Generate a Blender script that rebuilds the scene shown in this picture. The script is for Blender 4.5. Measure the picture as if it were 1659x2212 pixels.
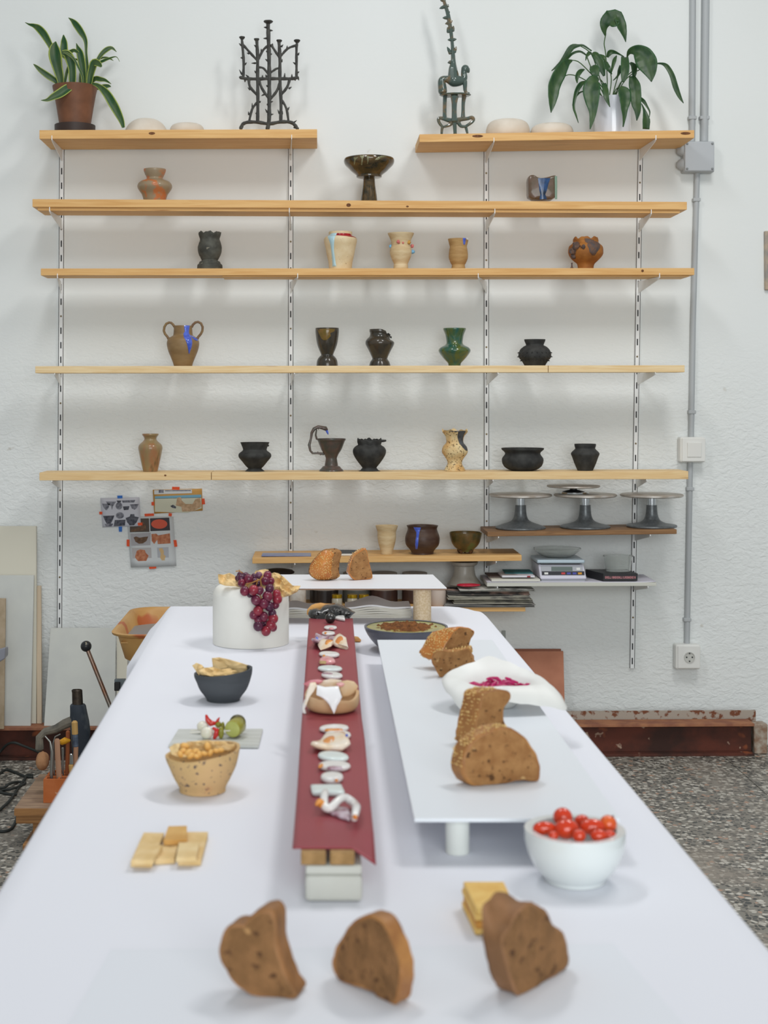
import bpy, math, random
from mathutils import Vector, noise, Matrix
random.seed(7)
for o in list(bpy.data.objects):
    bpy.data.objects.remove(o)
SC = bpy.context.scene
COL = SC.collection
# ---------------------------------------------------------------- camera, world, lights
F, CX, CY = 3100.0, 690.0, 860.0      # focal length and principal point for a 1659 x 2212 frame
D = 4.96                              # camera to back wall
H = 1.20                              # eye height
cam = bpy.data.cameras.new('camera'); camo = bpy.data.objects.new('camera', cam); COL.objects.link(camo)
camo.location = (0, 0, H); camo.rotation_euler = (math.pi/2, 0, 0)
cam.sensor_fit = 'VERTICAL'; cam.sensor_height = 36.0; cam.lens = F*36.0/2212
cam.shift_x = (829.5-CX)/2212; cam.shift_y = -(1106-CY)/2212
cam.clip_start = .05; cam.clip_end = 50
cam.dof.use_dof = True; cam.dof.focus_distance = 3.75; cam.dof.aperture_fstop = 8.5
SC.camera = camo
wd = bpy.data.worlds.new('room_light'); SC.world = wd; wd.use_nodes = True
wd.node_tree.nodes['Background'].inputs[0].default_value = (.95, .99, 1.0, 1)
wd.node_tree.nodes['Background'].inputs[1].default_value = .37
def lamp(name, loc, tgt, sx, sy, power, col=(1, 1, 1)):
    l = bpy.data.lights.new(name, 'AREA'); l.shape = 'RECTANGLE'; l.size = sx; l.size_y = sy
    l.energy = power; l.color = col
    o = bpy.data.objects.new(name, l); COL.objects.link(o); o.location = loc
    o.rotation_euler = (Vector(tgt)-Vector(loc)).to_track_quat('-Z', 'Y').to_euler()
lamp('ceiling_tube_right', (1.25, 2.75, 3.45), (1.05, 3.1, 0), .28, 1.25, 32, (1, .99, .97))
lamp('ceiling_tube_left', (-.55, 2.75, 3.45), (-.4, 3.1, 0), .28, 1.25, 22, (.98, .99, 1))
lamp('front_fill', (.6, -2.6, 1.7), (.3, 3.0, 1.0), 3.2, 2.4, 142, (.95, .99, 1))  # added soft fill lamp behind the camera, brightens the wall and upright faces
SC.view_settings.view_transform = 'Standard'; SC.view_settings.look = 'None'
SC.view_settings.gamma = 1; SC.view_settings.exposure = 0.0
SC.view_settings.use_curve_mapping = False
# ---------------------------------------------------------------- geometry from picture measurements
def W(px, py, Y): return Vector(((px-CX)*Y/F, Y, H-(py-CY)*Y/F))
def YP(py, z): return (H-z)*F/(py-CY)              # depth at which a horizontal plane of height z shows at row py
def PL(px, py, z): return W(px, py, YP(py, z))
def cp(ox, oy, s): return lambda x, y: (ox+x/s, oy+y/s)
ZT = .72                                           # table top
ZPAN, ZSTR, ZRIS = ZT+.044, ZT+.047, ZT+.078       # tops of raised panel, red strip, riser
# ---------------------------------------------------------------- mesh builder
def nz(p, s, seed=0): return noise.noise(Vector((p[0]*s+seed*7.3, p[1]*s+seed*3.1, p[2]*s)))
class MB:
    def __init__(self): self.v = []; self.f = []; self.m = []
    def add(self, vs, fs, mi=0):
        o = len(self.v); self.v += [Vector(p) for p in vs]
        for q in fs: self.f.append([i+o for i in q]); self.m.append(mi)
        return self
    def box(self, c, s, rz=0, rx=0, ry=0, mi=0):
        R = Matrix.Rotation(rz, 3, 'Z') @ Matrix.Rotation(ry, 3, 'Y') @ Matrix.Rotation(rx, 3, 'X'); c = Vector(c)
        vs = [c+R@Vector((x*s[0]/2, y*s[1]/2, z*s[2]/2)) for x in (-1, 1) for y in (-1, 1) for z in (-1, 1)]
        return self.add(vs, [(0, 1, 3, 2), (4, 6, 7, 5), (0, 4, 5, 1), (2, 3, 7, 6), (0, 2, 6, 4), (1, 5, 7, 3)], mi)
    def hexa(self, a, b, mi=0):     # a, b: two corresponding quads
        return self.add(list(a)+list(b), [(3, 2, 1, 0), (4, 5, 6, 7), (0, 1, 5, 4), (1, 2, 6, 5), (2, 3, 7, 6), (3, 0, 4, 7)], mi)
    def prism(self, pts, vec, mi=0):
        n = len(pts); vec = Vector(vec); p = [Vector(q) for q in pts]
        return self.add(p+[q+vec for q in p], [list(range(n)), list(range(2*n-1, n-1, -1))]+[(i, n+i, n+(i+1) % n, (i+1) % n) for i in range(n)], mi)
    def lathe(self, prof, c, seg=40, fn=None, mi=0, sy=1.0):
        c = Vector(c); vs = []; fs = []; n = len(prof)
        for i, (r, z) in enumerate(prof):
            for j in range(seg):
                a = 2*math.pi*j/seg; p = Vector((r*math.cos(a), r*math.sin(a)*sy, z))
                if fn: p = fn(p, a, i)
                vs.append(c+p)
        for i in range(n-1):
            for j in range(seg):
                k = (j+1) % seg; fs.append((i*seg+j, i*seg+k, (i+1)*seg+k, (i+1)*seg+j))
        fs.append([j for j in range(seg)][::-1]); fs.append([(n-1)*seg+j for j in range(seg)])
        return self.add(vs, fs, mi)
    def tube(self, path, rad, seg=8, mi=0, flat=None, closed=False):
        P = [Vector(p) for p in path]; n = len(P)
        if not isinstance(rad, (list, tuple)): rad = [rad]*n
        vs = []; fs = []; up = None; rings = []
        def ring(c, t, r):
            nonlocal up
            if up is None: up = Vector((0, 1, 0)) if abs(t.y) < .9 else Vector((1, 0, 0))
            u = up-t*up.dot(t)
            if u.length < 1e-6: u = t.orthogonal()
            u.normalize(); up = u; w = t.cross(u)
            b = len(vs)
            for j in range(seg):
                a = 2*math.pi*j/seg; vs.append(c+u*(r*math.cos(a)*(flat or 1))+w*(r*math.sin(a)))
            rings.append(b)
        T = [(P[min(i+1, n-1)]-P[max(i-1, 0)]).normalized() for i in range(n)]
        if not closed: ring(P[0]-T[0]*rad[0]*.5, T[0], rad[0]*.55)
        for i in range(n): ring(P[i], T[i], rad[i])
        if not closed: ring(P[-1]+T[-1]*rad[-1]*.5, T[-1], rad[-1]*.55)
        for a, b in zip(rings, rings[1:]):
            for j in range(seg):
                k = (j+1) % seg; fs.append((a+j, b+j, b+k, a+k))
        fs.append([rings[0]+j for j in range(seg)]); fs.append([rings[-1]+j for j in range(seg)][::-1])
        return self.add(vs, fs, mi)
    def ball(self, c, r, seg=16, rings=10, amp=0, fr=60, seed=0, mi=0, R=None):
        c = Vector(c)
        if not isinstance(r, (tuple, list)): r = (r, r, r)
        vs = []; fs = []
        for i in range(1, rings):
            t = math.pi*i/rings
            for j in range(seg):
                a = 2*math.pi*j/seg; d = Vector((math.sin(t)*math.cos(a), math.sin(t)*math.sin(a), math.cos(t)))
                p = Vector((d.x*r[0], d.y*r[1], d.z*r[2]))
                if amp: p *= 1+amp*nz(p+c, fr, seed)
                vs.append(c+(R@p if R else p))
        p = Vector((0, 0, r[2])); q = -p
        vs += [c+(R@p if R else p), c+(R@q if R else q)]; T = len(vs)-2
        for i in range(rings-2):
            for j in range(seg):
                k = (j+1) % seg; fs.append((i*seg+j, (i+1)*seg+j, (i+1)*seg+k, i*seg+k))
        for j in range(seg):
            k = (j+1) % seg; fs.append((T, j, k)); fs.append((T+1, (rings-2)*seg+k, (rings-2)*seg+j))
        return self.add(vs, fs, mi)
    def grid(self, fn, nu, nv, mi=0, mfn=None):
        vs = [fn(i/nu, j/nv) for i in range(nu+1) for j in range(nv+1)]; b = len(self.v)
        self.v += [Vector(p) for p in vs]
        for i in range(nu):
            for j in range(nv):
                q = i*(nv+1)+j; self.f.append([b+q, b+q+nv+1, b+q+nv+2, b+q+1]); self.m.append(mfn(i, j) if mfn else mi)
        return self
    def rings(self, loops, cap0=True, cap1=True, mi=0):   # skin a list of equally long closed loops
        n = len(loops[0]); b = len(self.v); fs = []
        vs = [p for L in loops for p in L]
        for i in range(len(loops)-1):
            for j in range(n):
                k = (j+1) % n; fs.append((i*n+j, i*n+k, (i+1)*n+k, (i+1)*n+j))
        if cap0: fs.append(list(range(n))[::-1])
        if cap1: fs.append([(len(loops)-1)*n+j for j in range(n)])
        return self.add(vs, fs, mi)
    def jitter(self, amp, fr, seed=0):
        for p in self.v:
            q = p.copy(); p.x += amp*nz(q, fr, seed); p.y += amp*nz(q, fr, seed+5); p.z += amp*nz(q, fr, seed+9)
        return self
    def build(self, name, mats, parent=None, smooth=35, bevel=0, solid=0, sub=0, origin=None):
        if parent is not None: o0 = ORG[parent.name]
        elif origin is not None: o0 = Vector(origin)
        else:
            lo = [min(p[k] for p in self.v) for k in range(3)]; hi = [max(p[k] for p in self.v) for k in range(3)]
            o0 = Vector(((lo[0]+hi[0])/2, (lo[1]+hi[1])/2, lo[2]))
        me = bpy.data.meshes.new(name); me.from_pydata([p-o0 for p in self.v], [], self.f)
        if not isinstance(mats, (list, tuple)): mats = [mats]
        for m in mats: me.materials.append(m)
        me.polygons.foreach_set('material_index', self.m)
        if smooth:
            me.polygons.foreach_set('use_smooth', [True]*len(self.f)); me.update(calc_edges=True)
            me.set_sharp_from_angle(angle=math.radians(smooth))
        me.validate(); me.update()
        import bmesh
        bm = bmesh.new(); bm.from_mesh(me); bmesh.ops.recalc_face_normals(bm, faces=bm.faces); bm.to_mesh(me); bm.free()
        ob = bpy.data.objects.new(name, me); COL.objects.link(ob)
        if parent is not None: ob.parent = parent
        else: ob.location = o0
        ORG[ob.name] = o0
        if solid:
            md = ob.modifiers.new('thick', 'SOLIDIFY'); md.thickness = solid; md.offset = 0
        if bevel:
            md = ob.modifiers.new('bevel', 'BEVEL'); md.width = bevel; md.segments = 2; md.limit_method = 'ANGLE'; md.angle_limit = math.radians(40)
        if sub:
            md = ob.modifiers.new('sub', 'SUBSURF'); md.levels = sub; md.render_levels = sub
        return ob
ORG = {}
def tag(o, label, cat, group=None):
    o['label'] = label; o['category'] = cat
    if group: o['group'] = group
    return o
def thing(name, label, cat, loc, group=None):
    o = bpy.data.objects.new(name, None); COL.objects.link(o); o.location = loc; o.empty_display_size = .02
    ORG[o.name] = Vector(loc); return tag(o, label, cat, group)
def structure(o): o['kind'] = 'structure'; return o
def clone(o, parent, offset):
    c = o.copy(); COL.objects.link(c); c.parent = parent; c.location = o.location+Vector(offset); ORG[c.name] = ORG[o.name]; return c
# ---------------------------------------------------------------- materials
def S(r, g, b):
    f = lambda c: (c/255/12.92 if c <= 10.3 else ((c/255+.055)/1.055)**2.4)
    return (f(r), f(g), f(b), 1)
MATS = {}
def mat(name, c, c2=None, scale=20, rough=.6, bump=0, bscale=90, metal=0, spec=.4, coat=0, speck=(), stretch=(1, 1, 1),
        detail=5, lo=.38, hi=.62, world=False, trans=0, sss=0, dist=0, bdist=.002, alpha=1, ior=1.45):
    if name in MATS: return MATS[name]
    m = bpy.data.materials.new(name); m.use_nodes = True; nt = m.node_tree; N = nt.nodes; L = nt.links; B = N['Principled BSDF']
    B.inputs['Roughness'].default_value = rough; B.inputs['Metallic'].default_value = metal
    B.inputs['Specular IOR Level'].default_value = spec; B.inputs['Coat Weight'].default_value = coat; B.inputs['Coat Roughness'].default_value = .08
    B.inputs['Transmission Weight'].default_value = trans; B.inputs['IOR'].default_value = ior; B.inputs['Alpha'].default_value = alpha
    if sss:
        B.inputs['Subsurface Weight'].default_value = sss; B.inputs['Subsurface Radius'].default_value = (.01, .004, .002); B.inputs['Subsurface Scale'].default_value = .6
    B.inputs['Base Color'].default_value = c
    need = c2 or speck or bump
    if need:
        mp = N.new('ShaderNodeMapping'); mp.inputs['Scale'].default_value = stretch
        if world: g = N.new('ShaderNodeNewGeometry'); L.new(g.outputs['Position'], mp.inputs['Vector'])
        else: t = N.new('ShaderNodeTexCoord'); L.new(t.outputs['Object'], mp.inputs['Vector'])
        V = mp.outputs[0]; cur = None
        if c2:
            n = N.new('ShaderNodeTexNoise'); n.inputs['Scale'].default_value = scale; n.inputs['Detail'].default_value = detail; n.inputs['Distortion'].default_value = dist
            L.new(V, n.inputs['Vector']); r = N.new('ShaderNodeValToRGB'); L.new(n.outputs['Fac'], r.inputs[0])
            r.color_ramp.elements[0].position = lo; r.color_ramp.elements[0].color = c; r.color_ramp.elements[1].position = hi; r.color_ramp.elements[1].color = c2
            cur = r.outputs[0]
        for (sc, ss, th, soft) in speck:
            n = N.new('ShaderNodeTexNoise'); n.inputs['Scale'].default_value = ss; n.inputs['Detail'].default_value = 2
            L.new(V, n.inputs['Vector']); r = N.new('ShaderNodeValToRGB'); L.new(n.outputs['Fac'], r.inputs[0])
            r.color_ramp.elements[0].position = th; r.color_ramp.elements[0].color = (0, 0, 0, 1); r.color_ramp.elements[1].position = min(1, th+soft); r.color_ramp.elements[1].color = (1, 1, 1, 1)
            mx = N.new('ShaderNodeMix'); mx.data_type = 'RGBA'; L.new(r.outputs[0], mx.inputs[0])
            if cur: L.new(cur, mx.inputs[6])
            else: mx.inputs[6].default_value = c
            mx.inputs[7].default_value = sc; cur = mx.outputs[2]
        if cur: L.new(cur, B.inputs['Base Color'])
        if bump:
            n = N.new('ShaderNodeTexNoise'); n.inputs['Scale'].default_value = bscale; n.inputs['Detail'].default_value = 6; L.new(V, n.inputs['Vector'])
            b = N.new('ShaderNodeBump'); b.inputs['Strength'].default_value = bump; b.inputs['Distance'].default_value = bdist
            L.new(n.outputs['Fac'], b.inputs['Height']); L.new(b.outputs[0], B.inputs['Normal'])
    MATS[name] = m; return m
def wood(name, c, c2, rings=7, seed=0):
    if name in MATS: return MATS[name]
    m = mat(name, c, c2, scale=3.2+seed*.3, stretch=(1.1, 14, 22), rough=.55, bump=.12, bscale=30, detail=7, lo=.36, hi=.66, dist=1.6,
            speck=((S(150, 100, 54), 4.2, .70, .10),), world=True)
    return m
def wall_material():
    m = bpy.data.materials.new('plaster'); m.use_nodes = True; nt = m.node_tree; N = nt.nodes; L = nt.links; B = N['Principled BSDF']
    B.inputs['Roughness'].default_value = .85; B.inputs['Specular IOR Level'].default_value = .2
    g = N.new('ShaderNodeNewGeometry'); n = N.new('ShaderNodeTexNoise'); n.inputs['Scale'].default_value = 1.3; n.inputs['Detail'].default_value = 6
    L.new(g.outputs['Position'], n.inputs['Vector']); r = N.new('ShaderNodeValToRGB'); L.new(n.outputs['Fac'], r.inputs[0])
    r.color_ramp.elements[0].position = .3; r.color_ramp.elements[0].color = (.775, .80, .785, 1); r.color_ramp.elements[1].position = .7; r.color_ramp.elements[1].color = (.81, .835, .83, 1)
    # small grey scuffs
    n3 = N.new('ShaderNodeTexNoise'); n3.inputs['Scale'].default_value = 14; n3.inputs['Detail'].default_value = 3; L.new(g.outputs['Position'], n3.inputs['Vector'])
    r3 = N.new('ShaderNodeValToRGB'); L.new(n3.outputs['Fac'], r3.inputs[0]); r3.color_ramp.elements[0].position = .77; r3.color_ramp.elements[1].position = .82
    mx = N.new('ShaderNodeMix'); mx.data_type = 'RGBA'; L.new(r3.outputs[0], mx.inputs[0]); L.new(r.outputs[0], mx.inputs[6]); mx.inputs[7].default_value = (.62, .6, .55, 1)
    L.new(mx.outputs[2], B.inputs['Base Color'])
    # rough plaster low on the wall, smooth paint above
    n2 = N.new('ShaderNodeTexNoise'); n2.inputs['Scale'].default_value = 42; n2.inputs['Detail'].default_value = 7; n2.inputs['Distortion'].default_value = .8
    mp = N.new('ShaderNodeMapping'); mp.inputs['Scale'].default_value = (1, 1, 1.7); mp.inputs['Rotation'].default_value = (0, .35, 0)
    L.new(g.outputs['Position'], mp.inputs['Vector']); L.new(mp.outputs[0], n2.inputs['Vector'])
    sp = N.new('ShaderNodeSeparateXYZ'); L.new(g.outputs['Position'], sp.inputs[0])
    ad = N.new('ShaderNodeMath'); ad.operation = 'MULTIPLY_ADD'; ad.inputs[1].default_value = .5; L.new(n.outputs['Fac'], ad.inputs[0]); L.new(sp.outputs['Z'], ad.inputs[2])
    mr = N.new('ShaderNodeMapRange'); mr.inputs['From Min'].default_value = 1.3; mr.inputs['From Max'].default_value = 1.75; mr.inputs['To Min'].default_value = .55; mr.inputs['To Max'].default_value = .05
    L.new(ad.outputs[0], mr.inputs['Value'])
    b = N.new('ShaderNodeBump'); b.inputs['Distance'].default_value = .008; L.new(mr.outputs[0], b.inputs['Strength']); L.new(n2.outputs['Fac'], b.inputs['Height']); L.new(b.outputs[0], B.inputs['Normal'])
    return m
def terrazzo_material():
    m = bpy.data.materials.new('terrazzo'); m.use_nodes = True; nt = m.node_tree; N = nt.nodes; L = nt.links; B = N['Principled BSDF']
    B.inputs['Roughness'].default_value = .45
    g = N.new('ShaderNodeNewGeometry')
    v = N.new('ShaderNodeTexVoronoi'); v.inputs['Scale'].default_value = 75; L.new(g.outputs['Position'], v.inputs['Vector'])
    sp = N.new('ShaderNodeSeparateColor'); L.new(v.outputs['Color'], sp.inputs[0])
    r = N.new('ShaderNodeValToRGB'); r.color_ramp.interpolation = 'CONSTANT'; L.new(sp.outputs[0], r.inputs[0])
    e = r.color_ramp.elements; e[0].position = 0; e[0].color = S(62, 64, 62); e[1].position = .34; e[1].color = S(128, 126, 118)
    for p, c in ((.58, S(196, 192, 182)), (.84, S(92, 90, 86)), (.95, S(176, 140, 118))): q = e.new(p); q.color = c
    v2 = N.new('ShaderNodeTexVoronoi'); v2.feature = 'DISTANCE_TO_EDGE'; v2.inputs['Scale'].default_value = 75; L.new(g.outputs['Position'], v2.inputs['Vector'])
    r2 = N.new('ShaderNodeValToRGB'); r2.color_ramp.elements[0].position = .06; r2.color_ramp.elements[1].position = .14; L.new(v2.outputs['Distance'], r2.inputs[0])
    mx = N.new('ShaderNodeMix'); mx.data_type = 'RGBA'; L.new(r2.outputs[0], mx.inputs[0]); mx.inputs[6].default_value = S(132, 126, 116); L.new(r.outputs[0], mx.inputs[7])
    n = N.new('ShaderNodeTexNoise'); n.inputs['Scale'].default_value = 3.5; n.inputs['Detail'].default_value = 5; L.new(g.outputs['Position'], n.inputs['Vector'])
    r3 = N.new('ShaderNodeValToRGB'); r3.color_ramp.elements[0].position = .5; r3.color_ramp.elements[1].position = .75; L.new(n.outputs['Fac'], r3.inputs[0])
    m2 = N.new('ShaderNodeMix'); m2.data_type = 'RGBA'; L.new(r3.outputs[0], m2.inputs[0]); L.new(mx.outputs[2], m2.inputs[6]); m2.inputs[7].default_value = S(150, 140, 128)
    L.new(m2.outputs[2], B.inputs['Base Color'])
    return m
# ================================================================ setting
PLASTER = wall_material(); TERR = terrazzo_material()
wb = structure(MB().box((.4, D+.1, 1.6), (6.4, .2, 3.2)).build('wall_back', PLASTER, smooth=0))
fl = structure(MB().box((.4, 2.0, -.03), (6.4, 6.0, .06)).build('floor', mat('floor_joint', S(120, 116, 108), rough=.8), smooth=0))
tile0 = None
for i in range(8):
    for j in range(9):
        x, y = -1.25+i*.4, 1.58+j*.4
        if -.2 < x < .2 and y < 3.2: continue
        dep = min(.398, D-.002-(y-.199))
        if tile0 is None or dep < .39:
            b = MB().box((x, y-.199+dep/2, .0015), (.398, dep, .003)).build('tile', TERR, parent=fl, smooth=0)
            if tile0 is None: tile0 = (b, x, y)
        else: clone(tile0[0], fl, (x-tile0[1], y-tile0[2], 0))
ZF = .003
# ---------------------------------------------------------------- shelving
W2 = wood('pine_orange', S(226, 182, 120), S(212, 162, 98)); W4 = wood('pine_pale', S(238, 214, 170), S(226, 192, 138), seed=2)
W5 = wood('pine_light', S(234, 204, 154), S(224, 188, 134), seed=4); W7 = wood('chipboard_edge', S(150, 112, 74), S(120, 86, 54), seed=5)
WHITEM = mat('white_metal', S(236, 238, 238), rough=.45, spec=.5)
SLOT = mat('slot_dark', S(58, 60, 62), rough=.9)
SHELF = {}
def board(name, label, x0, x1, y0, y1, thick, yf, depth, m, under=None, seam=None):
    # (x0,y0)-(x1,y1): front top edge in the picture; thick in px; yf depth of the front face
    a, b = W(x0, y0, yf), W(x1, y1, yf); t = thick*yf/F
    q = lambda p, dy, dz: p+Vector((0, dy, dz))
    root = thing(name, label, 'shelf', ((a.x+b.x)/2, yf+depth/2, (a.z+b.z)/2-t))
    if seam:
        cuts = [0]+seam+[1]
    else: cuts = [0, 1]
    for c0, c1 in zip(cuts, cuts[1:]):
        p, r = a.lerp(b, c0+(.0004 if c0 else 0)), a.lerp(b, c1-(.0004 if c1 < 1 else 0))
        MB().hexa((p, r, q(r, 0, -t), q(p, 0, -t)), (q(p, depth, 0), q(r, depth, 0), q(r, depth, -t), q(p, depth, -t))).build('plank', m, root, smooth=0, bevel=.0012)
    if under:
        (u0, u1, ut, inset) = under; t2 = ut*yf/F; f = lambda X: a.lerp(b, (X-x0)/(x1-x0))
        p, r = q(f(u0), inset, -t), q(f(u1), inset, -t)
        MB().hexa((p, r, q(r, 0, -t2), q(p, 0, -t2)), (q(p, depth-inset, 0), q(r, depth-inset, 0), q(r, depth-inset, -t2), q(p, depth-inset, -t2))).build('under_plank', m, root, smooth=0, bevel=.001)
    SHELF[name] = (a, b, yf, depth)
    return root
YF = D-.215
board('wall_shelf_a', 'short orange pine wall shelf carrying the snake plant and branch candelabra', 85, 685, 281, 279, 19, YF, .205, W2)
board('wall_shelf_b', 'short orange pine wall shelf carrying the peace lily', 906, 1500, 290, 281, 17, YF, .205, W2)
board('wall_shelf_c', 'long doubled pine shelf holding the footed dark bowl', 70, 1484, 430, 436, 17, YF, .135, W2, under=(80, 1470, 7, .008))
board('wall_shelf_d', 'long pine shelf holding five vases, red and blue dripped one among them', 88, 1500, 580, 579, 15, YF, .115, W2, under=(480, 1490, 3, .01))
board('wall_shelf_e', 'long pale pine shelf holding the two-handled amphora', 76, 1479, 791, 789, 15, YF, .105, W4, seam=[.79])
board('wall_shelf_f', 'long pale pine shelf holding the swan-handled black cup', 85, 1487, 1021, 1018, 17, YF, .135, W5, seam=[.265])
board('wall_shelf_g', 'low pine shelf with cream cup, brown pot and green bowl', 545, 1127, 1205, 1199, 12.5, YF, .205, W2)
board('wall_shelf_h', 'thin brown-edged shelf under the grey banding wheels', 1053, 1462, 1149, 1143.5, 10, YF, .205, W7)
board('wall_shelf_i', 'white wall shelf under the digital scale', 1052, 1418, 1259, 1258, 8, YF, .205, mat('white_laminate', S(206, 206, 196), rough=.5))
board('wall_shelf_j', 'lowest pine shelf under jars and folded newspapers', 560, 1135, 1314, 1312, 9, YF, .205, W2)
def knot(sh, px, py, rx, rz):
    a, b, yf, dp = SHELF[sh]; c = W(px, py, yf-.0006); k = yf/F
    L = lambda s_, dy: [c+Vector((rx*k*s_*math.cos(q), dy, rz*k*s_*math.sin(q))) for q in [2*math.pi*i/16 for i in range(16)]]
    MB().rings([L(1, .0005), L(.75, -.0001), L(.3, 0)], cap0=False).build('knot', mat('wood_knot', S(122, 78, 44), S(92, 56, 30), scale=200, rough=.7), bpy.data.objects[sh])
for q in (('wall_shelf_c', 753, 443, 5, 4), ('wall_shelf_c', 880, 446, 3, 2), ('wall_shelf_b', 1481, 288, 11, 3), ('wall_shelf_b', 1032, 294, 12, 3), ('wall_shelf_a', 328, 288, 7, 3), ('wall_shelf_d', 1388, 585, 3, 3), ('wall_shelf_f', 357, 1027, 2.5, 2)): knot(*q)
for k in list(SHELF):
    o = bpy.data.objects[k]; nm = 'wall_shelf'; o.name = nm; ORG[o.name] = ORG[k]
def shelf_z(name, x): a, b, yf, dp = SHELF[name]; return a.z+(b.z-a.z)*((x-a.x)/(b.x-a.x))
# rails (x at y=300 , x at bottom, bottom y, top y)
def rail(label, xt, xb, yt, yb):
    yr = D-.0065; a, b = W(xt, yt, yr), W(xb, yb, yr)
    root = thing('shelf_upright', label, 'shelf rail', (b.x, yr, b.z))
    u = Vector((1, 0, 0)); d = Vector((0, 1, 0)); w = .0085
    m = MB()
    for s0, s1, f0, f1 in ((-w, w, -.0045, -.003), (-w, -w+.0018, -.0045, .0064), (w-.0018, w, -.0045, .0064)):
        q = lambda p: [p+u*s0+d*f0, p+u*s1+d*f0, p+u*s1+d*f1, p+u*s0+d*f1]
        m.hexa(q(a), q(b))
    m.build('channel', WHITEM, root, smooth=0)
    L = (a-b).length; n = int(L/.05); s0 = None
    for i in range(n):
        c = b+(a-b)*((i+.5)*.05/L)
        if i % 6 == 3:
            MB().tube([c+d*-.0052, c+d*-.0038], .0032, 10).build('screw', mat('screw_brass', S(120, 104, 70), metal=.6, rough=.4), root)
            continue
        if s0 is None:
            s0 = (MB().box(c+d*-.0044, (.0042, .0012, .022)).build('slot', SLOT, root, smooth=0), c)
        else: clone(s0[0], root, c-s0[1])
rail('white slotted shelf rail beside the pinned pictures', 134, 129, 318, 1356)
rail('white slotted shelf rail behind the low shelf with the blue slab', 628, 628, 318, 1195)
rail('white slotted shelf rail behind the leftmost banding wheel', 1050, 1051, 318, 1235)
rail('white slotted shelf rail hanging below the digital scale shelf', 1383, 1365, 318, 1443)
SHD = {'wall_shelf_a': 'candelabra shelf', 'wall_shelf_b': 'peace lily shelf', 'wall_shelf_c': 'pedestal bowl shelf', 'wall_shelf_d': 'dripped vase shelf', 'wall_shelf_e': 'amphora shelf', 'wall_shelf_f': 'swan cup shelf', 'wall_shelf_g': 'green bowl shelf', 'wall_shelf_h': 'banding wheel shelf', 'wall_shelf_i': 'digital scale shelf'}
RLD = lambda x: 'on the rail beside the pinned pictures' if x < 300 else ('on the rail that ends at the blue slab' if x < 800 else ('on the rail behind the banding wheels and newspapers' if x < 1200 else 'on the rail near the grey conduit'))
def bracket(xr, xt, sh, lift=.011, dz=0):
    # bracket under a shelf: from the rail column xr to the tip column xt in front of the board
    a, b, yf, dp = SHELF[sh]; t = {'wall_shelf_a': 19, 'wall_shelf_b': 17, 'wall_shelf_c': 24, 'wall_shelf_d': 18, 'wall_shelf_e': 15, 'wall_shelf_f': 17, 'wall_shelf_g': 12.5, 'wall_shelf_h': 10, 'wall_shelf_i': 8}[sh]*yf/F
    p = W(xr, 800, D-.012); q = W(xt, 800, yf-.003); zu = shelf_z(sh, q.x)-t-.0005
    v = (q-p); v.z = 0; e = v.normalized(); n = Vector((e.y, -e.x, 0))*.0011
    P = lambda s, z: Vector((p.x+v.x*s, p.y+v.y*s, z))
    pts = [P(0, zu), P(.985, zu), P(.985, zu+lift), P(1, zu+lift), P(1.005, zu-.004), P(.95, zu-.009), P(.2, zu-.034), P(0, zu-.04)]
    return tag(MB().prism([x-n for x in pts], n*2).build('shelf_bracket', WHITEM, smooth=0), 'white bracket under the %s, %s' % (SHD[sh], RLD(xr)), 'bracket', 'white brackets under the wall shelves')
for sh, lst in (('wall_shelf_a', ((134, 112), (628, 630))), ('wall_shelf_b', ((1050, 1067), (1382, 1417))), ('wall_shelf_c', ((133, 107), (628, 625), (1050, 1069), (1381, 1407))),
                ('wall_shelf_d', ((132, 124), (628, 643), (1051, 1033), (1379, 1425))), ('wall_shelf_e', ((131, 118), (628, 636), (1051, 1076), (1377, 1416))),
                ('wall_shelf_f', ((131, 112), (628, 632), (1051, 1065), (1375, 1397))), ('wall_shelf_g', ((628, 637), (1051, 1072))), ('wall_shelf_h', ((1051, 1077), (1372, 1405))), ('wall_shelf_i', ((1051, 1075), (1369, 1400)))):
    for xr, xt in lst: bracket(xr, xt, sh, .011 if sh in ('wall_shelf_a', 'wall_shelf_b', 'wall_shelf_c', 'wall_shelf_d') else -.001)
# ---------------------------------------------------------------- conduit, boxes
GREYP = mat('grey_pvc', S(176, 180, 182), rough=.45)
def pipe(label, pts, wpx, clips=()):
    Y = D-.012; root = thing('conduit_pipe', label, 'pipe', W(pts[-1][0], pts[-1][1], Y))
    MB().tube([W(x, y, Y) for x, y in pts], wpx*Y/F/2, 14).build('pipe', GREYP, root)
    for cx, cy in clips: MB().box(W(cx, cy, Y), ((wpx+4)*Y/F, .024, .012)).build('clip', GREYP, root, smooth=0, bevel=.002)
pipe('thin grey conduit running up from the junction box, beside the peace lily', [(1497, -60), (1495, 306)], 13, [(1495, 255)])
pipe('thicker grey conduit running up from the junction box toward the ceiling', [(1525, -60), (1521, 306)], 17, [(1521, 255)])
pipe('grey conduit between junction box and white light switch', [(1506, 372), (1497, 700), (1493, 946)], 12, [(1504, 432), (1494, 890)])
pipe('grey conduit between light switch and power socket', [(1491, 996), (1484, 1391)], 12, [(1490, 1056), (1484, 1338)])
jb = thing('junction_box', 'square grey junction box with corner screws on the conduit', 'junction box', W(1509, 373, D-.03))
c = W(1509, 339, D-.035); s = D/F
MB().box(c+Vector((0, .015, 0)), (66*s, .045, 66*s)).build('body', GREYP, jb, smooth=0, bevel=.004)
jbl = MB().box(c+Vector((0, -.011, 0)), (63*s, .008, 63*s)).build('lid', mat('grey_lid', S(182, 186, 190), rough=.4), jb, smooth=0, bevel=.003)
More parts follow.
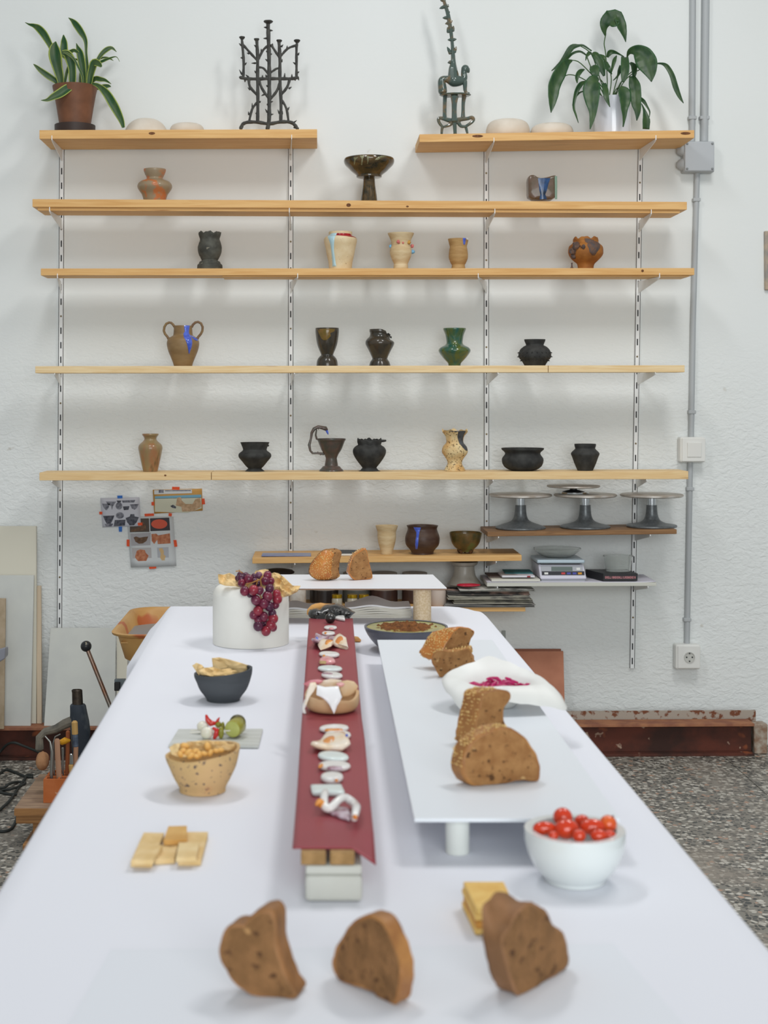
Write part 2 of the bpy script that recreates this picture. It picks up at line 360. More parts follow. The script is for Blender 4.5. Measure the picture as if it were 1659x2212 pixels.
for dx in (-1, 1):
    for dz in (-1, 1):
        MB().tube([c+Vector((dx*27*s, -.0175, dz*27*s)), c+Vector((dx*27*s, -.0145, dz*27*s))], .004, 10).build('screw', mat('lid_screw', S(140, 144, 146), rough=.4), jbl)
for dz in (-15, 15): MB().tube([c+Vector((-33*s, .012, dz*s)), c+Vector((-40*s, .012, dz*s))], [.021, .016], 14).build('cable_grommet', GREYP, jb)
WPL = mat('white_plastic', S(226, 226, 222), rough=.35)
sw = thing('light_switch', 'white square light switch on the grey conduit', 'light switch', W(1493, 998, D-.02)); c = W(1493, 971, D-.02)
MB().box(c, (54*s, .04, 54*s)).build('mounting_box', WPL, sw, smooth=0, bevel=.006)
swf = MB().box(c+Vector((.003, -.021, 0)), (50*s, .006, 50*s)).build('frame', WPL, sw, smooth=0, bevel=.002)
MB().box(c+Vector((.004, -.0255, 0)), (30*s, .005, 31*s), rx=.05).build('rocker', WPL, swf, smooth=0, bevel=.001)
ps = thing('power_socket', 'white round-pin power socket at the foot of the conduit', 'socket', W(1483, 1444, D-.02)); c = W(1483, 1417, D-.02)
MB().box(c, (53*s, .04, 53*s)).build('mounting_box', WPL, ps, smooth=0, bevel=.006)
MB().box(c+Vector((.003, -.021, 0)), (48*s, .005, 48*s)).build('frame', WPL, ps, smooth=0, bevel=.002)
cc = c+Vector((.004, -.024, 0)); r = 11.5*s
m = MB(); loops = []
for rr, dy in ((r, 0), (r, -.003), (r*.88, -.003), (r*.86, .0005)): loops.append([cc+Vector((rr*math.cos(a), dy, rr*math.sin(a))) for a in [2*math.pi*i/28 for i in range(28)]])
psw = m.rings(loops).build('well', mat('socket_well', S(196, 196, 190), rough=.4), ps)
for dx in (-6, 6): MB().tube([cc+Vector((dx*s, -.0005, 0)), cc+Vector((dx*s, .002, 0))], .0028, 10).build('pin_hole', SLOT, psw)
for dz in (-9, 9): MB().box(cc+Vector((0, -.001, dz*s)), (.004, .003, .006)).build('earth_clip', SLOT, psw, smooth=0)
# clay slab hung at the right edge
sl = MB().box(W(1676, 563, D-.008), (.078, .014, .205)).jitter(.004, 30).build('clay_slab', mat('clay_slab', S(186, 168, 146), S(150, 146, 140), scale=25, rough=.8, bump=.4), bevel=.003)
tag(sl, 'beige mottled clay slab hung on the white wall', 'clay slab')
# ================================================================ pots on the shelves
YPOT = YF+.062
def profile(tr, cx, pts, Y, zb):
    k = Y/F; out = []
    for y, hw in pts:
        px, py = tr(cx, y); r = hw/TS[tr]*k; out.append((max(r, .001), H-(py-CY)*k))
    out = out[::-1]; out[0] = (out[0][0], zb)
    out = [out[0]]+[(r, max(z, zb+.0006*(i+1))) for i, (r, z) in enumerate(out[1:])]
    return out
TS = {}
def crop(ox, oy, s): f = cp(ox, oy, s); TS[f] = s; return f
def refine(prof, n=3):     # smooth the profile a little (Catmull-Rom)
    P = prof; out = []
    for i in range(len(P)-1):
        p0, p1, p2, p3 = P[max(i-1, 0)], P[i], P[i+1], P[min(i+2, len(P)-1)]
        for k in range(n):
            t = k/n; q = []
            for d in (0, 1):
                m1, m2 = (p2[d]-p0[d])/2, (p3[d]-p1[d])/2
                q.append((2*t**3-3*t*t+1)*p1[d]+(t**3-2*t*t+t)*m1+(-2*t**3+3*t*t)*p2[d]+(t**3-t*t)*m2)
            q[1] = min(max(q[1], min(p1[1], p2[1])), max(p1[1], p2[1])); out.append((max(q[0], .001), q[1]))
    return out+[P[-1]]
def hollow(prof, t=.003, floor=.35):
    zt, zb = prof[-1][1], prof[0][1]; inn = []
    for r, z in prof[::-1]:
        if z < zb+(zt-zb)*floor: break
        inn.append((max(r-t, .002), z))
    inn[0] = (inn[0][0], zt-.0005)
    return prof+inn+[(.001, inn[-1][1]-.002)]
POT = {}
def pot(key, name, label, cat, tr, cx, pts, m, shelf, Y=None, rim=None, seg=44, root=True, t=.003, group=None, amp=0, fr=60, zb=None):
    Y = Y or YPOT; x = W(tr(cx, 0)[0], 0, Y).x
    zb = shelf_z(shelf, x)+.0004 if zb is None else zb
    pr = refine(profile(tr, cx, pts, Y, zb)); zt = pr[-1][1]; n = len(pr); hz = zt-zb
    def fn(p, a, i):
        if rim:
            w = max(0, (p.z-zb)/hz-.62)/.38
            if w > 0: p = p+Vector((0, 0, rim(a)*w*hz))
        if amp:
            q = nz(p+Vector((x, Y, 0)), fr)*amp; L = math.hypot(p.x, p.y) or 1; p = p+Vector((p.x/L*q, p.y/L*q, 0))
        return p
    th = thing(name, label, cat, (x, Y, zb), group) if root else None
    o = MB().lathe(hollow(pr, t), (x, Y, 0), seg, fn).build('body', m, th, smooth=50)
    POT[key] = (th, pr, x, Y, tr, cx)
    return th
def rad(pr, z):
    for (r0, z0), (r1, z1) in zip(pr, pr[1:]):
        if z0 <= z <= z1: return r0+(r1-r0)*((z-z0)/max(z1-z0, 1e-6))
    return pr[-1][0] if z > pr[-1][1] else pr[0][0]
def drip(key, name, m, rows, off=.0012, label=None, seed=1):
    # rows: (y, xleft, xright) in crop px, laid on the front of the pot body
    th, pr, x, Y, tr, cx = POT[key]; k = Y/F; s = TS[tr]
    R = []
    for (y0, a0, b0), (y1, a1, b1) in zip(rows, rows[1:]):
        for i in range(3): t = i/3; R.append((y0+(y1-y0)*t, a0+(a1-a0)*t, b0+(b1-b0)*t))
    R.append(rows[-1]); nv = 6
    def fn(u, v):
        i = min(int(round(u*(len(R)-1))), len(R)-1); y, a, b = R[i]; z = H-(tr(0, y)[1]-CY)*k; r = rad(pr, z)
        dx = ((a+(b-a)*v)-cx)/s*k; edge = min(1, 4*min(v, 1-v)+.0); e2 = 1 if 0 < i < len(R)-1 else 0
        r2 = r+off*edge*e2+(.0003 if edge*e2 == 0 else .0004); dx = max(-r2*.995, min(r2*.995, dx))
        return Vector((x+dx, Y-math.sqrt(max(r2*r2-dx*dx, 0)), z))
    o = MB().grid(fn, len(R)-1, nv).build(name, m, th, smooth=80)
    if label: o['label'] = label
    return o
def lump(key, name, m, pts, label=None, amp=.3, back=.4):
    # pts: (x, y, r) crop px, blobs on the front surface
    th, pr, x, Y, tr, cx = POT[key]; k = Y/F; s = TS[tr]
    for i, (a, y, r) in enumerate(pts):
        z = H-(tr(0, y)[1]-CY)*k; R = rad(pr, z); dx = (a-cx)/s*k; rr = r/s*k
        yy = Y-math.sqrt(max(R*R-dx*dx, 0))
        o = MB().ball((x+dx, yy, z), rr, 12, 8, amp=amp, fr=140, seed=i).build(name, m, th)
        if label: o['label'] = label
C1 = crop(280, 350, 7.54); C2 = crop(680, 320, 6.9125); C3 = crop(930, 360, 4.1475); C4 = crop(330, 670, 11.85); C5 = crop(660, 690, 7.54)
C6 = crop(930, 690, 5.925); C7 = crop(280, 900, 4.88); C8 = crop(650, 900, 8.295); C9 = crop(940, 910, 4.366); C10 = crop(790, 1110, 4.879)
BLK = mat('black_clay', S(62, 62, 60), S(46, 46, 45), scale=40, rough=.75, bump=.25, bscale=160)
DGR = mat('dark_grey_clay', S(88, 88, 80), S(62, 62, 56), scale=30, rough=.7, bump=.4, bscale=80, speck=((S(140, 134, 118), 60, .68, .05),))
GLZ = mat('dark_glaze', S(52, 50, 44), S(68, 59, 47), scale=26, rough=.22, coat=.4, bump=.1)
OLV = mat('olive_glaze', S(44, 40, 24), S(92, 72, 42), scale=30, rough=.14, coat=.7, dist=1)
BLUE = mat('cobalt_glaze', S(62, 88, 190), S(90, 112, 210), scale=60, rough=.15, coat=.5)
LBLUE = mat('pale_blue_glaze', S(176, 208, 216), rough=.25, coat=.3)
RED = mat('red_glaze', S(178, 34, 46), S(140, 30, 40), scale=50, rough=.25, coat=.3)
CREAM = mat('speckled_cream', S(222, 204, 168), S(212, 190, 150), scale=25, rough=.6, speck=((S(120, 84, 52), 190, .70, .03),))
BUFF = mat('buff_clay', S(214, 194, 156), S(198, 172, 130), scale=18, rough=.6, stretch=(1, 1, 4), bump=.15)
TAN = mat('tan_clay', S(182, 148, 98), S(164, 128, 80), scale=18, rough=.65, stretch=(1, 1, 5), bump=.2)
pot('p1', 'flared_vase', 'small grey-brown vase with orange flame marks and pinched neck', 'vase', C1, 410, [(118, 180), (150, 178), (200, 160), (240, 140), (268, 131), (290, 160), (315, 222), (345, 262), (390, 282), (430, 276), (480, 246), (540, 206), (605, 175)],
    mat('flame_clay', S(150, 132, 106), S(186, 112, 66), scale=26, rough=.4, lo=.52, hi=.6, coat=.2), 'wall_shelf_c')
pot('p2', 'rough_rim_vase', 'dark grey baluster vase with crusty pale rim', 'vase', C1, 1306, [(1150, 183), (1180, 182), (1250, 160), (1290, 168), (1340, 185), (1400, 196), (1460, 190), (1520, 172), (1580, 142), (1605, 132), (1625, 165), (1660, 182), (1680, 204), (1725, 205)], DGR, 'wall_shelf_d', rim=lambda a: .02*math.sin(7*a)+.015*math.sin(13*a+1), amp=.0008, fr=120)
th = pot('p3', 'pedestal_bowl', 'wide dark olive glazed bowl on a tall flared foot', 'bowl', C2, 810, [(155, 366), (170, 374), (200, 378), (250, 360), (300, 312), (350, 262), (400, 196), (425, 190), (440, 178), (446, 90), (470, 88), (560, 95), (650, 108), (720, 118), (778, 130)], OLV, 'wall_shelf_c')
GRN = mat('pale_drip_glaze', S(146, 144, 112), S(110, 108, 76), scale=80, rough=.2, coat=.5)
for rows in ([(190, 570, 640), (230, 580, 600), (285, 578, 592)], [(170, 660, 730), (220, 690, 708), (300, 680, 700)], [(180, 760, 800), (240, 775, 790), (290, 770, 780)], [(170, 980, 1060), (200, 920, 985), (235, 880, 925)]):
    drip('p3', 'glaze_run', GRN, rows, off=.0006)
pot('p4', 'dripped_vase', 'cream speckled vase with red collar and long pale blue drip', 'vase', C2, 383, [(1252, 174), (1280, 176), (1310, 176), (1325, 212), (1340, 236), (1370, 246), (1420, 241), (1500, 221), (1600, 203), (1700, 180), (1785, 168)], CREAM, 'wall_shelf_d')
drip('p4', 'red_band', RED, [(1288, 300, 560), (1305, 300, 590), (1325, 300, 612), (1348, 590, 622)], off=.0015)
drip('p4', 'blue_drip', LBLUE, [(1285, 260, 330), (1310, 190, 320), (1340, 190, 305), (1380, 205, 290), (1450, 230, 285), (1550, 245, 283), (1650, 255, 298), (1740, 262, 312), (1780, 260, 320)], off=.0022)
pot('p5', 'knobbed_vase', 'buff waisted vase with small pink, ochre and blue knobs', 'vase', C2, 1285, [(1272, 196), (1290, 191), (1340, 166), (1390, 146), (1440, 139), (1480, 150), (1530, 162), (1580, 160), (1640, 143), (1700, 116), (1735, 103), (1752, 107), (1787, 110)], BUFF, 'wall_shelf_d')
PINK = mat('pink_glaze', S(204, 112, 108), rough=.3); OCH = mat('ochre_glaze', S(190, 142, 60), rough=.3); SKY = mat('sky_glaze', S(116, 170, 206), rough=.3)
for col, p in ((PINK, (1240, 1413, 30)), (PINK, (1308, 1425, 16)), (OCH, (1400, 1415, 32)), (PINK, (1452, 1462, 26)), (SKY, (1462, 1548, 32)), (SKY, (1130, 1465, 24))): lump('p5', 'knob', col, [p], amp=.5)
pot('p6', 'cup_vase', 'plain tan waisted cup with a short blue run at the rim', 'cup', C3, 249, [(648, 93), (690, 83), (718, 76), (740, 80), (790, 86), (830, 82), (868, 66), (884, 58), (903, 65)], TAN, 'wall_shelf_d')
drip('p6', 'blue_run', BLUE, [(648, 281, 310), (670, 283, 308), (690, 285, 306), (706, 289, 302)]); drip('p6', 'white_rim_spot', WPL, [(646, 312, 340), (655, 315, 342), (662, 322, 338)], off=.0008)
# saddle-shaped slab vase
x0 = W(C3(995, 0)[0], 0, YPOT).x; zb = shelf_z('wall_shelf_c', x0)+.0004
sv = thing('slab_vase', 'square saddle-topped slab vase in brown with blue glaze panel', 'vase', (x0, YPOT, zb))
out = [(868, 308), (862, 250), (868, 190), (861, 130), (868, 95), (890, 80), (918, 78), (938, 100), (975, 112), (1040, 103), (1085, 88), (1112, 83), (1128, 100), (1126, 180), (1124, 250), (1126, 308)]
def slab_loop(sc, dy):
    L = []
    for a, b in out:
        a = 995+(a-995)*sc; b = 308-(308-b)*(1-(1-sc)*.6); p = W(*C3(a, b), YPOT); L.append(Vector((p.x, YPOT+dy, max(p.z, zb))))
    return L
MB().rings([slab_loop(.86, -.031), slab_loop(.97, -.028), slab_loop(1, -.018), slab_loop(1, .018), slab_loop(.97, .028), slab_loop(.86, .031)]).jitter(.0016, 45).build('body', mat('slab_brown', S(88, 74, 56), S(102, 80, 66), scale=35, rough=.3, coat=.3), sv, sub=1)
def panel_fn(rows, dy):
    def fn(u, v):
        i = u*(len(rows)-1); k = min(int(i), len(rows)-2); t = i-k
        y, a, b = [rows[k][q]+(rows[k+1][q]-rows[k][q])*t for q in range(3)]
        p = W(*C3(a+(b-a)*v, y), YPOT); return Vector((p.x, YPOT-.0318-dy*(4*v*(1-v)), max(p.z, zb)))
    return fn
MB().grid(panel_fn([(116, 950, 1060), (160, 955, 1045), (220, 962, 1030), (260, 970, 1015), (304, 965, 1030)], .002), 8, 6).build('blue_panel', mat('deep_blue_glaze', S(44, 78, 124), S(30, 44, 64), scale=50, rough=.12, coat=.6), sv)
MB().grid(panel_fn([(98, 1098, 1120), (180, 1100, 1121), (304, 1100, 1120)], .001), 6, 3).build('pale_edge', mat('celadon_edge', S(120, 146, 128), rough=.25), sv)
pot('p8', 'lava_pot', 'squat orange clay pot with lumpy grey lava-like glaze', 'pot', C3, 1390, [(640, 108), (655, 114), (675, 112), (692, 122), (712, 146), (745, 155), (785, 152), (820, 131), (850, 101), (875, 76), (903, 68)],
    mat('orange_clay', S(166, 108, 48), S(142, 88, 40), scale=30, rough=.7, bump=.3), 'wall_shelf_d', rim=lambda a: .03*math.sin(6*a)+.02*math.sin(11*a), amp=.0012, fr=70)
LAVA = mat('lava_glaze', S(84, 76, 76), S(110, 80, 62), scale=70, rough=.65, bump=.9, bscale=200)
drip('p8', 'lava_patch', LAVA, [(655, 1360, 1400), (690, 1362, 1510), (720, 1375, 1505), (750, 1390, 1490), (780, 1395, 1465), (808, 1420, 1448)], off=.003)
lump('p8', 'lava_lump', LAVA, [(1285, 725, 38), (1262, 765, 34), (1268, 808, 26), (1340, 735, 22)], amp=.5)
c = W(*C3(1266, 882), YPOT-.012); zz = ORG[POT['p8'][0].name].z
MB().lathe([(.006, zz), (.0058, zz+.003), (.003, zz+.009), (.0022, zz+.016), (.003, zz+.022)], (c.x, c.y, 0), 14).build('lava_drip', LAVA, POT['p8'][0])
pot('p9', 'amphora', 'brown two-handled amphora with blue glaze running down its shoulder', 'amphora', C4, 775, [(398, 226), (450, 234), (520, 238), (590, 243), (640, 252), (662, 275), (700, 340), (760, 394), (850, 415), (950, 402), (1050, 376), (1150, 336), (1250, 296), (1350, 256), (1415, 232)],
    mat('amphora_clay', S(148, 121, 84), S(132, 105, 70), scale=14, rough=.45, stretch=(1, 1, 3)), 'wall_shelf_e')
HM = mat('amphora_handle', S(136, 112, 74), S(118, 90, 66), scale=40, rough=.5)
for pts in ([(560, 430), (520, 370), (470, 325), (420, 315), (345, 350), (298, 430), (284, 530), (315, 610), (375, 680), (410, 740)], [(1000, 430), (1030, 370), (1090, 315), (1160, 300), (1235, 340), (1277, 430), (1270, 530), (1230, 610), (1170, 680), (1140, 730)]):
    MB().tube([W(*C4(*p), YPOT) for p in pts], [.0045]+[.0043]*8+[.005], 10).build('handle', HM, POT['p9'][0])
drip('p9', 'blue_run', BLUE, [(400, 825, 960), (480, 830, 950), (560, 840, 940), (610, 810, 945), (660, 815, 985), (710, 830, 1010), (770, 870, 1030), (850, 905, 1040), (930, 925, 1030), (1000, 935, 1010), (1060, 945, 985), (1120, 945, 970)], off=.002)
drip('p9', 'blue_side_run', BLUE, [(650, 975, 1010), (690, 1010, 1070), (720, 1040, 1140), (750, 1060, 1160), (790, 1130, 1165)], off=.0015)
pot('p10', 'goblet', 'dark glazed goblet with olive patch below its rim', 'goblet', C5, 352, [(140, 190), (165, 192), (220, 191), (300, 182), (400, 165), (480, 138), (540, 112), (580, 100), (602, 122), (640, 152), (690, 170), (742, 176)], GLZ, 'wall_shelf_e')
drip('p10', 'olive_patch', mat('olive_patch', S(104, 86, 32), S(122, 92, 44), scale=60, rough=.2, coat=.3), [(160, 190, 475), (200, 205, 470), (230, 215, 400), (280, 240, 410), (320, 260, 370), (345, 290, 340)], off=.0005)
pot('p11', 'broken_neck_jar', 'dark brown glazed jar with a broken slanting neck', 'jar', C5, 1210, [(160, 168), (200, 170), (215, 162), (245, 160), (282, 172), (312, 204), (350, 230), (390, 236), (430, 224), (500, 186), (580, 146), (628, 126), (650, 128), (690, 156), (742, 178)], GLZ, 'wall_shelf_e',
    rim=lambda a: -.12*max(0, math.cos(a)-.1)-.06*(1 if math.cos(a) > .55 else 0))
lump('p11', 'glaze_clump', mat('black_glaze', S(24, 24, 24), rough=.2, coat=.5), [(1350, 250, 26), (1320, 248, 18), (1390, 290, 18)], amp=.7)
pot('p12', 'green_vase', 'glossy teal and green carinated vase', 'vase', C6, 307, [(113, 145), (125, 147), (145, 141), (200, 119), (260, 108), (308, 106), (333, 134), (360, 184), (395, 207), (430, 195), (480, 158), (530, 112), (560, 84), (580, 78)],
    mat('teal_glaze', S(36, 88, 76), S(88, 100, 40), scale=22, rough=.12, coat=.8, stretch=(1.3, 1.3, .8), dist=1), 'wall_shelf_e')
pot('p13', 'spiked_pot', 'squat matt black pot with rows of clay thorns', 'pot', C6, 1335, [(256, 136), (275, 132), (300, 122), (330, 113), (345, 140), (380, 182), (420, 202), (460, 209), (500, 196), (530, 168), (572, 130)], BLK, 'wall_shelf_e', amp=.0008, fr=90)
th, pr, x, Y, tr, cx = POT['p13']; z0, z1 = pr[0][1], pr[-1][1]
for j in range(3):
    for i in range(20):
        a = 2*math.pi*(i+j*.5)/20; z = z0+(z1-z0)*(.2+.15*j); r = rad(pr, z); d = Vector((math.cos(a), math.sin(a), -.25)); p = Vector((x+math.cos(a)*(r-.001), Y+math.sin(a)*(r-.001), z))
        MB().tube([p, p+d*.0035, p+d*.006], [.0026, .0018, .0006], 6).build('thorn', BLK, th)
pot('p14', 'shoulder_vase', 'narrow brown shouldered vase with orange drips', 'vase', C7, 219, [(180, 86), (195, 85), (215, 70), (240, 64), (265, 84), (295, 117), (330, 128), (380, 120), (440, 108), (500, 94), (560, 80), (595, 74)],
    mat('brown_salt_glaze', S(148, 126, 88), S(158, 112, 76), scale=24, rough=.3, coat=.4, stretch=(1.5, 1.5, .6), lo=.45, hi=.62, speck=((S(72, 66, 38), 18, .62, .08),)), 'wall_shelf_f')
pot('p15', 'footed_bowl', 'black carinated bowl with nicked rim on a small foot', 'bowl', C7, 1320, [(270, 154), (300, 141), (340, 126), (358, 130), (385, 164), (405, 173), (430, 168), (470, 136), (520, 96), (545, 72), (560, 88), (575, 102), (592, 103)], BLK, 'wall_shelf_f')
lump('p15', 'rim_nick', BLK, [(1462, 305, 10)], amp=.6)
SWM = mat('bronze_black', S(74, 72, 64), S(94, 76, 68), scale=45, rough=.4, coat=.2)
pot('p16', 'swan_cup', 'dark footed cup with tall twig handle ending in a blue-beaked bird head', 'cup', C8, 545, [(392, 258), (420, 256), (440, 240), (520, 210), (600, 176), (660, 136), (710, 112), (740, 102), (780, 105), (850, 117), (880, 122), (890, 150), (930, 184), (950, 208), (975, 218), (1008, 222)], SWM, 'wall_shelf_f')
r0 = POT['p16'][0]; K = YPOT/F/8.295
MB().tube([W(*C8(*p), YPOT) for p in [(410, 668), (300, 656), (205, 656), (168, 610), (148, 510), (178, 400), (195, 290), (235, 220), (310, 182), (390, 200), (440, 212), (470, 240)]], [v*K for v in (24, 18, 18, 20, 26, 20, 26, 32, 30, 34, 42, 22)], 9).build('handle', SWM, r0)
MB().tube([W(*C8(*p), YPOT) for p in [(280, 235), (265, 330), (285, 405)]], [13*K, 16*K, 18*K], 8).build('handle_strut', SWM, r0)
for a, b in (((205, 655), (205, 620)), ((305, 655), (305, 620)), ((150, 500), (125, 515)), ((310, 190), (318, 240)), ((360, 670), (345, 695))): MB().tube([W(*C8(*a), YPOT), W(*C8(*b), YPOT)], [14*K, 4*K], 6).build('thorn', SWM, r0)
MB().tube([W(*C8(*p), YPOT) for p in [(462, 250), (478, 290), (488, 318)]], [24*K, 18*K, 8*K], 9).build('beak', BLUE, r0)
pot('p17', 'frilled_pot', 'round black pot with wavy frilled rim and flared foot', 'pot', C8, 1228, [(408, 216), (440, 220), (495, 205), (518, 210), (545, 258), (580, 289), (620, 298), (680, 286), (760, 242), (830, 192), (880, 152), (915, 128), (930, 140), (960, 165), (1008, 198)], BLK, 'wall_shelf_f', rim=lambda a: .035*math.sin(9*a)+.015*math.sin(5*a), seg=60)
c = W(*C8(1480, 435), YPOT); MB().tube([c+Vector((-.008, 0, 0)), c, c+Vector((.008, 0, .001))], [.005, .0045, .003], 9).build('spout', BLK, POT['p17'][0])
pot('p18', 'speckled_vase', 'cream black-speckled double-bellied vase with grey scorched lip', 'vase', C9, 185, [(85, 121), (100, 112), (130, 90), (170, 80), (205, 82), (235, 110), (270, 121), (300, 117), (340, 90), (370, 72), (400, 68), (430, 84), (460, 100), (488, 100)],
    mat('scorched_cream', S(226, 204, 156), S(206, 164, 104), scale=22, rough=.55, speck=((S(70, 52, 36), 170, .60, .04),), bump=.4, bscale=120), 'wall_shelf_f', rim=lambda a: .025*math.sin(5*a)+.02*math.sin(9*a), amp=.001)
drip('p18', 'grey_scorch', mat('scorch_grey', S(88, 90, 92), S(66, 66, 66), scale=80, rough=.6, bump=.6), [(88, 110, 296), (105, 190, 290), (140, 200, 270), (180, 212, 264), (215, 222, 275), (240, 245, 296), (275, 285, 304)], off=.0012)
pot('p19', 'wide_black_bowl', 'wide low matt black bowl with flared rim', 'bowl', C9, 825, [(252, 200), (268, 196), (285, 176), (302, 165), (320, 172), (350, 193), (390, 192), (430, 171), (455, 132), (484, 100)], BLK, 'wall_shelf_f')
pot('p20', 'tapered_black_jar', 'small black jar tapering to a narrow base', 'jar', C9, 1415, [(213, 100), (230, 100), (245, 96), (260, 95), (290, 125), (310, 133), (340, 121), (400, 100), (478, 72)], BLK, 'wall_shelf_f')
YLOW = YF+.07
pot('p21', 'cream_cup', 'cream ribbed cup with flared rim', 'cup', C10, 222, [(122, 118), (150, 111), (190, 98), (240, 98), (290, 92), (330, 82), (380, 68), (402, 62), (420, 60)], BUFF, 'wall_shelf_g', Y=YLOW)
pot('p22', 'bellied_pot', 'wide brown bellied pot with bright blue drip', 'pot', C10, 597, [(122, 167), (150, 155), (180, 160), (230, 178), (280, 182), (330, 170), (370, 136), (400, 118), (428, 118)], mat('iron_brown', S(84, 64, 52), S(70, 48, 38), scale=16, rough=.4, stretch=(1, 1, 4), bump=.15), 'wall_shelf_g', Y=YLOW)
drip('p22', 'blue_drip', BLUE, [(130, 495, 570), (150, 505, 565), (180, 522, 555), (215, 522, 548), (260, 514, 544), (310, 510, 540), (358, 516, 536)], off=.002)
pot('p23', 'green_bowl', 'green and brown mottled bowl on stub feet', 'bowl', C10, 1052, [(192, 170), (215, 169), (240, 165), (290, 152), (330, 130), (360, 102), (375, 84), (380, 70)], mat('moss_glaze', S(66, 62, 30), S(104, 78, 40), scale=30, rough=.3, coat=.4, speck=((S(84, 100, 52), 16, .58, .1),)), 'wall_shelf_g', Y=YLOW, zb=shelf_z('wall_shelf_g', W(C10(1052, 0)[0], 0, YLOW).x)+.0066)
th = POT['p23'][0]; o = ORG[th.name]
for a in (.4, 1.55, 2.7, 3.9, 5.4):
    p = Vector((o.x+.0225*math.cos(a), o.y+.0225*math.sin(a), 0)); MB().tube([p+Vector((0, 0, o.z-.0042)), p+Vector((0, 0, o.z+.005))], [.0045, .008], 8).build('foot', mat('brown_foot', S(92, 66, 42), rough=.6), th)
# ================================================================ top shelves: plants and sculptures
YTOP = YF+.1
def spline(pts, n=4):
    out = []
    for i in range(len(pts)-1):
        p0, p1, p2, p3 = pts[max(i-1, 0)], pts[i], pts[i+1], pts[min(i+2, len(pts)-1)]
        for k in range(n):
            t = k/n; out.append([.5*((2*p1[d])+(-p0[d]+p2[d])*t+(2*p0[d]-5*p1[d]+4*p2[d]-p3[d])*t*t+(-p0[d]+3*p1[d]-3*p2[d]+p3[d])*t**3) for d in range(len(p1))])
    return out+[list(pts[-1])]
def leaf(tr, pts, Y0, Y1, mats, root, name='leaf', fold=.35, turn=0, wav=0, edge=True, bulge=0):
    # pts: (x, y, half width) in crop px from base to tip
    P = spline(pts, 4); n = len(P); s = TS[tr]; C = []
    for i, (x, y, h) in enumerate(P):
        t = i/(n-1); Y = Y0+(Y1-Y0)*t-bulge*math.sin(math.pi*t); C.append((W(*tr(x, y), Y), max(h, .6)/s*Y/F))
    cols = (-1, -.8, -.4, 0, .4, .8, 1) if edge else (-1, -.5, 0, .5, 1)
    def fn(u, v):
        i = int(round(u*(n-1))); c, h = C[i]; d = (C[min(i+1, n-1)][0]-C[max(i-1, 0)][0]).normalized()
        w = Vector((d.z, 0, -d.x))
        w = w.normalized() if w.length > 1e-4 else Vector((1, 0, 0))
        a = turn; w = w*math.cos(a)+Vector((0, 1, 0))*math.sin(a); nrm = d.cross(w)
        if nrm.y > 0: nrm = -nrm
        k = cols[int(round(v*(len(cols)-1)))]
        ww = wav*h*math.sin(i*1.7+(2 if k > 0 else 0))*abs(k)
        return c+w*h*k+nrm*(h*fold*abs(k)+ww)
    m = MB().grid(fn, n-1, len(cols)-1, mfn=lambda i, j: (1 if edge and j in (0, len(cols)-2) else 0))
    return m.build(name, mats, root, smooth=60, solid=.0009)
SN = [mat('snake_leaf', S(34, 74, 38), S(66, 88, 50), scale=40, rough=.4, stretch=(1, 1, .4)), mat('snake_margin', S(150, 164, 70), rough=.4)]
P1 = crop(40, 30, 6.636)
x0 = W(P1(810, 0)[0], 0, YTOP).x; zs = shelf_z('wall_shelf_a', x0)
sp = thing('snake_plant', 'variegated snake plant in a brown plastic pot on a saucer', 'potted plant', (x0, YTOP, zs))
k = YTOP/F/6.636; zr = lambda y: H-(P1(0, y)[1]-CY)*YTOP/F
MB().lathe([(285*k, zs), (288*k, zs+.004), (290*k, zr(1600)), (284*k, zr(1600)), (275*k, zs+.006), (.001, zs+.005)], (x0, YTOP, 0), 40).build('saucer', mat('saucer', S(58, 46, 42), rough=.5), sp)
BPOT = mat('brown_pot', S(122, 80, 56), S(108, 70, 48), scale=20, rough=.55)
MB().lathe([(225*k, zs+.0062), (228*k, zr(1560)), (262*k, zr(1350)), (298*k, zr(1150)), (316*k, zr(1075)), (320*k, zr(1045)), (306*k, zr(1045)), (300*k, zr(1080)), (.001, zr(1085))], (x0, YTOP, 0), 44).build('pot', BPOT, sp)
MB().ball((x0, YTOP, zr(1085)), (285*k, 285*k, .012), 20, 8, amp=.1).build('soil', mat('soil', S(60, 46, 36), rough=.95, bump=.8), sp)
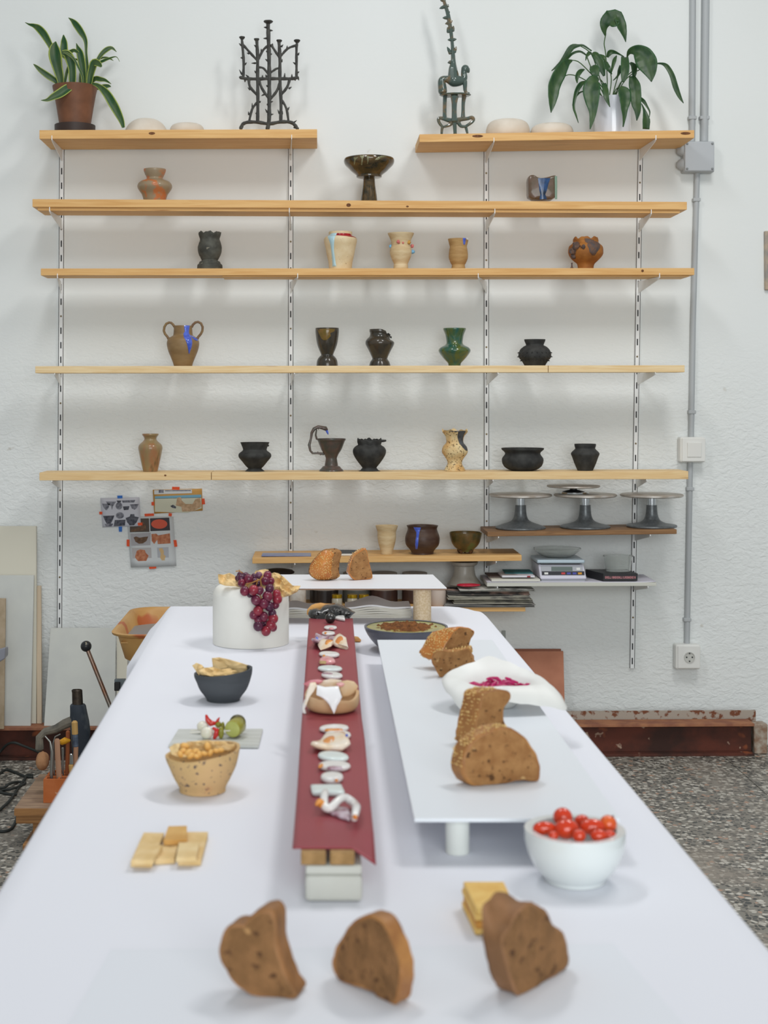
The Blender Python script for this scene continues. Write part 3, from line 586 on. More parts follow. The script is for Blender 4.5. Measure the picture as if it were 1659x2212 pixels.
LV = [([(610, 1060, 30), (600, 930, 55), (560, 760, 75), (530, 600, 95), (520, 480, 70), (535, 395, 6)], -.01, -.03, .3),
      ([(650, 1060, 20), (690, 850, 22), (740, 680, 30), (660, 570, 60), (655, 430, 50), (650, 370, 36), (645, 300, 6)], .0, .03, .2),
      ([(500, 560, 25), (450, 440, 42), (370, 300, 55), (290, 210, 50), (220, 170, 30), (150, 150, 14), (95, 122, 3)], -.01, .02, .3),
      ([(770, 1060, 45), (775, 920, 55), (770, 780, 58), (740, 650, 70), (690, 575, 60), (620, 560, 30)], -.03, -.06, .3),
      ([(930, 1060, 14), (915, 900, 16), (860, 770, 14), (790, 640, 18), (700, 570, 16), (640, 545, 8)], -.04, -.07, .2),
      ([(980, 1060, 22), (985, 800, 26), (970, 560, 18), (960, 380, 30), (890, 250, 48), (820, 150, 45), (770, 95, 26), (715, 55, 3)], .02, .05, .25),
      ([(940, 1060, 30), (930, 850, 44), (905, 680, 55), (880, 560, 50), (845, 470, 20), (828, 420, 3)], .0, .02, .3),
      ([(660, 550, 20), (740, 545, 28), (800, 525, 26), (860, 560, 18)], -.03, -.05, .3),
      ([(1010, 1060, 34), (1030, 900, 48), (1060, 780, 55), (1090, 700, 55), (1150, 720, 45), (1190, 760, 16)], -.02, -.05, .35),
      ([(1060, 850, 14), (1120, 690, 22), (1190, 580, 32), (1270, 510, 36), (1340, 490, 22), (1405, 545, 3)], .02, .04, .3),
      ([(1110, 720, 14), (1200, 680, 22), (1300, 640, 16), (1400, 615, 6), (1448, 682, 3)], .01, -.01, .3),
      ([(1120, 680, 10), (1200, 630, 14), (1290, 635, 14), (1360, 670, 3)], .03, .06, .3),
      ([(585, 1050, 22), (540, 970, 34), (440, 900, 46), (330, 820, 38), (250, 750, 20), (212, 718, 3)], .0, -.02, .3),
      ([(800, 1030, 12), (720, 1060, 60), (600, 1140, 66), (500, 1190, 50), (410, 1235, 24), (322, 1238, 3)], -.06, -.1, .3),
      ([(1040, 1000, 16), (1100, 930, 36), (1180, 940, 34), (1250, 955, 22), (1328, 1005, 3)], .0, -.03, .3),
      ([(1050, 1075, 16), (1130, 1070, 22), (1220, 1045, 36), (1290, 1035, 24), (1325, 1045, 3)], .03, .05, .3),
      ([(1060, 1000, 16), (1150, 1035, 34), (1260, 1140, 58), (1360, 1300, 66), (1430, 1430, 56), (1480, 1540, 40), (1505, 1632, 22)], -.04, -.085, .3),
      ([(880, 1060, 20), (890, 950, 26), (900, 800, 24), (870, 680, 16), (800, 640, 8)], .01, .03, .3)]
for pts, a, b, f in LV: leaf(P1, pts, YTOP+a, YTOP+b, SN, sp, fold=f)
# peace lily
P2 = crop(1170, 10, 5.184); LI = [mat('lily_leaf', S(36, 66, 38), S(58, 84, 44), scale=45, rough=.38, stretch=(1, 1, .5)), mat('lily_edge', S(42, 80, 42), rough=.4)]
x0 = W(P2(795, 0)[0], 0, YTOP).x; zs = shelf_z('wall_shelf_b', x0)
pl = thing('peace_lily', 'drooping peace lily in a shiny white cylindrical pot', 'potted plant', (x0, YTOP, zs)); k = YTOP/F/5.184; zr = lambda y: H-(P2(0, y)[1]-CY)*YTOP/F
MB().lathe([(196*k, zs), (198*k, zs+.006), (194*k, zs+.0065), (.001, zs+.0065)], (x0, YTOP, 0), 40).build('cork_foot', mat('cork_foot', S(168, 134, 98), rough=.8), pl)
MB().lathe([(196*k, zs+.0066), (200*k, zs+.012), (200*k, zr(1050)), (190*k, zr(1050)), (188*k, zr(1090)), (.001, zr(1095))], (x0, YTOP, 0), 48).build('pot', mat('white_gloss_pot', S(214, 218, 226), rough=.12, coat=.6), pl)
MB().ball((x0, YTOP, zr(1095)), (180*k, 180*k, .012), 18, 8, amp=.1).build('soil', mat('soil', S(60, 46, 36)), pl)
BL = [([(715, 350, 8), (700, 270, 34), (720, 200, 70), (790, 160, 110), (850, 130, 62), (895, 250, 56), (925, 340, 28), (942, 420, 3)], .03, .0),
      ([(955, 590, 6), (985, 525, 30), (1060, 510, 60), (1130, 560, 100), (1180, 660, 115), (1215, 760, 72), (1230, 865, 4)], -.03, -.09),
      ([(340, 625, 10), (270, 660, 45), (200, 770, 72), (140, 900, 72), (125, 1020, 60), (115, 1120, 36), (105, 1210, 4)], -.02, -.08),
      ([(560, 520, 8), (470, 460, 12), (420, 460, 16), (340, 480, 34), (280, 560, 30), (220, 650, 24), (110, 742, 4)], .03, .06),
      ([(500, 565, 8), (430, 525, 12), (350, 545, 14), (290, 600, 14), (200, 680, 22)], .0, .03),
      ([(640, 830, 12), (590, 850, 70), (560, 950, 98), (565, 1080, 78), (575, 1200, 44), (560, 1310, 24), (542, 1395, 4)], -.06, -.1),
      ([(490, 860, 8), (440, 890, 26), (395, 960, 26), (365, 1070, 18), (360, 1160, 14), (385, 1240, 10), (412, 1325, 3)], -.03, -.06),
      ([(470, 970, 6), (420, 990, 10), (370, 1050, 12), (350, 1130, 8)], -.02, -.03),
      ([(480, 725, 6), (430, 750, 26), (395, 810, 24), (398, 880, 4)], -.02, -.04),
      ([(930, 590, 40), (935, 680, 48), (930, 780, 44), (910, 870, 14)], -.05, -.08),
      ([(990, 650, 12), (1030, 690, 34), (1035, 770, 28), (1025, 840, 6)], -.02, -.03),
      ([(1010, 800, 30), (1040, 900, 62), (1055, 1000, 60), (1060, 1100, 56), (1075, 1200, 34), (1065, 1300, 4)], -.03, -.06),
      ([(880, 920, 16), (920, 980, 72), (930, 1080, 66), (925, 1160, 44), (925, 1260, 22), (912, 1370, 6)], -.08, -.11),
      ([(1100, 1040, 12), (1140, 1080, 20), (1180, 1140, 12), (1210, 1200, 8), (1205, 1262, 3)], -.04, -.06),
      ([(1120, 1110, 4), (1150, 1190, 18), (1168, 1290, 44), (1165, 1395, 40)], -.05, -.07),
      ([(1260, 662, 6), (1340, 660, 12), (1400, 690, 24), (1460, 790, 28), (1500, 920, 30), (1545, 1030, 20), (1590, 1105, 3)], -.02, -.05),
      ([(560, 545, 10), (530, 545, 22), (505, 580, 14), (492, 628, 3)], -.02, -.04),
      ([(565, 545, 10), (600, 560, 34), (650, 640, 44), (680, 730, 34), (700, 800, 12)], -.01, -.03),
      ([(640, 560, 10), (680, 590, 30), (710, 620, 18), (712, 690, 6)], .0, -.01),
      ([(735, 590, 12), (760, 540, 30), (800, 530, 22), (850, 545, 12), (925, 585, 4)], .01, .02),
      ([(840, 570, 5), (815, 620, 22), (795, 690, 18), (780, 760, 6)], .0, -.01),
      ([(560, 690, 20), (590, 720, 54), (600, 790, 40), (565, 815, 6)], -.03, -.05),
      ([(720, 640, 16), (735, 700, 34), (760, 740, 22), (785, 780, 6)], -.02, -.03),
      ([(700, 880, 20), (715, 960, 34), (730, 1050, 26), (765, 1148, 3)], -.06, -.09),
      ([(880, 680, 10), (870, 740, 22), (850, 800, 12), (800, 850, 4)], -.01, -.02)]
for i, (pts, a, b) in enumerate(BL): leaf(P2, pts, YTOP+a, YTOP+b, LI, pl, fold=.22, wav=.06, turn=(.25 if i % 2 else -.2), bulge=.01)
ST = mat('lily_stem', S(62, 92, 48), rough=.5)
for pts in ([(730, 1080), (735, 850), (718, 560), (700, 440), (715, 345)], [(780, 1080), (850, 820), (950, 590)], [(760, 1080), (660, 900), (440, 660), (340, 622)], [(740, 1080), (650, 820), (560, 560), (430, 460)],
            [(790, 1080), (950, 830), (1120, 715)], [(720, 1080), (560, 900), (420, 810), (300, 785), (220, 830)], [(770, 1080), (880, 900), (930, 760)], [(800, 1080), (880, 880), (1000, 760), (1100, 680)], [(740, 1080), (700, 900), (650, 830)], [(750, 1080), (780, 850), (760, 700)], [(700, 1080), (620, 940), (490, 860)], [(730, 1080), (560, 720), (500, 560)], [(790, 1080), (830, 950), (900, 920)]):
    MB().tube([W(*P2(*p[:2]), YTOP-.01*i) for i, p in enumerate(spline([list(q) for q in pts], 4))] if False else [W(*P2(p[0], p[1]), YTOP-.002*i) for i, p in enumerate(spline([list(q) for q in pts], 4))], .0018, 6).build('stem', ST, pl)
# plaster discs
PLA = mat('bisque_disc', S(222, 212, 198), S(212, 200, 184), scale=14, rough=.8)
for lab, cx, cy, hw, hh, sh in (('large domed cream plaster disc behind the snake plant leaf', 316, 268, 48, 12, 'wall_shelf_a'), ('small flat cream plaster disc between snake plant and candelabra', 404, 274, 37, 7, 'wall_shelf_a'),
                                ('thick rounded cream plaster disc beside the figure sculpture', 1097, 272, 47, 13, 'wall_shelf_b'), ('thin cream plaster disc beside the white lily pot', 1192, 277, 46, 9, 'wall_shelf_b')):
    Y = YF+.115; kk = Y/F; p = W(cx, 280, Y); zb = shelf_z(sh, p.x); zt = H-(cy-hh-CY)*kk; h = zt-zb; R = hw*kk
    e = 'domed' in lab
    pr = [(R*.7, zb), (R*.93, zb+h*.1), (R, zb+h*.35), (R*.97, zb+h*.6), (R*.86, zb+h*.82), (R*.6, zb+h*.96), (.001, zb+h)] if not e else [(R*.9, zb), (R, zb+h*.12), (R*.93, zb+h*.35), (R*.75, zb+h*.68), (R*.45, zb+h*.92), (.001, zb+h)]
    tag(MB().lathe(refine(pr), (p.x, p.y, 0), 40).build('plaster_disc', PLA, smooth=70), lab, 'plaster disc')
# branch candelabra
P3 = crop(500, 30, 8.506); IRON = mat('dark_bronze', S(72, 72, 68), S(54, 54, 52), scale=50, rough=.5, bump=.5, bscale=150)
YC = YF+.09; x0 = W(P3(680, 0)[0], 0, YC).x; zs = shelf_z('wall_shelf_a', x0)
cn = thing('branch_candelabra', 'dark thorny branch candelabra with five candle cups', 'candelabra', (x0, YC, zs)); k = YC/F/8.506
def q3(x, y, dy=0): p = W(*P3(x, y), YC+dy); p.z = max(p.z, zs+.003); return p
def br(name, pts, r, dy=0): MB().tube([q3(p[0], p[1], dy) for p in spline([list(p) for p in pts], 3)], [max(x, 6)*1.15*k*(1+.12*math.sin(i*2.1)) for i, x in enumerate([r]*(3*(len(pts)-1)+1))], 8).build(name, IRON, cn)
for nm, pts, r in (('stem', [(660, 2120), (690, 1950), (695, 1600), (695, 1200), (690, 800), (680, 450), (672, 190)], 32), ('stem', [(480, 1990), (485, 1600), (480, 1180), (480, 800), (465, 490)], 27), ('stem', [(905, 1980), (910, 1600), (890, 1180), (890, 800), (872, 510)], 27),
                   ('stem', [(215, 1170), (225, 900), (205, 620), (190, 450)], 22), ('stem', [(1195, 1180), (1195, 900), (1195, 620), (1208, 520)], 22),
                   ('crossbar', [(160, 1165), (260, 1190), (480, 1195), (690, 1190), (900, 1190), (1110, 1190), (1225, 1170)], 26),
                   ('foot', [(170, 2110), (205, 2030), (300, 1990), (480, 1990), (690, 2020), (900, 1985), (1080, 1990), (1160, 2040), (1215, 2115)], 28),
                   ('branch', [(215, 570), (330, 700), (470, 850)], 20), ('branch', [(660, 590), (570, 680), (500, 830)], 20), ('branch', [(730, 570), (800, 680), (880, 800)], 20), ('branch', [(1180, 580), (1030, 640), (910, 770)], 20),
                   ('branch', [(500, 980), (590, 1000), (670, 1100)], 18), ('branch', [(880, 1000), (820, 1010), (720, 1080)], 18),
                   ('branch', [(320, 1200), (340, 1340), (480, 1500)], 22), ('branch', [(500, 1200), (560, 1370), (690, 1560)], 22), ('branch', [(890, 1260), (830, 1420), (720, 1560)], 22), ('branch', [(1070, 1200), (1020, 1350), (900, 1500)], 22),
                   ('branch', [(480, 1620), (380, 1750), (325, 1980)], 20), ('branch', [(920, 1580), (1010, 1740), (1050, 1990)], 20)): br(nm, pts, r)
for x, y, w in ((677, 150, 90), (195, 440, 56), (462, 475, 52), (877, 500, 55), (1205, 500, 62)):
    c = q3(x, y); MB().lathe([(w*.4*k, -.006), (w*.8*k, -.002), (w*k, .0015), (w*.9*k, .004), (w*.5*k, .002), (.0005, .0015)], c, 16).jitter(.0008, 200).build('candle_cup', IRON, cn)
TH = [(640, 250, -45, -5), (715, 305, 45, 5), (640, 450, -55, -5), (180, 580, -40, -35), (450, 600, -35, -30), (750, 580, 5, -40), (550, 690, -5, -45), (660, 700, -25, -25), (720, 740, 28, 0), (320, 730, -35, -10), (200, 810, -35, -10), (245, 930, 35, -30), (440, 905, -75, 0), (660, 860, -40, -30), (920, 880, 15, -45), (920, 600, 30, -40), (1020, 640, 5, -55), (1225, 750, 20, -40), (1175, 920, -45, -35),
      (190, 1110, -45, -80), (310, 1160, -50, -45), (450, 1080, -28, -35), (570, 1170, 0, -45), (640, 1150, -10, -40), (975, 1160, 5, -70), (1110, 1160, 0, -55), (1215, 1080, 30, -20), (1225, 1180, 15, 45), (250, 1220, -5, 30), (1160, 1200, 20, 30), (340, 1390, -40, -35), (1060, 1370, 45, -30), (600, 1480, -50, 30), (660, 1330, -20, -25), (520, 1620, 20, -20), (720, 1620, 45, -10), (665, 1670, -10, -25), (385, 1720, -5, -80), (320, 1850, -10, -55), (455, 1830, -10, 5), (660, 1810, -40, -60), (720, 1850, 50, -10), (880, 1830, -30, -70), (930, 1840, 10, -50), (1035, 1760, 30, -55), (1130, 2010, 70, -50), (210, 2070, -60, 30), (1170, 2090, -35, 0), (160, 1165, -20, 0)]
for i, (x, y, dx, dy) in enumerate(TH):
    a = q3(x, y); b = q3(x+dx, y+dy); b.y -= .004*math.sin(i*2.4); MB().tube([a, a.lerp(b, .5), b], [21*k, 15*k, 5*k], 6).build('thorn', IRON, cn)
# figure sculpture
P4 = crop(920, 0, 7.373); BRZ = mat('green_bronze_glaze', S(74, 90, 84), S(118, 100, 74), scale=40, rough=.16, coat=.6, lo=.5, hi=.66)
YS = YF+.085; x0 = W(P4(455, 0)[0], 0, YS).x; zs = shelf_z('wall_shelf_b', x0); k = YS/F/7.373
fg = thing('figure_sculpture', 'glossy green sculpture of a crouching figure on a stool under a thorny stalk', 'sculpture', (x0, YS, zs))
def q4(x, y, dy=0): p = W(*P4(x, y), YS+dy); p.z = max(p.z, zs+.004); return p
def fb(name, pts, dy=0, n=3): P = spline([list(p) for p in pts], n); MB().tube([q4(p[0], p[1], dy) for p in P], [p[2]*1.15*k for p in P], 10).build(name, BRZ, fg)
fb('foot', [(250, 2130, 18), (255, 2060, 20), (265, 2020, 24)]); fb('foot', [(465, 2130, 24), (460, 2040, 26), (455, 1960, 30)], -.01); fb('foot', [(660, 2125, 16), (645, 2060, 20), (635, 2020, 22)])
fb('base_loop', [(265, 2020, 20), (215, 1960, 22), (200, 1900, 24), (230, 1880, 24), (310, 1900, 28), (440, 1930, 40), (560, 1900, 32), (660, 1890, 26), (735, 1870, 26), (755, 1910, 26), (715, 1960, 22), (640, 2010, 20)])
fb('base_arm', [(290, 2020, 16), (380, 1990, 24), (440, 1930, 34), (510, 1950, 30), (560, 2010, 24), (640, 2015, 18)], -.004)
fb('stool_leg', [(300, 1900, 34), (298, 1820, 28), (300, 1650, 28), (305, 1530, 30)], .006); fb('stool_leg', [(455, 1930, 44), (450, 1800, 36), (452, 1650, 40), (455, 1540, 60)], -.012); fb('stool_leg', [(590, 1880, 34), (592, 1780, 26), (595, 1640, 26), (610, 1530, 34)], .006)
c = q4(468, 1515); MB().lathe([(230*k, -.003), (255*k, 0), (240*k, .003), (.001, .003)], c, 26, sy=.6).jitter(.0015, 90).build('stool_seat', BRZ, fg)
loopsrc = [(270, 1470, 70), (255, 1360, 62), (255, 1270, 56), (330, 1260, 50), (430, 1280, 95), (520, 1290, 80), (590, 1270, 62), (610, 1220, 50), (605, 1160, 45), (625, 1100, 60), (630, 1060, 50)]
P = spline([list(p) for p in loopsrc], 3); m = MB().tube([q4(p[0], p[1]) for p in P], [p[2]*1.12*k for p in P], 12)
m.tube([q4(*p, dy) for p, dy in (((620, 1280), -.004), ((625, 1380), -.006), ((622, 1480), -.006), ((685, 1490), -.012))], [v*k for v in (45, 36, 30, 26)], 10)
m.tube([q4(*p, dy) for p, dy in (((260, 1290), .004), ((300, 1420), .008), ((300, 1480), .008))], [v*k for v in (50, 46, 40)], 10)
m.tube([q4(*p) for p in ((640, 1080), (680, 1100), (676, 1150))], [v*k for v in (44, 34, 26)], 8).build('figure', BRZ, fg, sub=1)
fb('stalk', [(440, 1260, 85), (430, 1100, 62), (435, 980, 36), (430, 860, 30), (420, 700, 24), (400, 520, 27), (375, 360, 30), (345, 200, 28), (300, 60, 24), (270, -80, 20), (250, -200, 16)])
for x, y, dx, dy in ((395, 990, -45, 10), (390, 850, -50, -100), (450, 830, 35, -85), (420, 635, -70, 0), (420, 635, 65, -10), (360, 510, -15, -75), (425, 490, 15, -75), (370, 365, -60, 15), (385, 350, 35, -20), (330, 285, -60, 0), (350, 200, 30, -10), (290, 110, -70, 25), (310, 90, 55, 15), (330, 100, 30, -25), (270, 5, -40, -5), (270, 5, 45, -10)):
    a, b = q4(x, y), q4(x+dx, y+dy, -.003); MB().tube([a, a.lerp(b, .6), b], [32*k, 24*k, 8*k], 7).build('thorn', BRZ, fg)
# ================================================================ lower shelves
C11 = crop(940, 1000, 2.765)
GM = mat('grey_hammertone', S(112, 116, 118), S(98, 102, 104), scale=120, rough=.35, metal=.4); CHR = mat('chrome', S(200, 204, 206), rough=.12, metal=1); ALU = mat('scuffed_aluminium', S(206, 202, 196), S(182, 172, 160), scale=30, rough=.4, metal=.35)
BLKM = mat('black_metal', S(34, 34, 36), rough=.4)
YW = YF+.1
def lath(pts, tr, cx, Y):   # crop px (y, hw) top to bottom -> profile
    k = Y/F; return [(max(h/TS[tr]*k, .0008), H-(tr(0, y)[1]-CY)*k) for y, h in pts][::-1]
def wheel(cx, label):
    p = W(C11(cx, 0)[0], 0, YW); zb = shelf_z('wall_shelf_h', p.x)+.0003
    r = thing('banding_wheel', label, 'banding wheel', (p.x, YW, zb)); k = YW/F; zz = lambda y: H-(C11(0, y)[1]-CY)*k; s = k/2.765
    MB().lathe(refine([(147*s, zb), (149*s, zb+.004), (140*s, zb+.008), (95*s, zz(362)), (55*s, zz(345)), (40*s, zz(322)), (34*s, zz(290)), (32*s, zz(252))])+[(26*s, zz(251)), (.001, zz(251))], (p.x, YW, 0), 44).build('base', GM, r)
    MB().lathe([(26*s, zz(251)-.001), (26*s, zz(200))], (p.x, YW, 0), 28).build('spindle', CHR, r)
    zt = zz(190); MB().lathe([(60*s, zt-.009), (178*s, zt-.006), (186*s, zt-.003), (186*s, zt+.001), (180*s, zt+.003), (.001, zt+.003)], (p.x, YW, 0), 52).build('turntable', ALU, r)
    return p.x, zt+.003
wheel(510, 'grey banding wheel below the wide low black bowl'); xm, zm = wheel(896, 'grey banding wheel carrying a smaller wheel on its disc'); wheel(1293, 'grey banding wheel at the shelf end near the conduit')
k = YW/F/2.765; cxs = W(C11(826, 0)[0], 0, YW).x
sw = thing('small_banding_wheel', 'small banding wheel with black neck standing on a larger one', 'banding wheel', (cxs, YW, zm))
MB().lathe([(90*k, zm+.0002), (92*k, zm+.003), (90*k, zm+.007), (70*k, zm+.0075), (.001, zm+.0075)], (cxs, YW, 0), 40).build('base', CHR, sw)
MB().lathe([(68*k, zm+.0076), (40*k, zm+.012), (22*k, zm+.014), (20*k, zm+.022)], (cxs, YW, 0), 30).build('neck', BLKM, sw)
MB().lathe([(50*k, zm+.0215), (150*k, zm+.0225), (158*k, zm+.025), (156*k, zm+.029), (.001, zm+.03)], (cxs, YW, 0), 44).build('turntable', ALU, sw)
# blue and white slabs on the low shelf
zg = lambda px, Y: shelf_z('wall_shelf_g', W(px, 0, Y).x)
def flat(name, label, cat, x0, x1, Ya, Yb, z, t, m, **kw):
    a, b = (x0-CX)*((Ya+Yb)/2)/F, (x1-CX)*((Ya+Yb)/2)/F
    return tag(MB().box(((a+b)/2, (Ya+Yb)/2, z+t/2), (b-a, Yb-Ya, t), rz=kw.get('rz', 0)).jitter(kw.get('jit', 0), 25).build(name, m, smooth=0, bevel=kw.get('bev', .0012)), label, cat)
flat('blue_slab', 'thin blue-grey glazed slab lying on the low shelf', 'slab', 566, 672, YF+.02, YF+.1, zg(620, YF+.05)+.0008, .004, mat('blue_slab', S(112, 124, 168), S(136, 142, 166), scale=20, rough=.3), jit=.001)
bk = flat('notebook', 'dark covered notebook with white pages on the low shelf', 'notebook', 722, 772, YF+.03, YF+.13, zg(745, YF+.05)+.0005, .007, mat('paper_white', S(218, 218, 212), rough=.8))
p = ORG[bk.name]; MB().box((p.x, p.y, p.z+.0082), (.081, .1, .002)).jitter(.0008, 40).build('cover', mat('dark_cover', S(74, 78, 80), rough=.7), bk, smooth=0)
# digital scale
C12 = crop(1140, 1170, 10.37); zi = lambda px, Y: shelf_z('wall_shelf_i', W(px, 0, Y).x)
YSc = YF+.02; p = W(*C12(800, 900), YSc); zs = zi(1217, YSc); k = YSc/F/10.37
PAPW = mat('paper_white', S(218, 218, 212))
tag(MB().grid(lambda u, v: (W(1052+u*366, 0, YF).x, YF+.002+v*.19, zi(1200, YF)+.001+.002*max(0, u-.93)/.07+.0006*math.sin(u*40)*v), 40, 8).build('shelf_paper', mat('lilac_paper', S(206, 204, 214), rough=.8), solid=.0012), 'white paper sheet lining the shelf below the digital scale', 'paper sheet')
zs += .0042
sc = thing('digital_scale', 'white digital scale with grey display and coloured keys', 'scale', (p.x, YSc+.07, zs))
SCW = mat('scale_white', S(214, 212, 224), rough=.35); SCG = mat('scale_grey', S(172, 174, 180), rough=.4)
X = lambda a: W(C12(a, 0)[0], 0, YSc).x; Z = lambda y: H-(C12(0, y)[1]-CY)*YSc/F
fz, tz = Z(880), Z(520)
A = [(X(285), YSc, Z(845)), (X(1325), YSc, Z(838)), (X(1265), YSc+.012, tz), (X(245), YSc+.012, tz)]
B = [(X(265), YSc+.15, Z(845)), (X(1305), YSc+.15, Z(838)), (X(1265), YSc+.15, tz), (X(245), YSc+.15, tz)]
MB().hexa(A, B).build('housing', SCW, sc, smooth=0, bevel=.004)
MB().box(((X(300)+X(1300))/2, YSc+.076, (Z(845)+fz)/2-.001), (X(1300)-X(310), .14, abs(Z(845)-fz)+.004)).build('underbody', SCG, sc, smooth=0, bevel=.002)
fr = lambda x, y, e: (X(x), YSc+.012*(845-y)/(845-520)-e, Z(y))
def face(name, x0, x1, y0, y1, m, e=.0015, th=.002, par=None):
    a = [fr(x0, y1, e), fr(x1, y1, e), fr(x1, y0, e), fr(x0, y0, e)]; return MB().hexa(a, [Vector(q)+Vector((0, th+e, 0)) for q in a]).build(name, m, par or sc, smooth=0)
spn = face('panel', 300, 1245, 548, 668, SCG); face('display', 535, 1010, 570, 660, mat('lcd', S(104, 116, 112), rough=.2), .002, par=spn); sks = face('key_strip', 318, 1275, 668, 752, mat('key_strip', S(44, 42, 50), rough=.4))
for a, m in ((375, WPL), (755, mat('key_red', S(196, 62, 66), rough=.4)), (880, mat('key_blue', S(72, 76, 160), rough=.4)), (1008, mat('key_blue', S(72, 76, 160))), (1130, mat('key_amber', S(206, 146, 40), rough=.4))): face('key', a, a+85, 692, 735, m, .0028, par=sks)
face('badge', 1100, 1182, 592, 640, WPL, .002, par=spn)
tz2 = Z(490); MB().box((X(745), YSc+.075, tz2+.006), (X(1285)-X(210), .15, .012)).build('weighing_plate', mat('plate_bluegrey', S(180, 196, 206), rough=.3, metal=.2), sc, smooth=0, bevel=.004)
MB().box((X(745), YSc+.078, (tz2+tz)/2), (X(1200)-X(330), .13, abs(tz2-tz)+.003)).build('plate_support', BLKM, sc, smooth=0)
for a in (400, 1180):
    for dy in (.02, .13): MB().lathe([(.008, zs), (.009, zs+.003), (.008, fz+.002)], (X(a), YSc+dy, 0), 16).build('foot', BLKM, sc)
zpl = tz2+.0124
GL = mat('clear_plastic', (.9, .92, .9, 1), rough=.12, trans=.92, ior=1.15, alpha=1)
def clear(name, label, pr, c, sy=1):
    return tag(MB().lathe(pr, c, 40, sy=sy).build(name, GL, smooth=60), label, 'container')
xx = X(745); R = .08
clear('plastic_dish', 'clear shallow plastic dish on the digital scale', [(.035, zpl), (.055, zpl+.006), (R-.004, zpl+.024), (R, zpl+.028), (R, zpl+.031), (R-.006, zpl+.0305), (R-.008, zpl+.024), (.053, zpl+.008), (.033, zpl+.002), (.001, zpl+.002)], (xx, YSc+.078, 0), .85)
# small bowl, black box and tub
zp = zi(1276, YF+.06)+.003
tag(MB().lathe([(.008, zp), (.016, zp+.004), (.022, zp+.012), (.0205, zp+.012), (.014, zp+.005), (.001, zp+.003)], (W(1284, 0, YF+.13).x, YF+.13, 0), 26).build('small_dish', mat('olive_dish', S(156, 148, 110), rough=.3)), 'small olive dish half hidden between scale and black box', 'dish')
C13 = crop(1270, 1180, 10.37); Yb = YF+.012; Xb = lambda a: W(C13(a, 0)[0], 0, Yb).x; Zb = lambda y: H-(C13(0, y)[1]-CY)*Yb/F
zp = zi(1340, Yb)+.0035; zt = Zb(610)
bx = thing('black_box', 'flat black cardboard box with pink lettering under a clear tub', 'box', (Xb(730), Yb+.06, zp))
BB = mat('black_card', S(40, 40, 42), rough=.45)
MB().hexa([(Xb(345), Yb, zp), (Xb(1110), Yb, zp), (Xb(1118), Yb, zt), (Xb(345), Yb, zt)], [(Xb(95), Yb+.12, zp), (Xb(1060), Yb+.12, zp), (Xb(1060), Yb+.12, zt), (Xb(95), Yb+.12, zt)]).build('carton', BB, bx, smooth=0, bevel=.0008)
# illegible pink capitals, as a row of small strokes
PK = mat('pink_print', S(222, 150, 154), rough=.6)
seq = "HE|HEHLEHEKHKL|L|AEPHEKHE"; seq = "EHELLIBHEKEHLLILAEBHEHEIH"
STK = {'E': [(0, 0, .3, 1), (0, 0, 1, .25), (0, .4, .8, .6), (0, .78, 1, 1)], 'H': [(0, 0, .3, 1), (.7, 0, 1, 1), (0, .4, 1, .6)], 'L': [(0, 0, .3, 1), (0, 0, 1, .25)], 'I': [(.35, 0, .65, 1)], 'B': [(0, 0, .3, 1), (.7, .05, 1, .95), (0, 0, .8, .22), (0, .4, .8, .6), (0, .8, .8, 1)], 'K': [(0, 0, .3, 1), (.3, .4, .6, .62), (.65, 0, .95, .4), (.65, .6, .95, 1)], 'A': [(0, 0, .28, .8), (.72, 0, 1, .8), (.1, .8, .9, 1), (0, .35, 1, .5)]}
m = MB(); n = len(seq); w = (Xb(1070)-Xb(380))/n; h = abs(Zb(725)-Zb(672))
for i, ch in enumerate(seq):
    for a, b, c_, d in STK[ch]:
        x1, x2 = Xb(380)+w*(i+.08+.84*a), Xb(380)+w*(i+.08+.84*c_); z1, z2 = Zb(725)+h*b, Zb(725)+h*d
        m.add([(x1, Yb-.0004, z1), (x2, Yb-.0004, z1), (x2, Yb-.0004, z2), (x1, Yb-.0004, z2)], [(0, 1, 2, 3)])
m.build('lettering', PK, bx, smooth=0)
xt = W(C13(690, 0)[0], 0, Yb+.05).x; R = .0465
clear('plastic_tub', 'clear tapered plastic tub standing on the black box', [(R-.006, zt+.001), (R, zt+.05), (R+.004, zt+.0505), (R+.004, zt+.054), (R-.0015, zt+.054), (R-.0075, zt+.0025), (.001, zt+.0025)], (xt, Yb+.06, 0), .9)
# papers stack left of the scale
zp = zi(1100, YF+.05)+.0034
for nm, lab, x0, x1, t, col, dy, rz in (('paper_ream', 'thick cream paper block at the left end of the scale shelf', 1058, 1162, .007, S(216, 214, 202), -.012, 0), ('magazine', 'dark brown booklet on the paper block beside the scale', 1052, 1092, .004, S(110, 96, 92), .04, .05), ('envelope', 'white envelope pile with red stamp beside the scale', 1080, 1150, .006, S(222, 220, 226), .0, .02), ('teal_booklet', 'teal and grey booklet topping the papers beside the scale', 1088, 1148, .003, S(64, 120, 124), .05, -.03)):
    o = flat(nm, lab, 'paper', x0, x1, YF+.02+dy, YF+.12+dy, zp, t, mat('pap_'+nm, col, rough=.8), rz=rz, bev=.0006); zp += t+.0003
    if nm == 'envelope':
        q = ORG[o.name]; MB().box((q.x+.035, q.y-.0505, q.z+.003), (.011, .001, .005)).build('stamp', RED, o, smooth=0)
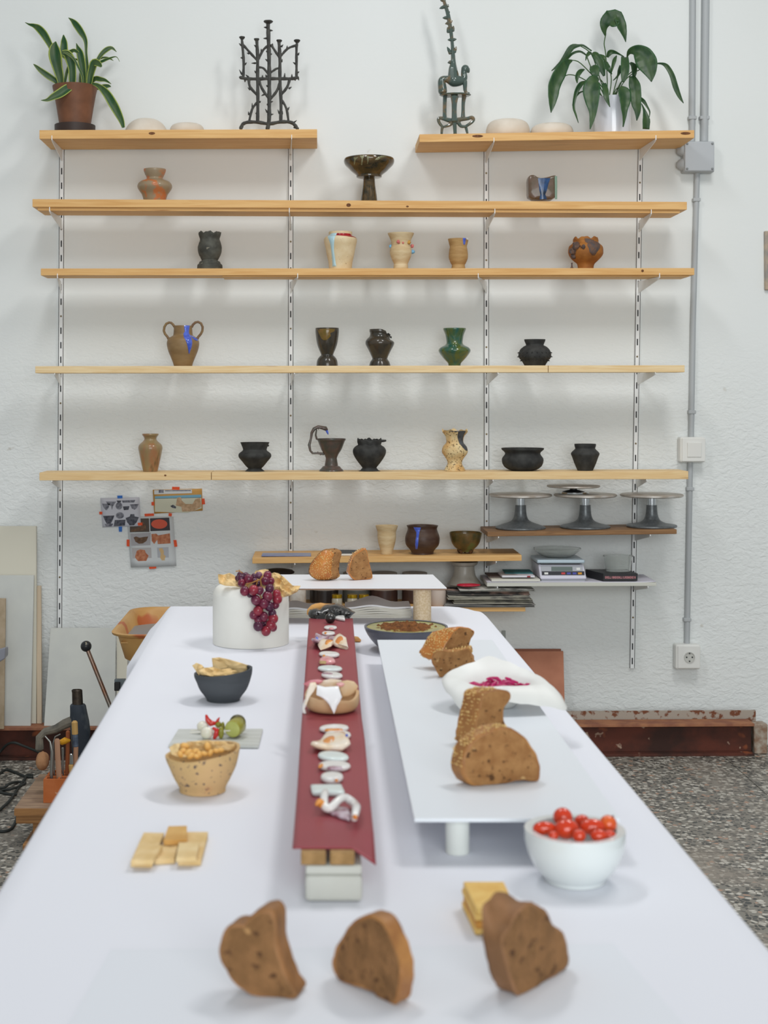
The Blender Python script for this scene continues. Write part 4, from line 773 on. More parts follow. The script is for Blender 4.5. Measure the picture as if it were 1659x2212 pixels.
# newspapers on the lowest shelf
zj = lambda px, Y: shelf_z('wall_shelf_j', W(px, 0, Y).x)
zp = zj(1050, YF+.05)+.0006
NP = [('folded newspaper at the bottom of the pile, sheets curling past the shelf', 958, 1150, .0085, S(150, 148, 144)), ('folded newspaper with mottled print, second from the shelf', 978, 1146, .0125, S(176, 172, 158)), ('folded grey newspaper in the middle of the pile', 966, 1140, .012, S(190, 186, 172)), ('folded newspaper with a black printed band', 965, 1140, .0115, S(84, 82, 80)), ('white magazine topping the newspaper pile', 990, 1150, .0065, S(196, 196, 188))]
for i, (lab, x0, x1, t, col) in enumerate(NP):
    a, b = (x0-CX)*(YF+.06)/F, (x1-CX)*(YF+.06)/F; Y0 = YF-.004+.003*(i % 2)
    m = MB(); lay = 3
    for q in range(lay):
        zz = zp+t*q/lay; tt = t/lay*.82; dx = .003*random.uniform(-1, 1)
        m.rings([[Vector((x, Y0+.004*q*(i % 2)+y_, zz+tt*h_+(.002*math.sin((x-a)*25+i) if q else .0))) for x, y_, h_ in ((a+dx+(b-a)*u, yy, hh) for yy, hh in ((0, .2), (-.002, .5), (0, .9), (.13, .9), (.13, .1)))] for u in [w_/14 for w_ in range(15)]])
    for v in m.v: v.z = max(v.z, zp)
    ob = m.build('newspaper', mat('news_%d' % i, col, S(120, 118, 114) if i != 3 else S(190, 160, 146), scale=22, rough=.85, stretch=(1, 1, 3), lo=.5, hi=.66))
    tag(ob, lab, 'newspaper'); zp += t+.0022
zp += .001
rp = MB().ball((W(1012, 0, YF+.02).x, YF+.03, zp+.0065), (.04, .02, .0065), 20, 8, amp=.12, fr=50)
tag(rp.build('red_pouch', mat('red_plastic', S(190, 36, 60), rough=.2, coat=.3)), 'shiny red plastic pouch lying on the newspapers', 'pouch')
Yg = YF+.11; xg = W(1003, 0, Yg).x; zg0 = zp; top = H-(1213-CY)*Yg/F
tag(MB().lathe(refine([(.058, zg0), (.05, zg0+.012), (.038, zg0+.03), (.034, zg0+.06), (.036, top-.014), (.044, top-.008), (.046, top), (.043, top), (.03, top-.012), (.028, zg0+.05), (.03, zg0+.02), (.001, zg0+.012)]), (xg, Yg, 0), 36).build('glass_vase', mat('milky_glass', S(196, 194, 184), S(176, 172, 160), scale=16, rough=.3, trans=.25, stretch=(2, 2, .4)), smooth=60), 'milky waisted glass vase behind the red pouch', 'vase')
# jars and tubs behind the riser on the lowest shelf
zp0 = zj(760, YF+.08)+.0005
BODY = {}
def jar(label, px, w, top, Y, m, lid=None, lidh=8, name='storage_jar', cat='jar', rimm=None):
    x = W(px, 0, Y).x; r = w/2*Y/F; zt = H-(top-CY)*Y/F
    o = thing(name, label, cat, (x, Y, zp0))
    zl = zt-(lidh*Y/F if lid else 0)
    bd = MB().lathe([(r*.9, zp0), (r, zp0+.004), (r, zl-.006), (r*.88, zl-.001), (r*.88, zl), (r*.8, zl), (r*.8, zl-.006), (.001, zl-.007)], (x, Y, 0), 28).build('body', m, o)
    if lid: MB().lathe([(r*.93, zl-.0005), (r*.96, zl+.002), (r*.96, zt-.001), (r*.9, zt), (.001, zt)], (x, Y, 0), 28).build('lid', lid, o)
    BODY[o.name] = bd; return o
DK = mat('dark_slip', S(58, 52, 48), S(44, 40, 40), scale=12, rough=.3, coat=.3); DK2 = mat('brown_slip', S(76, 54, 48), S(60, 44, 40), scale=12, rough=.3, coat=.3); LIDW = mat('tub_lid', S(150, 150, 146), rough=.4); GOLD = mat('gold_lid', S(190, 154, 40), rough=.25, metal=.7)
for lab, px, w, m in (('dark slip tub behind the grapes under the riser', 700, 62, DK), ('grey slip tub with pale label strip behind the gold-lidded jars', 769, 58, mat('grey_slip', S(96, 98, 92), rough=.35)), ('wide brown slip tub behind the paper stack', 829, 60, DK2), ('brown slip tub next to the speckled riser column', 896, 56, DK2)):
    o = jar(lab, px, w, 1236, YF+.13, m, LIDW, 8, 'slip_tub', 'tub'); q = ORG[o.name]; R = w/2*(YF+.13)/F
    MB().grid(lambda u, v: (q.x+math.sin(-.8+1.6*u)*(R+.0006), q.y-math.cos(-.8+1.6*u)*(R+.0006), q.z+.045+.014*v), 10, 1).build('label_strip', mat('pale_label', S(150, 142, 134), rough=.6), BODY[o.name])
for lab, px in (('small glass jar with gold lid nearest the black slab sculpture', 728), ('small glass jar with bright gold lid in front of the grey tub', 761), ('small glass jar with dull gold lid beside the brown tub', 786)):
    jar(lab, px, 23, 1284, YF+.02, mat('jar_cream', S(176, 168, 150), rough=.25, coat=.4), GOLD, 7)
jar('lumpy white plaster cylinder beside the grapes under the riser', 643, 36, 1262, YF+.03, mat('plaster_rough', S(208, 200, 190), S(190, 176, 162), scale=30, rough=.9, bump=.8), None, name='plaster_cylinder', cat='plaster form')
jar('short pinkish plaster beaker right of the riser column', 947, 34, 1274, YF+.05, mat('plaster_pink', S(196, 180, 168), rough=.85), None, name='plaster_beaker', cat='beaker')
zz = H-(1240-CY)*(YF+.06)/F
db = thing('dark_dish_stack', 'dark shallow dish upside down on a tall dark tin behind the grapes', 'dish', (W(600, 0, YF+.1).x, YF+.1, zp0))
MB().lathe([(.04, zp0), (.042, zp0+.002), (.042, zz-.002), (.001, zz-.002)], (W(600, 0, YF+.1).x, YF+.1, 0), 30).build('tin', DK, db)
MB().lathe([(.055, zz-.0015), (.057, zz+.002), (.05, zz+.008), (.03, zz+.012), (.001, zz+.012)], (W(600, 0, YF+.1).x, YF+.1, 0), 30).build('dish', mat('dark_dish', S(52, 46, 44), rough=.5), db)
# ---------------------------------------------------------------- pinned pictures
C14 = crop(205, 1045, 6.636); YPp = D-.0045
def pp(x, y, e=0): return W(*C14(x, y), YPp-e)
def poly(root, name, pts, m, e=.0006): return MB().add([pp(x, y, e) for x, y in pts], [list(range(len(pts)))]).build(name, m, root, smooth=0)
def ell(cx, cy, a, b, n=20): return [(cx+a*math.cos(2*math.pi*i/n), cy+b*math.sin(2*math.pi*i/n)) for i in range(n)]
def sheet(label, quad, m, lift=0):
    c = pp(sum(q[0] for q in quad)/4, max(q[1] for q in quad)); r = thing('pinned_print', label, 'print', c)
    def fn(u, v):
        a = Vector(quad[0]+(0,)).lerp(Vector(quad[1]+(0,)), u); b = Vector(quad[3]+(0,)).lerp(Vector(quad[2]+(0,)), u); p = a.lerp(b, v)
        return pp(p.x, p.y, lift*max(0, v-.6)**2*6)
    MB().grid(fn, 6, 8).build('paper', m, r, solid=.0003); return r
TP = mat('orange_tape', S(226, 84, 40), rough=.6); TB = mat('blue_tape', S(46, 110, 196), rough=.6); PW = mat('print_paper', S(206, 210, 212), rough=.8)
INK = mat('ink_grey', S(92, 94, 106), S(140, 142, 152), scale=120, rough=.8); INK2 = mat('ink_dark', S(64, 66, 76), S(100, 102, 112), scale=120, rough=.8)
p2 = sheet('pinned colour sheet of six pottery photographs with orange tape', [(455, 470), (1125, 470), (1168, 1178), (515, 1200)], PW, .002)
for pts, c_ in (([(500, 500), (775, 495), (782, 690), (500, 695)], S(84, 74, 66)), ([(788, 495), (1065, 485), (1078, 668), (795, 680)], S(66, 62, 66)), ([(510, 715), (800, 700), (795, 880), (520, 890)], S(168, 166, 170)), ([(530, 920), (805, 915), (818, 1140), (545, 1150)], S(180, 176, 176)), ([(890, 915), (1055, 908), (1062, 1130), (905, 1140)], S(176, 178, 184))): poly(p2, 'photograph', pts, mat('photo%s' % str(c_[:3]), c_, rough=.7), .0008)
TERRA = mat('print_terracotta', S(196, 134, 100), S(170, 100, 70), scale=90, rough=.7); BR = mat('print_brown', S(118, 90, 70), S(90, 68, 52), scale=90, rough=.7)
for nm, pts, m in (('printed_plate', ell(922, 577, 116, 68), mat('print_orange', S(206, 92, 70), rough=.7)), ('printed_shard', [(520, 690), (520, 660), (640, 620), (690, 540), (735, 610), (730, 660)], BR), ('printed_bowl', [(555, 770), (590, 755), (640, 772), (720, 760), (765, 755), (740, 820), (690, 855), (630, 860), (580, 830)], BR), ('printed_shards', [(810, 720), (880, 715), (905, 740), (1075, 710), (1085, 855), (900, 865), (895, 800), (850, 865), (815, 820)], TERRA), ('printed_jar', [(575, 1050), (600, 960), (650, 940), (715, 950), (730, 990), (770, 1030), (740, 1100), (700, 1150), (655, 1140), (600, 1090)], TERRA), ('printed_figure', [(915, 930), (965, 920), (990, 970), (985, 1010), (1015, 1040), (1000, 1080), (1010, 1120), (970, 1115), (935, 1060), (945, 1000)], mat('print_buff', S(206, 174, 126), rough=.7))): poly(p2, nm, pts, m, .0011)
for pts in ([(710, 430), (845, 425), (848, 460), (715, 468)], [(455, 800), (497, 800), (495, 900), (455, 895)], [(1125, 808), (1168, 805), (1182, 900), (1140, 905)], [(775, 1182), (878, 1175), (880, 1215), (780, 1222)]): poly(p2, 'tape', pts, TP, .0014)
p1 = sheet('pinned grey engraving of antique pots with blue tape', [(80, 205), (640, 190), (660, 605), (110, 625)], mat('print_paper_lilac', S(202, 204, 214), rough=.8))
ORG2 = .002
for o in list(p1.children): o.location.y -= ORG2
def e2(nm, pts, m): o = poly(p1, nm, pts, m, .0026)
for pts, m in (([(105, 285), (215, 285), (195, 345), (170, 380), (150, 375), (120, 330)], INK), ([(155, 255), (305, 255), (260, 320), (245, 375), (230, 320), (180, 290)], INK), (ell(345, 318, 48, 52), INK), ([(310, 240), (380, 240), (365, 270), (325, 270)], INK2), ([(385, 240), (580, 232), (560, 268), (400, 272)], INK), ([(400, 325), (495, 320), (480, 375), (415, 378)], INK2), ([(500, 295), (630, 290), (600, 350), (570, 372), (530, 355)], INK),
               ([(115, 460), (280, 455), (255, 520), (230, 570), (170, 575), (140, 520)], INK2), ([(140, 575), (265, 570), (240, 612), (160, 615)], INK), (ell(358, 455, 58, 46), INK), ([(285, 520), (440, 515), (430, 600), (270, 610)], INK2), ([(440, 490), (500, 470), (510, 435), (565, 435), (570, 468), (630, 480), (600, 550), (560, 595), (500, 598), (460, 550)], INK2)): e2('printed_pot', pts, m)
for pts, m in (([(320, 170), (395, 168), (395, 208), (322, 210)], TB), ([(340, 615), (390, 612), (388, 688), (345, 688)], TB), ([(62, 400), (106, 400), (106, 440), (64, 440)], TP), ([(612, 560), (680, 555), (682, 595), (620, 602)], TP)): poly(p1, 'tape', pts, m, .0032)
p3 = sheet('pinned ochre-bordered seaside painting print with curled corner', [(830, 85), (1535, 70), (1545, 385), (850, 430)], mat('print_border', S(196, 150, 82), rough=.7))
poly(p3, 'heading', [(850, 92), (1390, 82), (1392, 135), (850, 152)], PW, .001); poly(p3, 'heading_text', [(1005, 95), (1375, 90), (1375, 104), (1005, 108)], INK, .0013); poly(p3, 'heading_mark', [(915, 85), (985, 84), (985, 130), (915, 132)], INK, .0013)
poly(p3, 'printed_sea', [(860, 180), (1525, 155), (1525, 200), (860, 215)], mat('print_sea', S(120, 172, 196), rough=.7), .001); poly(p3, 'printed_sand', [(860, 210), (1525, 195), (1530, 350), (1330, 415), (860, 400)], mat('print_sand', S(206, 206, 186), rough=.7), .001)
poly(p3, 'printed_form', [(1180, 200), (1230, 190), (1245, 240), (1300, 290), (1400, 290), (1440, 220), (1510, 200), (1525, 330), (1400, 395), (1250, 400), (1240, 330), (1160, 310)], mat('print_flesh', S(204, 172, 140), S(176, 146, 112), scale=80, rough=.7), .0013)
poly(p3, 'printed_bird', [(1080, 320), (1120, 300), (1165, 330), (1160, 355), (1110, 345)], INK2, .0013)
for pts in ([(1108, 42), (1215, 46), (1212, 90), (1105, 85)], [(810, 262), (850, 258), (852, 312), (812, 310)], [(1530, 215), (1570, 210), (1580, 292), (1535, 298)], [(1058, 420), (1105, 425), (1100, 468), (1055, 462)]): poly(p3, 'tape', pts, TP, .0018)
# ================================================================ floor level: beams, boards, wheel, stool, tools
RUST = mat('rusty_steel', S(98, 52, 40), S(62, 40, 34), scale=9, rough=.8, bump=.5, bscale=60, speck=((S(176, 150, 130), 26, .69, .05), (S(150, 84, 52), 15, .66, .08)))
RUSTE = mat('rust_edge', S(168, 116, 84), S(140, 92, 72), scale=20, rough=.85, bump=.4)
bm_ = thing('steel_beam', 'long rusty red steel I-beam lying along the wall', 'beam', (.2, 4.8, ZF))
aL = Vector((-1.35, 4.73, 0)); aR = Vector(((1630-CX)*4.80/F, 4.80, 0)); e = (aR-aL).normalized(); n_ = Vector((-e.y, e.x, 0)); L = (aR-aL).length; hb = .108
def bar(m, d0, d1, z0, z1):
    q = lambda p: [p+n_*d0+Vector((0, 0, z0)), p+n_*d1+Vector((0, 0, z0)), p+n_*d1+Vector((0, 0, z1)), p+n_*d0+Vector((0, 0, z1))]
    m.hexa(q(aL), q(aR))
for nm, d0, d1, z0, z1, m in (('bottom_flange', 0, .075, ZF, ZF+.009, RUST), ('web', .034, .041, ZF+.009, ZF+hb-.009, RUST), ('top_flange', 0, .075, ZF+hb-.009, ZF+hb, RUSTE)):
    q = MB(); bar(q, d0, d1, z0, z1); q.build(nm, m, bm_, smooth=0, bevel=.001)
b2 = MB(); aR2 = aR+e*.03; aR_, aR = aR, aR2; aL_, aL = aL, Vector((.25, aL.y+(aR2.y-aL.y)*(.25-aL.x)/(aR2.x-aL.x), 0)); bar(b2, .078, .088, ZF, ZF+.135); aR = aR_; aL = aL_
tag(b2.build('steel_plate', mat('rusty_plate', S(170, 160, 148), S(120, 74, 52), scale=40, rough=.85, lo=.52, hi=.6), smooth=0), 'narrow rust-flecked steel plate standing behind the I-beam', 'steel plate')
cb = MB().box(((1636-CX)*4.85/F+.005, 4.85, ZF+.05), (.045, .05, .1)).jitter(.003, 40).build('concrete_block', mat('concrete', S(176, 166, 152), S(140, 112, 92), scale=40, rough=.9, bump=.5), bevel=.003); tag(cb, 'rust-stained concrete block at the end of the I-beam', 'block')
zbt = ZF+hb+.0005
def lean(name, label, cat, x0, x1, y0, Yb, Yt, t, m, zb=None, x0t=None, x1t=None):
    # board standing on the beam and leaning on the wall: columns x0..x1 at the foot, top at row y0
    zb = zbt if zb is None else zb; zt = H-(y0-CY)*Yt/F
    f = lambda px, Y: (px-CX)*Y/F
    a = [Vector((f(x0, Yb), Yb, zb)), Vector((f(x1, Yb), Yb, zb)), Vector((f(x1t or x1, Yt), Yt, zt)), Vector((f(x0t or x0, Yt), Yt, zt))]
    d = Vector((0, t, 0)); return tag(MB().hexa(a, [p+d for p in a]).build(name, m, smooth=0, bevel=.0008), label, cat)
WB = mat('white_board', S(206, 208, 202), S(198, 200, 196), scale=8, rough=.6); WBE = mat('white_board_warm', S(212, 208, 192), rough=.6); MDF = mat('mdf', S(178, 160, 136), S(164, 146, 120), scale=30, rough=.8)
lean('leaning_board', 'tall off-white board leaning on the wall, rearmost of the left stack', 'board', -60, 78, 1137, 4.80, 4.925, .014, WBE)
lean('leaning_strip', 'narrow beige strip standing behind the white boards', 'board', 79.5, 90, 1266, 4.80, 4.915, .014, mat('pale_strip', S(204, 186, 162), rough=.8), x0t=79.5, x1t=88)
lean('leaning_board', 'white chipped-edge board leaning in front of the tall off-white one', 'board', -60, 66, 1243, 4.765, 4.872, .012, WB, x1t=73)
lean('leaning_board', 'brown fibre board standing foremost in the left stack', 'board', -60, 8, 1293, 4.72, 4.80, .01, MDF, x1t=12)
lean('leaning_board', 'white square board leaning behind the metal lever', 'board', 95, 248, 1357, 4.765, 4.90, .008, WB, x0t=109, x1t=250)
lean('leaning_board', 'pale narrow board behind the orange splash pan', 'board', 252, 275, 1372, 4.77, 4.91, .01, WBE)
TER = mat('terracotta_board', S(176, 118, 92), S(164, 106, 82), scale=12, rough=.7)
zr = lambda: ZF+.0005
lean('terracotta_board', 'terracotta board leaning on the wall, front one of two', 'board', 1090, 1221, 1407, 4.79, 4.93, .009, TER, x1t=1217)
lean('terracotta_board', 'terracotta board leaning on the wall, rear one of two', 'board', 1085, 1216, 1402, 4.812, 4.945, .006, mat('terracotta_dark', S(140, 88, 68), rough=.7), x1t=1212)
fr = MB().box(W(1088, 1372, D-.006), (.012, .01, .03)).build('wall_bracket_plate', mat('grey_plate', S(150, 156, 152), rough=.5), smooth=0); tag(fr, 'small grey metal plate on the wall by the table corner', 'plate')
# grey machine part at the left edge
gm = thing('grey_tool_handle', 'grey plastic machine handle poking in before the brown board', 'handle', W(4, 1445, 4.55)); 
MB().hexa([W(-40, 1415, 4.55), W(12, 1398, 4.55), W(10, 1424, 4.55), W(-40, 1452, 4.55)], [W(-40, 1412, 4.62), W(18, 1396, 4.62), W(18, 1415, 4.62), W(-40, 1448, 4.62)]).build('arm', mat('machine_grey', S(140, 142, 152), rough=.4), gm, smooth=0, bevel=.004)
MB().tube([W(-22, 1432, 4.585), W(-24, 1700, 4.585)], .014, 12).build('post', mat('machine_grey', S(140, 142, 152)), gm)
MB().lathe([(.03, ZF), (.03, ZF+.012), (.02, ZF+.02), (.014, ZF+.06)], (W(-24, 0, 4.585).x, 4.585, 0), 24).build('foot_plate', mat('machine_grey', S(140, 142, 152)), gm)
v0 = ORG[gm.name]; 
# potter's wheel
C15 = crop(230, 1290, 6.636)
pw = thing('potters_wheel', "potter's wheel with ochre splash pan and grey drum behind the table", "potter's wheel", (-.33, 4.1, ZF))
Yn, Yf_ = 3.86, 4.36; zrim = H-(1372-CY)*Yn/F; xl, xr = (243-CX)*3.9/F, -.06; zbot = zrim-.075
PANM = mat('ochre_pan', S(206, 162, 100), S(196, 148, 88), scale=8, rough=.45, speck=((S(186, 104, 62), 9, .6, .05),))
def pan_loop(ins, z, tilt=0):
    L = []; x0, x1, y0, y1 = xl+ins, xr-ins, Yn+ins, Yf_-ins; r = .07-ins*.5
    for cx_, cy_, a0 in ((x0+r, y0+r, 180), (x1-r, y0+r, 270), (x1-r, y1-r, 0), (x0+r, y1-r, 90)):
        for i in range(7):
            a = math.radians(a0+15*i); y = cy_+r*math.sin(a); L.append(Vector((cx_+r*math.cos(a), y, z+tilt*(y-Yn)/.5)))
    return L
MB().rings([pan_loop(.045, zbot-.01), pan_loop(.028, zbot), pan_loop(.01, zrim-.012, .003), pan_loop(-.004, zrim-.006, .003), pan_loop(-.006, zrim, .003), pan_loop(.006, zrim+.001, .003), pan_loop(.014, zrim-.008, .003), pan_loop(.03, zbot+.012), pan_loop(.05, zbot+.006)]).build('splash_pan', PANM, pw, smooth=50)
CLY = mat('wet_clay', S(190, 106, 64), S(206, 142, 92), scale=18, rough=.5, bump=.4)
MB().rings([pan_loop(.036, zbot+.010), pan_loop(.05, zbot+.0125), pan_loop(.12, zbot+.012)]).build('clay_slurry', CLY, pw, smooth=50)
cxw = (365-CX)*4.13/F; zh = zbot+.045
MB().lathe([(.02, zbot+.01), (.02, zh-.006), (.13, zh-.006), (.132, zh), (.02, zh+.0005), (.001, zh+.0005)], (cxw, 4.13, 0), 48).build('wheel_head', mat('wheel_head', S(168, 170, 172), rough=.35, metal=.5), pw)
MB().lathe([(.008, zh), (.008, zh+.012), (.004, zh+.014)], (cxw-.004, 4.12, 0), 14).build('bat_pin', BLKM, pw)
shelfz = zrim-.02
MB().box(((xl+xr)/2, Yn+.055, shelfz-.004), (xr-xl-.05, .065, .004)).build('pan_ledge', PANM, pw, smooth=0)
for x, w, c_ in ((-.5, .02, S(200, 140, 110)), (-.44, .028, S(190, 188, 176))): MB().ball((x, Yn+.055, shelfz+.003), (w, .018, .006), 14, 8, amp=.3).build('clay_scrap', mat('scrap%d' % int(w*1000), c_, rough=.7), pw)
DR = mat('drum_grey', S(124, 136, 142), S(108, 118, 124), scale=20, rough=.5)
MB().lathe(refine([(.2, ZF), (.205, ZF+.02), (.2, ZF+.2), (.19, ZF+.3), (.165, zbot-.03), (.15, zbot-.01)]), (-.33, 4.11, 0), 44, sy=.95).build('drum', DR, pw, smooth=60)
sx = W(C15(160, 0)[0], 0, 4.05).x; MB().box(W(*C15(158, 1275), 4.05), (.016, .02, .024)).build('switch', BLKM, pw, smooth=0, bevel=.002)
MB().box(W(*C15(196, 1250), 4.06), (.03, .018, .03)).build('switch_bracket', DR, pw, smooth=0)
lv = thing('metal_lever', 'slanting steel lever with a black ball knob', 'lever', W(243, 1522, 4.2))
a, b = W(186, 1396, 4.3), W(300, 1680, 4.25); MB().tube([a, b, Vector((b.x+.02, b.y, ZF+.006))], .0065, 12).build('rod', mat('lever_steel', S(140, 136, 128), S(150, 96, 66), scale=12, rough=.35, metal=.7), lv)
MB().ball(a, .0165, 20, 14).build('knob', mat('black_ball', S(44, 46, 48), rough=.3, speck=((S(180, 170, 140), 60, .72, .03),)), lv)
# low stool
Ys = 3.80; zst = H-(1744-CY)*Ys/F; xs = (30-CX)*Ys/F
st = thing('low_stool', 'low clay-dusted wooden stool beside the table', 'stool', (xs+.25, Ys+.17, ZF)); OAK = wood('stool_wood', S(168, 122, 74), S(140, 98, 58), seed=6); DUST = mat('dusty_wood', S(166, 140, 116), S(144, 120, 100), scale=14, rough=.9, stretch=(1, 6, 1))
for i in range(2):
    MB().box((xs+.067+i*.135, Ys+.17, zst-.011), (.132, .34, .022)).build('seat_plank', [DUST, OAK][0] if False else DUST, st, smooth=0, bevel=.003)
for i in range(2): MB().box((xs+.067+i*.135, Ys-.001, zst-.012), (.131, .004, .018)).build('plank_end', OAK, st, smooth=0)
MB().box((xs+.135, Ys+.02, zst-.034), (.262, .03, .022)).build('rail', OAK, st, smooth=0, bevel=.002); MB().box((xs+.135, Ys+.32, zst-.034), (.262, .03, .022)).build('rail', OAK, st, smooth=0, bevel=.002)
for dy in (.04, .3):
    MB().box((xs+.075, Ys+dy, (zst-.045+ZF+.018)/2), (.06, .03, zst-.045-ZF-.018)).build('leg', OAK, st, smooth=0, bevel=.002); MB().box((xs+.21, Ys+dy, (zst-.045+ZF+.018)/2), (.06, .03, zst-.045-ZF-.018)).build('leg', OAK, st, smooth=0, bevel=.002)
for x in (.06, .21): MB().box((xs+x, Ys+.17, ZF+.0095), (.07, .36, .018)).build('runner', OAK, st, smooth=0, bevel=.002)
# perforated brick with tools
C16 = crop(0, 1540, 7.373); Yk = Ys+.04; xk = W(*C16(690, 0), Yk).x; zk0 = zst+.0006; zk1 = H-(C16(0, 1060)[1]-CY)*Yk/F; wk = .15; dk = .1
bk = thing('hollow_brick', 'orange hollow brick used as a tool holder on the stool', 'brick', (xk+wk/2, Yk+dk/2, zk0)); BRK = mat('brick_orange', S(178, 98, 50), S(190, 112, 66), scale=14, rough=.85, bump=.3, speck=((S(214, 180, 150), 30, .72, .04),))
cell = .05; m = MB()
for j in range(4): m.box((xk+wk/2, Yk+.004+j*(dk-.008)/3, (zk0+zk1)/2), (wk, .008, zk1-zk0))
for i in range(5): m.box((xk+.0035+i*(wk-.007)/4, Yk+dk/2, (zk0+zk1)/2), (.006, dk-.003, zk1-zk0-.001))
m.box((xk+wk/2, Yk+dk/2, zk0+.0035), (wk-.002, dk-.002, .006)); m.build('brick_body', BRK, bk, smooth=0)
def tool(name, label, pts, rads, m, Y, extra=None, flat=None):
    P = [W(*C16(*p), Y) for p in pts]; P[0].z = max(P[0].z, zk0+.0085)
    r = thing(name, label, 'tool', P[0]); MB().tube(P, rads, 10, flat=flat).build('handle', m, r)
    for nm, pp_, rr, mm in (extra or []): MB().tube([W(*C16(*p), Y) for p in pp_], rr, 10).build(nm, mm, r)
    return r
WDT = mat('tool_wood', S(176, 136, 110), S(160, 118, 90), scale=20, rough=.7, stretch=(1, 1, .2)); YT = Yk+.028; STL = mat('tool_steel', S(150, 150, 146), rough=.3, metal=.8)
tool('loop_tool', 'bent grey steel loop tool standing in the brick', [(815, 1300), (820, 900), (830, 620), (800, 460), (720, 370)], [.004, .0045, .0045, .003, .002], STL, YT)
tool('flat_modelling_tool', 'flat dusty wooden modelling tool standing in the brick', [(950, 1330), (940, 1000), (920, 700), (910, 430)], [.007, .0072, .0076, .0074], WDT, YT, flat=.4)
tool('brush', 'paint-daubed brush with pale wooden end in the brick', [(1150, 1300), (1200, 900), (1210, 540)], [.006, .0065, .0066], WDT, YT+.018, [('ferrule', [(1208, 530), (1195, 340)], [.0075, .0078], mat('blue_daub', S(92, 104, 120), S(60, 70, 86), scale=60, rough=.6)), ('end', [(1195, 335), (1188, 150)], [.0084, .0084], mat('pale_wood_end', S(190, 152, 92), rough=.6))])
tool('yellow_knife', 'yellow plastic-headed tool standing in the brick', [(1010, 1320), (1000, 900), (1000, 560)], [.003, .003, .004], STL, YT+.03, [('head', [(975, 470), (1040, 440), (1110, 440)], [.008, .0095, .004], mat('yellow_plastic', S(216, 156, 40), rough=.4))])
tool('wire_whisk', 'shiny wire tool with curled tips standing in the brick', [(890, 1320), (860, 900), (850, 480), (880, 380), (960, 340)], [.0022, .0022, .0022, .002, .0018], STL, YT+.03)
tool('ribbon_tool', 'wooden ribbon tool with chrome collar in the brick', [(1130, 1300), (1140, 950), (1130, 830)], [.006, .0065, .0066], mat('pale_wood_end', S(190, 152, 92)), YT+.004, [('collar', [(1135, 810), (1135, 660)], [.006, .0045], CHR)])
tool('red_stick', 'reddish brown square stick standing behind the brick tools', [(1060, 1200), (1075, 700), (1082, 300)], [.005, .0055, .0058], mat('red_wood', S(150, 84, 48), rough=.7), YT+.036)
# heat gun and its cord
Yh = Ys+.24; C17 = crop(0, 1340, 4.4235); kk = Yh/F/4.4235
hg = thing('heat_gun', 'dusty dark heat gun standing nozzle up on the stool', 'heat gun', (W(C17(770, 0)[0], 0, Yh).x, Yh, zst)); HGM = mat('heat_gun', S(52, 60, 70), S(110, 116, 118), scale=26, rough=.6, lo=.5, hi=.75, stretch=(1, 1, .5))
xh = lambda a: W(C17(a, 0)[0], 0, Yh).x; zh_ = lambda y: H-(C17(0, y)[1]-CY)*Yh/F
ring_ = lambda y, c_, r: [Vector((xh(c_)+r*kk*math.cos(t), Yh+r*kk*.8*math.sin(t), max(zh_(y), zst+.0005))) for t in [2*math.pi*i/24 for i in range(24)]]
MB().rings([ring_(1500, 775, 60), ring_(1400, 775, 75), ring_(1250, 770, 80), ring_(1050, 768, 96), ring_(960, 760, 92), ring_(880, 752, 82), ring_(815, 745, 76), ring_(800, 745, 66)]).build('body', HGM, hg, smooth=60)
MB().rings([ring_(802, 742, 52), ring_(690, 738, 50), ring_(668, 735, 52), ring_(662, 735, 46), ring_(700, 736, 42)]).build('nozzle', mat('burnt_steel', S(86, 76, 66), S(50, 46, 44), scale=40, rough=.4, metal=.6), hg)
MB().tube([Vector((xh(700), Yh, zh_(960))), Vector((xh(620), Yh, zh_(990))), Vector((xh(540), Yh-.01, zh_(1030))), Vector((xh(440), Yh-.01, zh_(1055))), Vector((xh(385), Yh-.01, zh_(1110))), Vector((xh(385), Yh-.01, zh_(1220)))], [.015, .014, .012, .011, .011, .012], 10).build('grip_hose', mat('dusty_rubber', S(128, 122, 110), S(90, 88, 82), scale=30, rough=.9), hg)
cl = MB().ball(W(*C17(410, 1340), Ys+.12), (.018, .018, .026), 14, 10, amp=.25, fr=40); 
for v in cl.v: v.z = max(v.z, zst+.0005)
tag(cl.build('sponge', mat('sponge', S(176, 132, 96), S(150, 108, 76), scale=40, rough=.95, bump=.8)), 'round orange-brown sponge beside the brick', 'sponge')
CAB = mat('black_cable', S(46, 50, 48), rough=.6)
def cable(label, pts, r=.0042):
    P = []
    for p in spline([list(q) for q in pts], 5):
        q = PL(*C16(p[0], p[1]), ZF+r+p[2]); P.append(q)
    tag(MB().tube(P, r, 8).build('power_cable', CAB, smooth=60), label, 'cable')
cable('black cable arching against the rusty beam', [(-120, 760, 0), (0, 620, .02), (120, 500, .05), (230, 475, .06), (360, 520, .05), (560, 600, .03), (640, 640, .02)])
cable('black cable running over the floor toward the brick', [(-120, 1050, 0), (0, 960, 0), (100, 905, 0), (250, 950, 0), (400, 1010, 0), (520, 1020, 0)])
cable('black cable crossing diagonally down to the floor edge', [(520, 990, 0), (430, 990, .0), (390, 1060, 0), (280, 1210, 0), (150, 1400, .004), (0, 1540, 0), (-100, 1620, 0)])
cable('black cable looping in small coils left of the stool', [(-80, 1190, 0), (60, 1190, 0), (150, 1130, .009), (280, 1100, 0), (400, 1110, 0), (330, 1160, 0), (180, 1210, .009), (60, 1230, 0), (0, 1260, 0), (120, 1290, 0), (260, 1300, 0)])
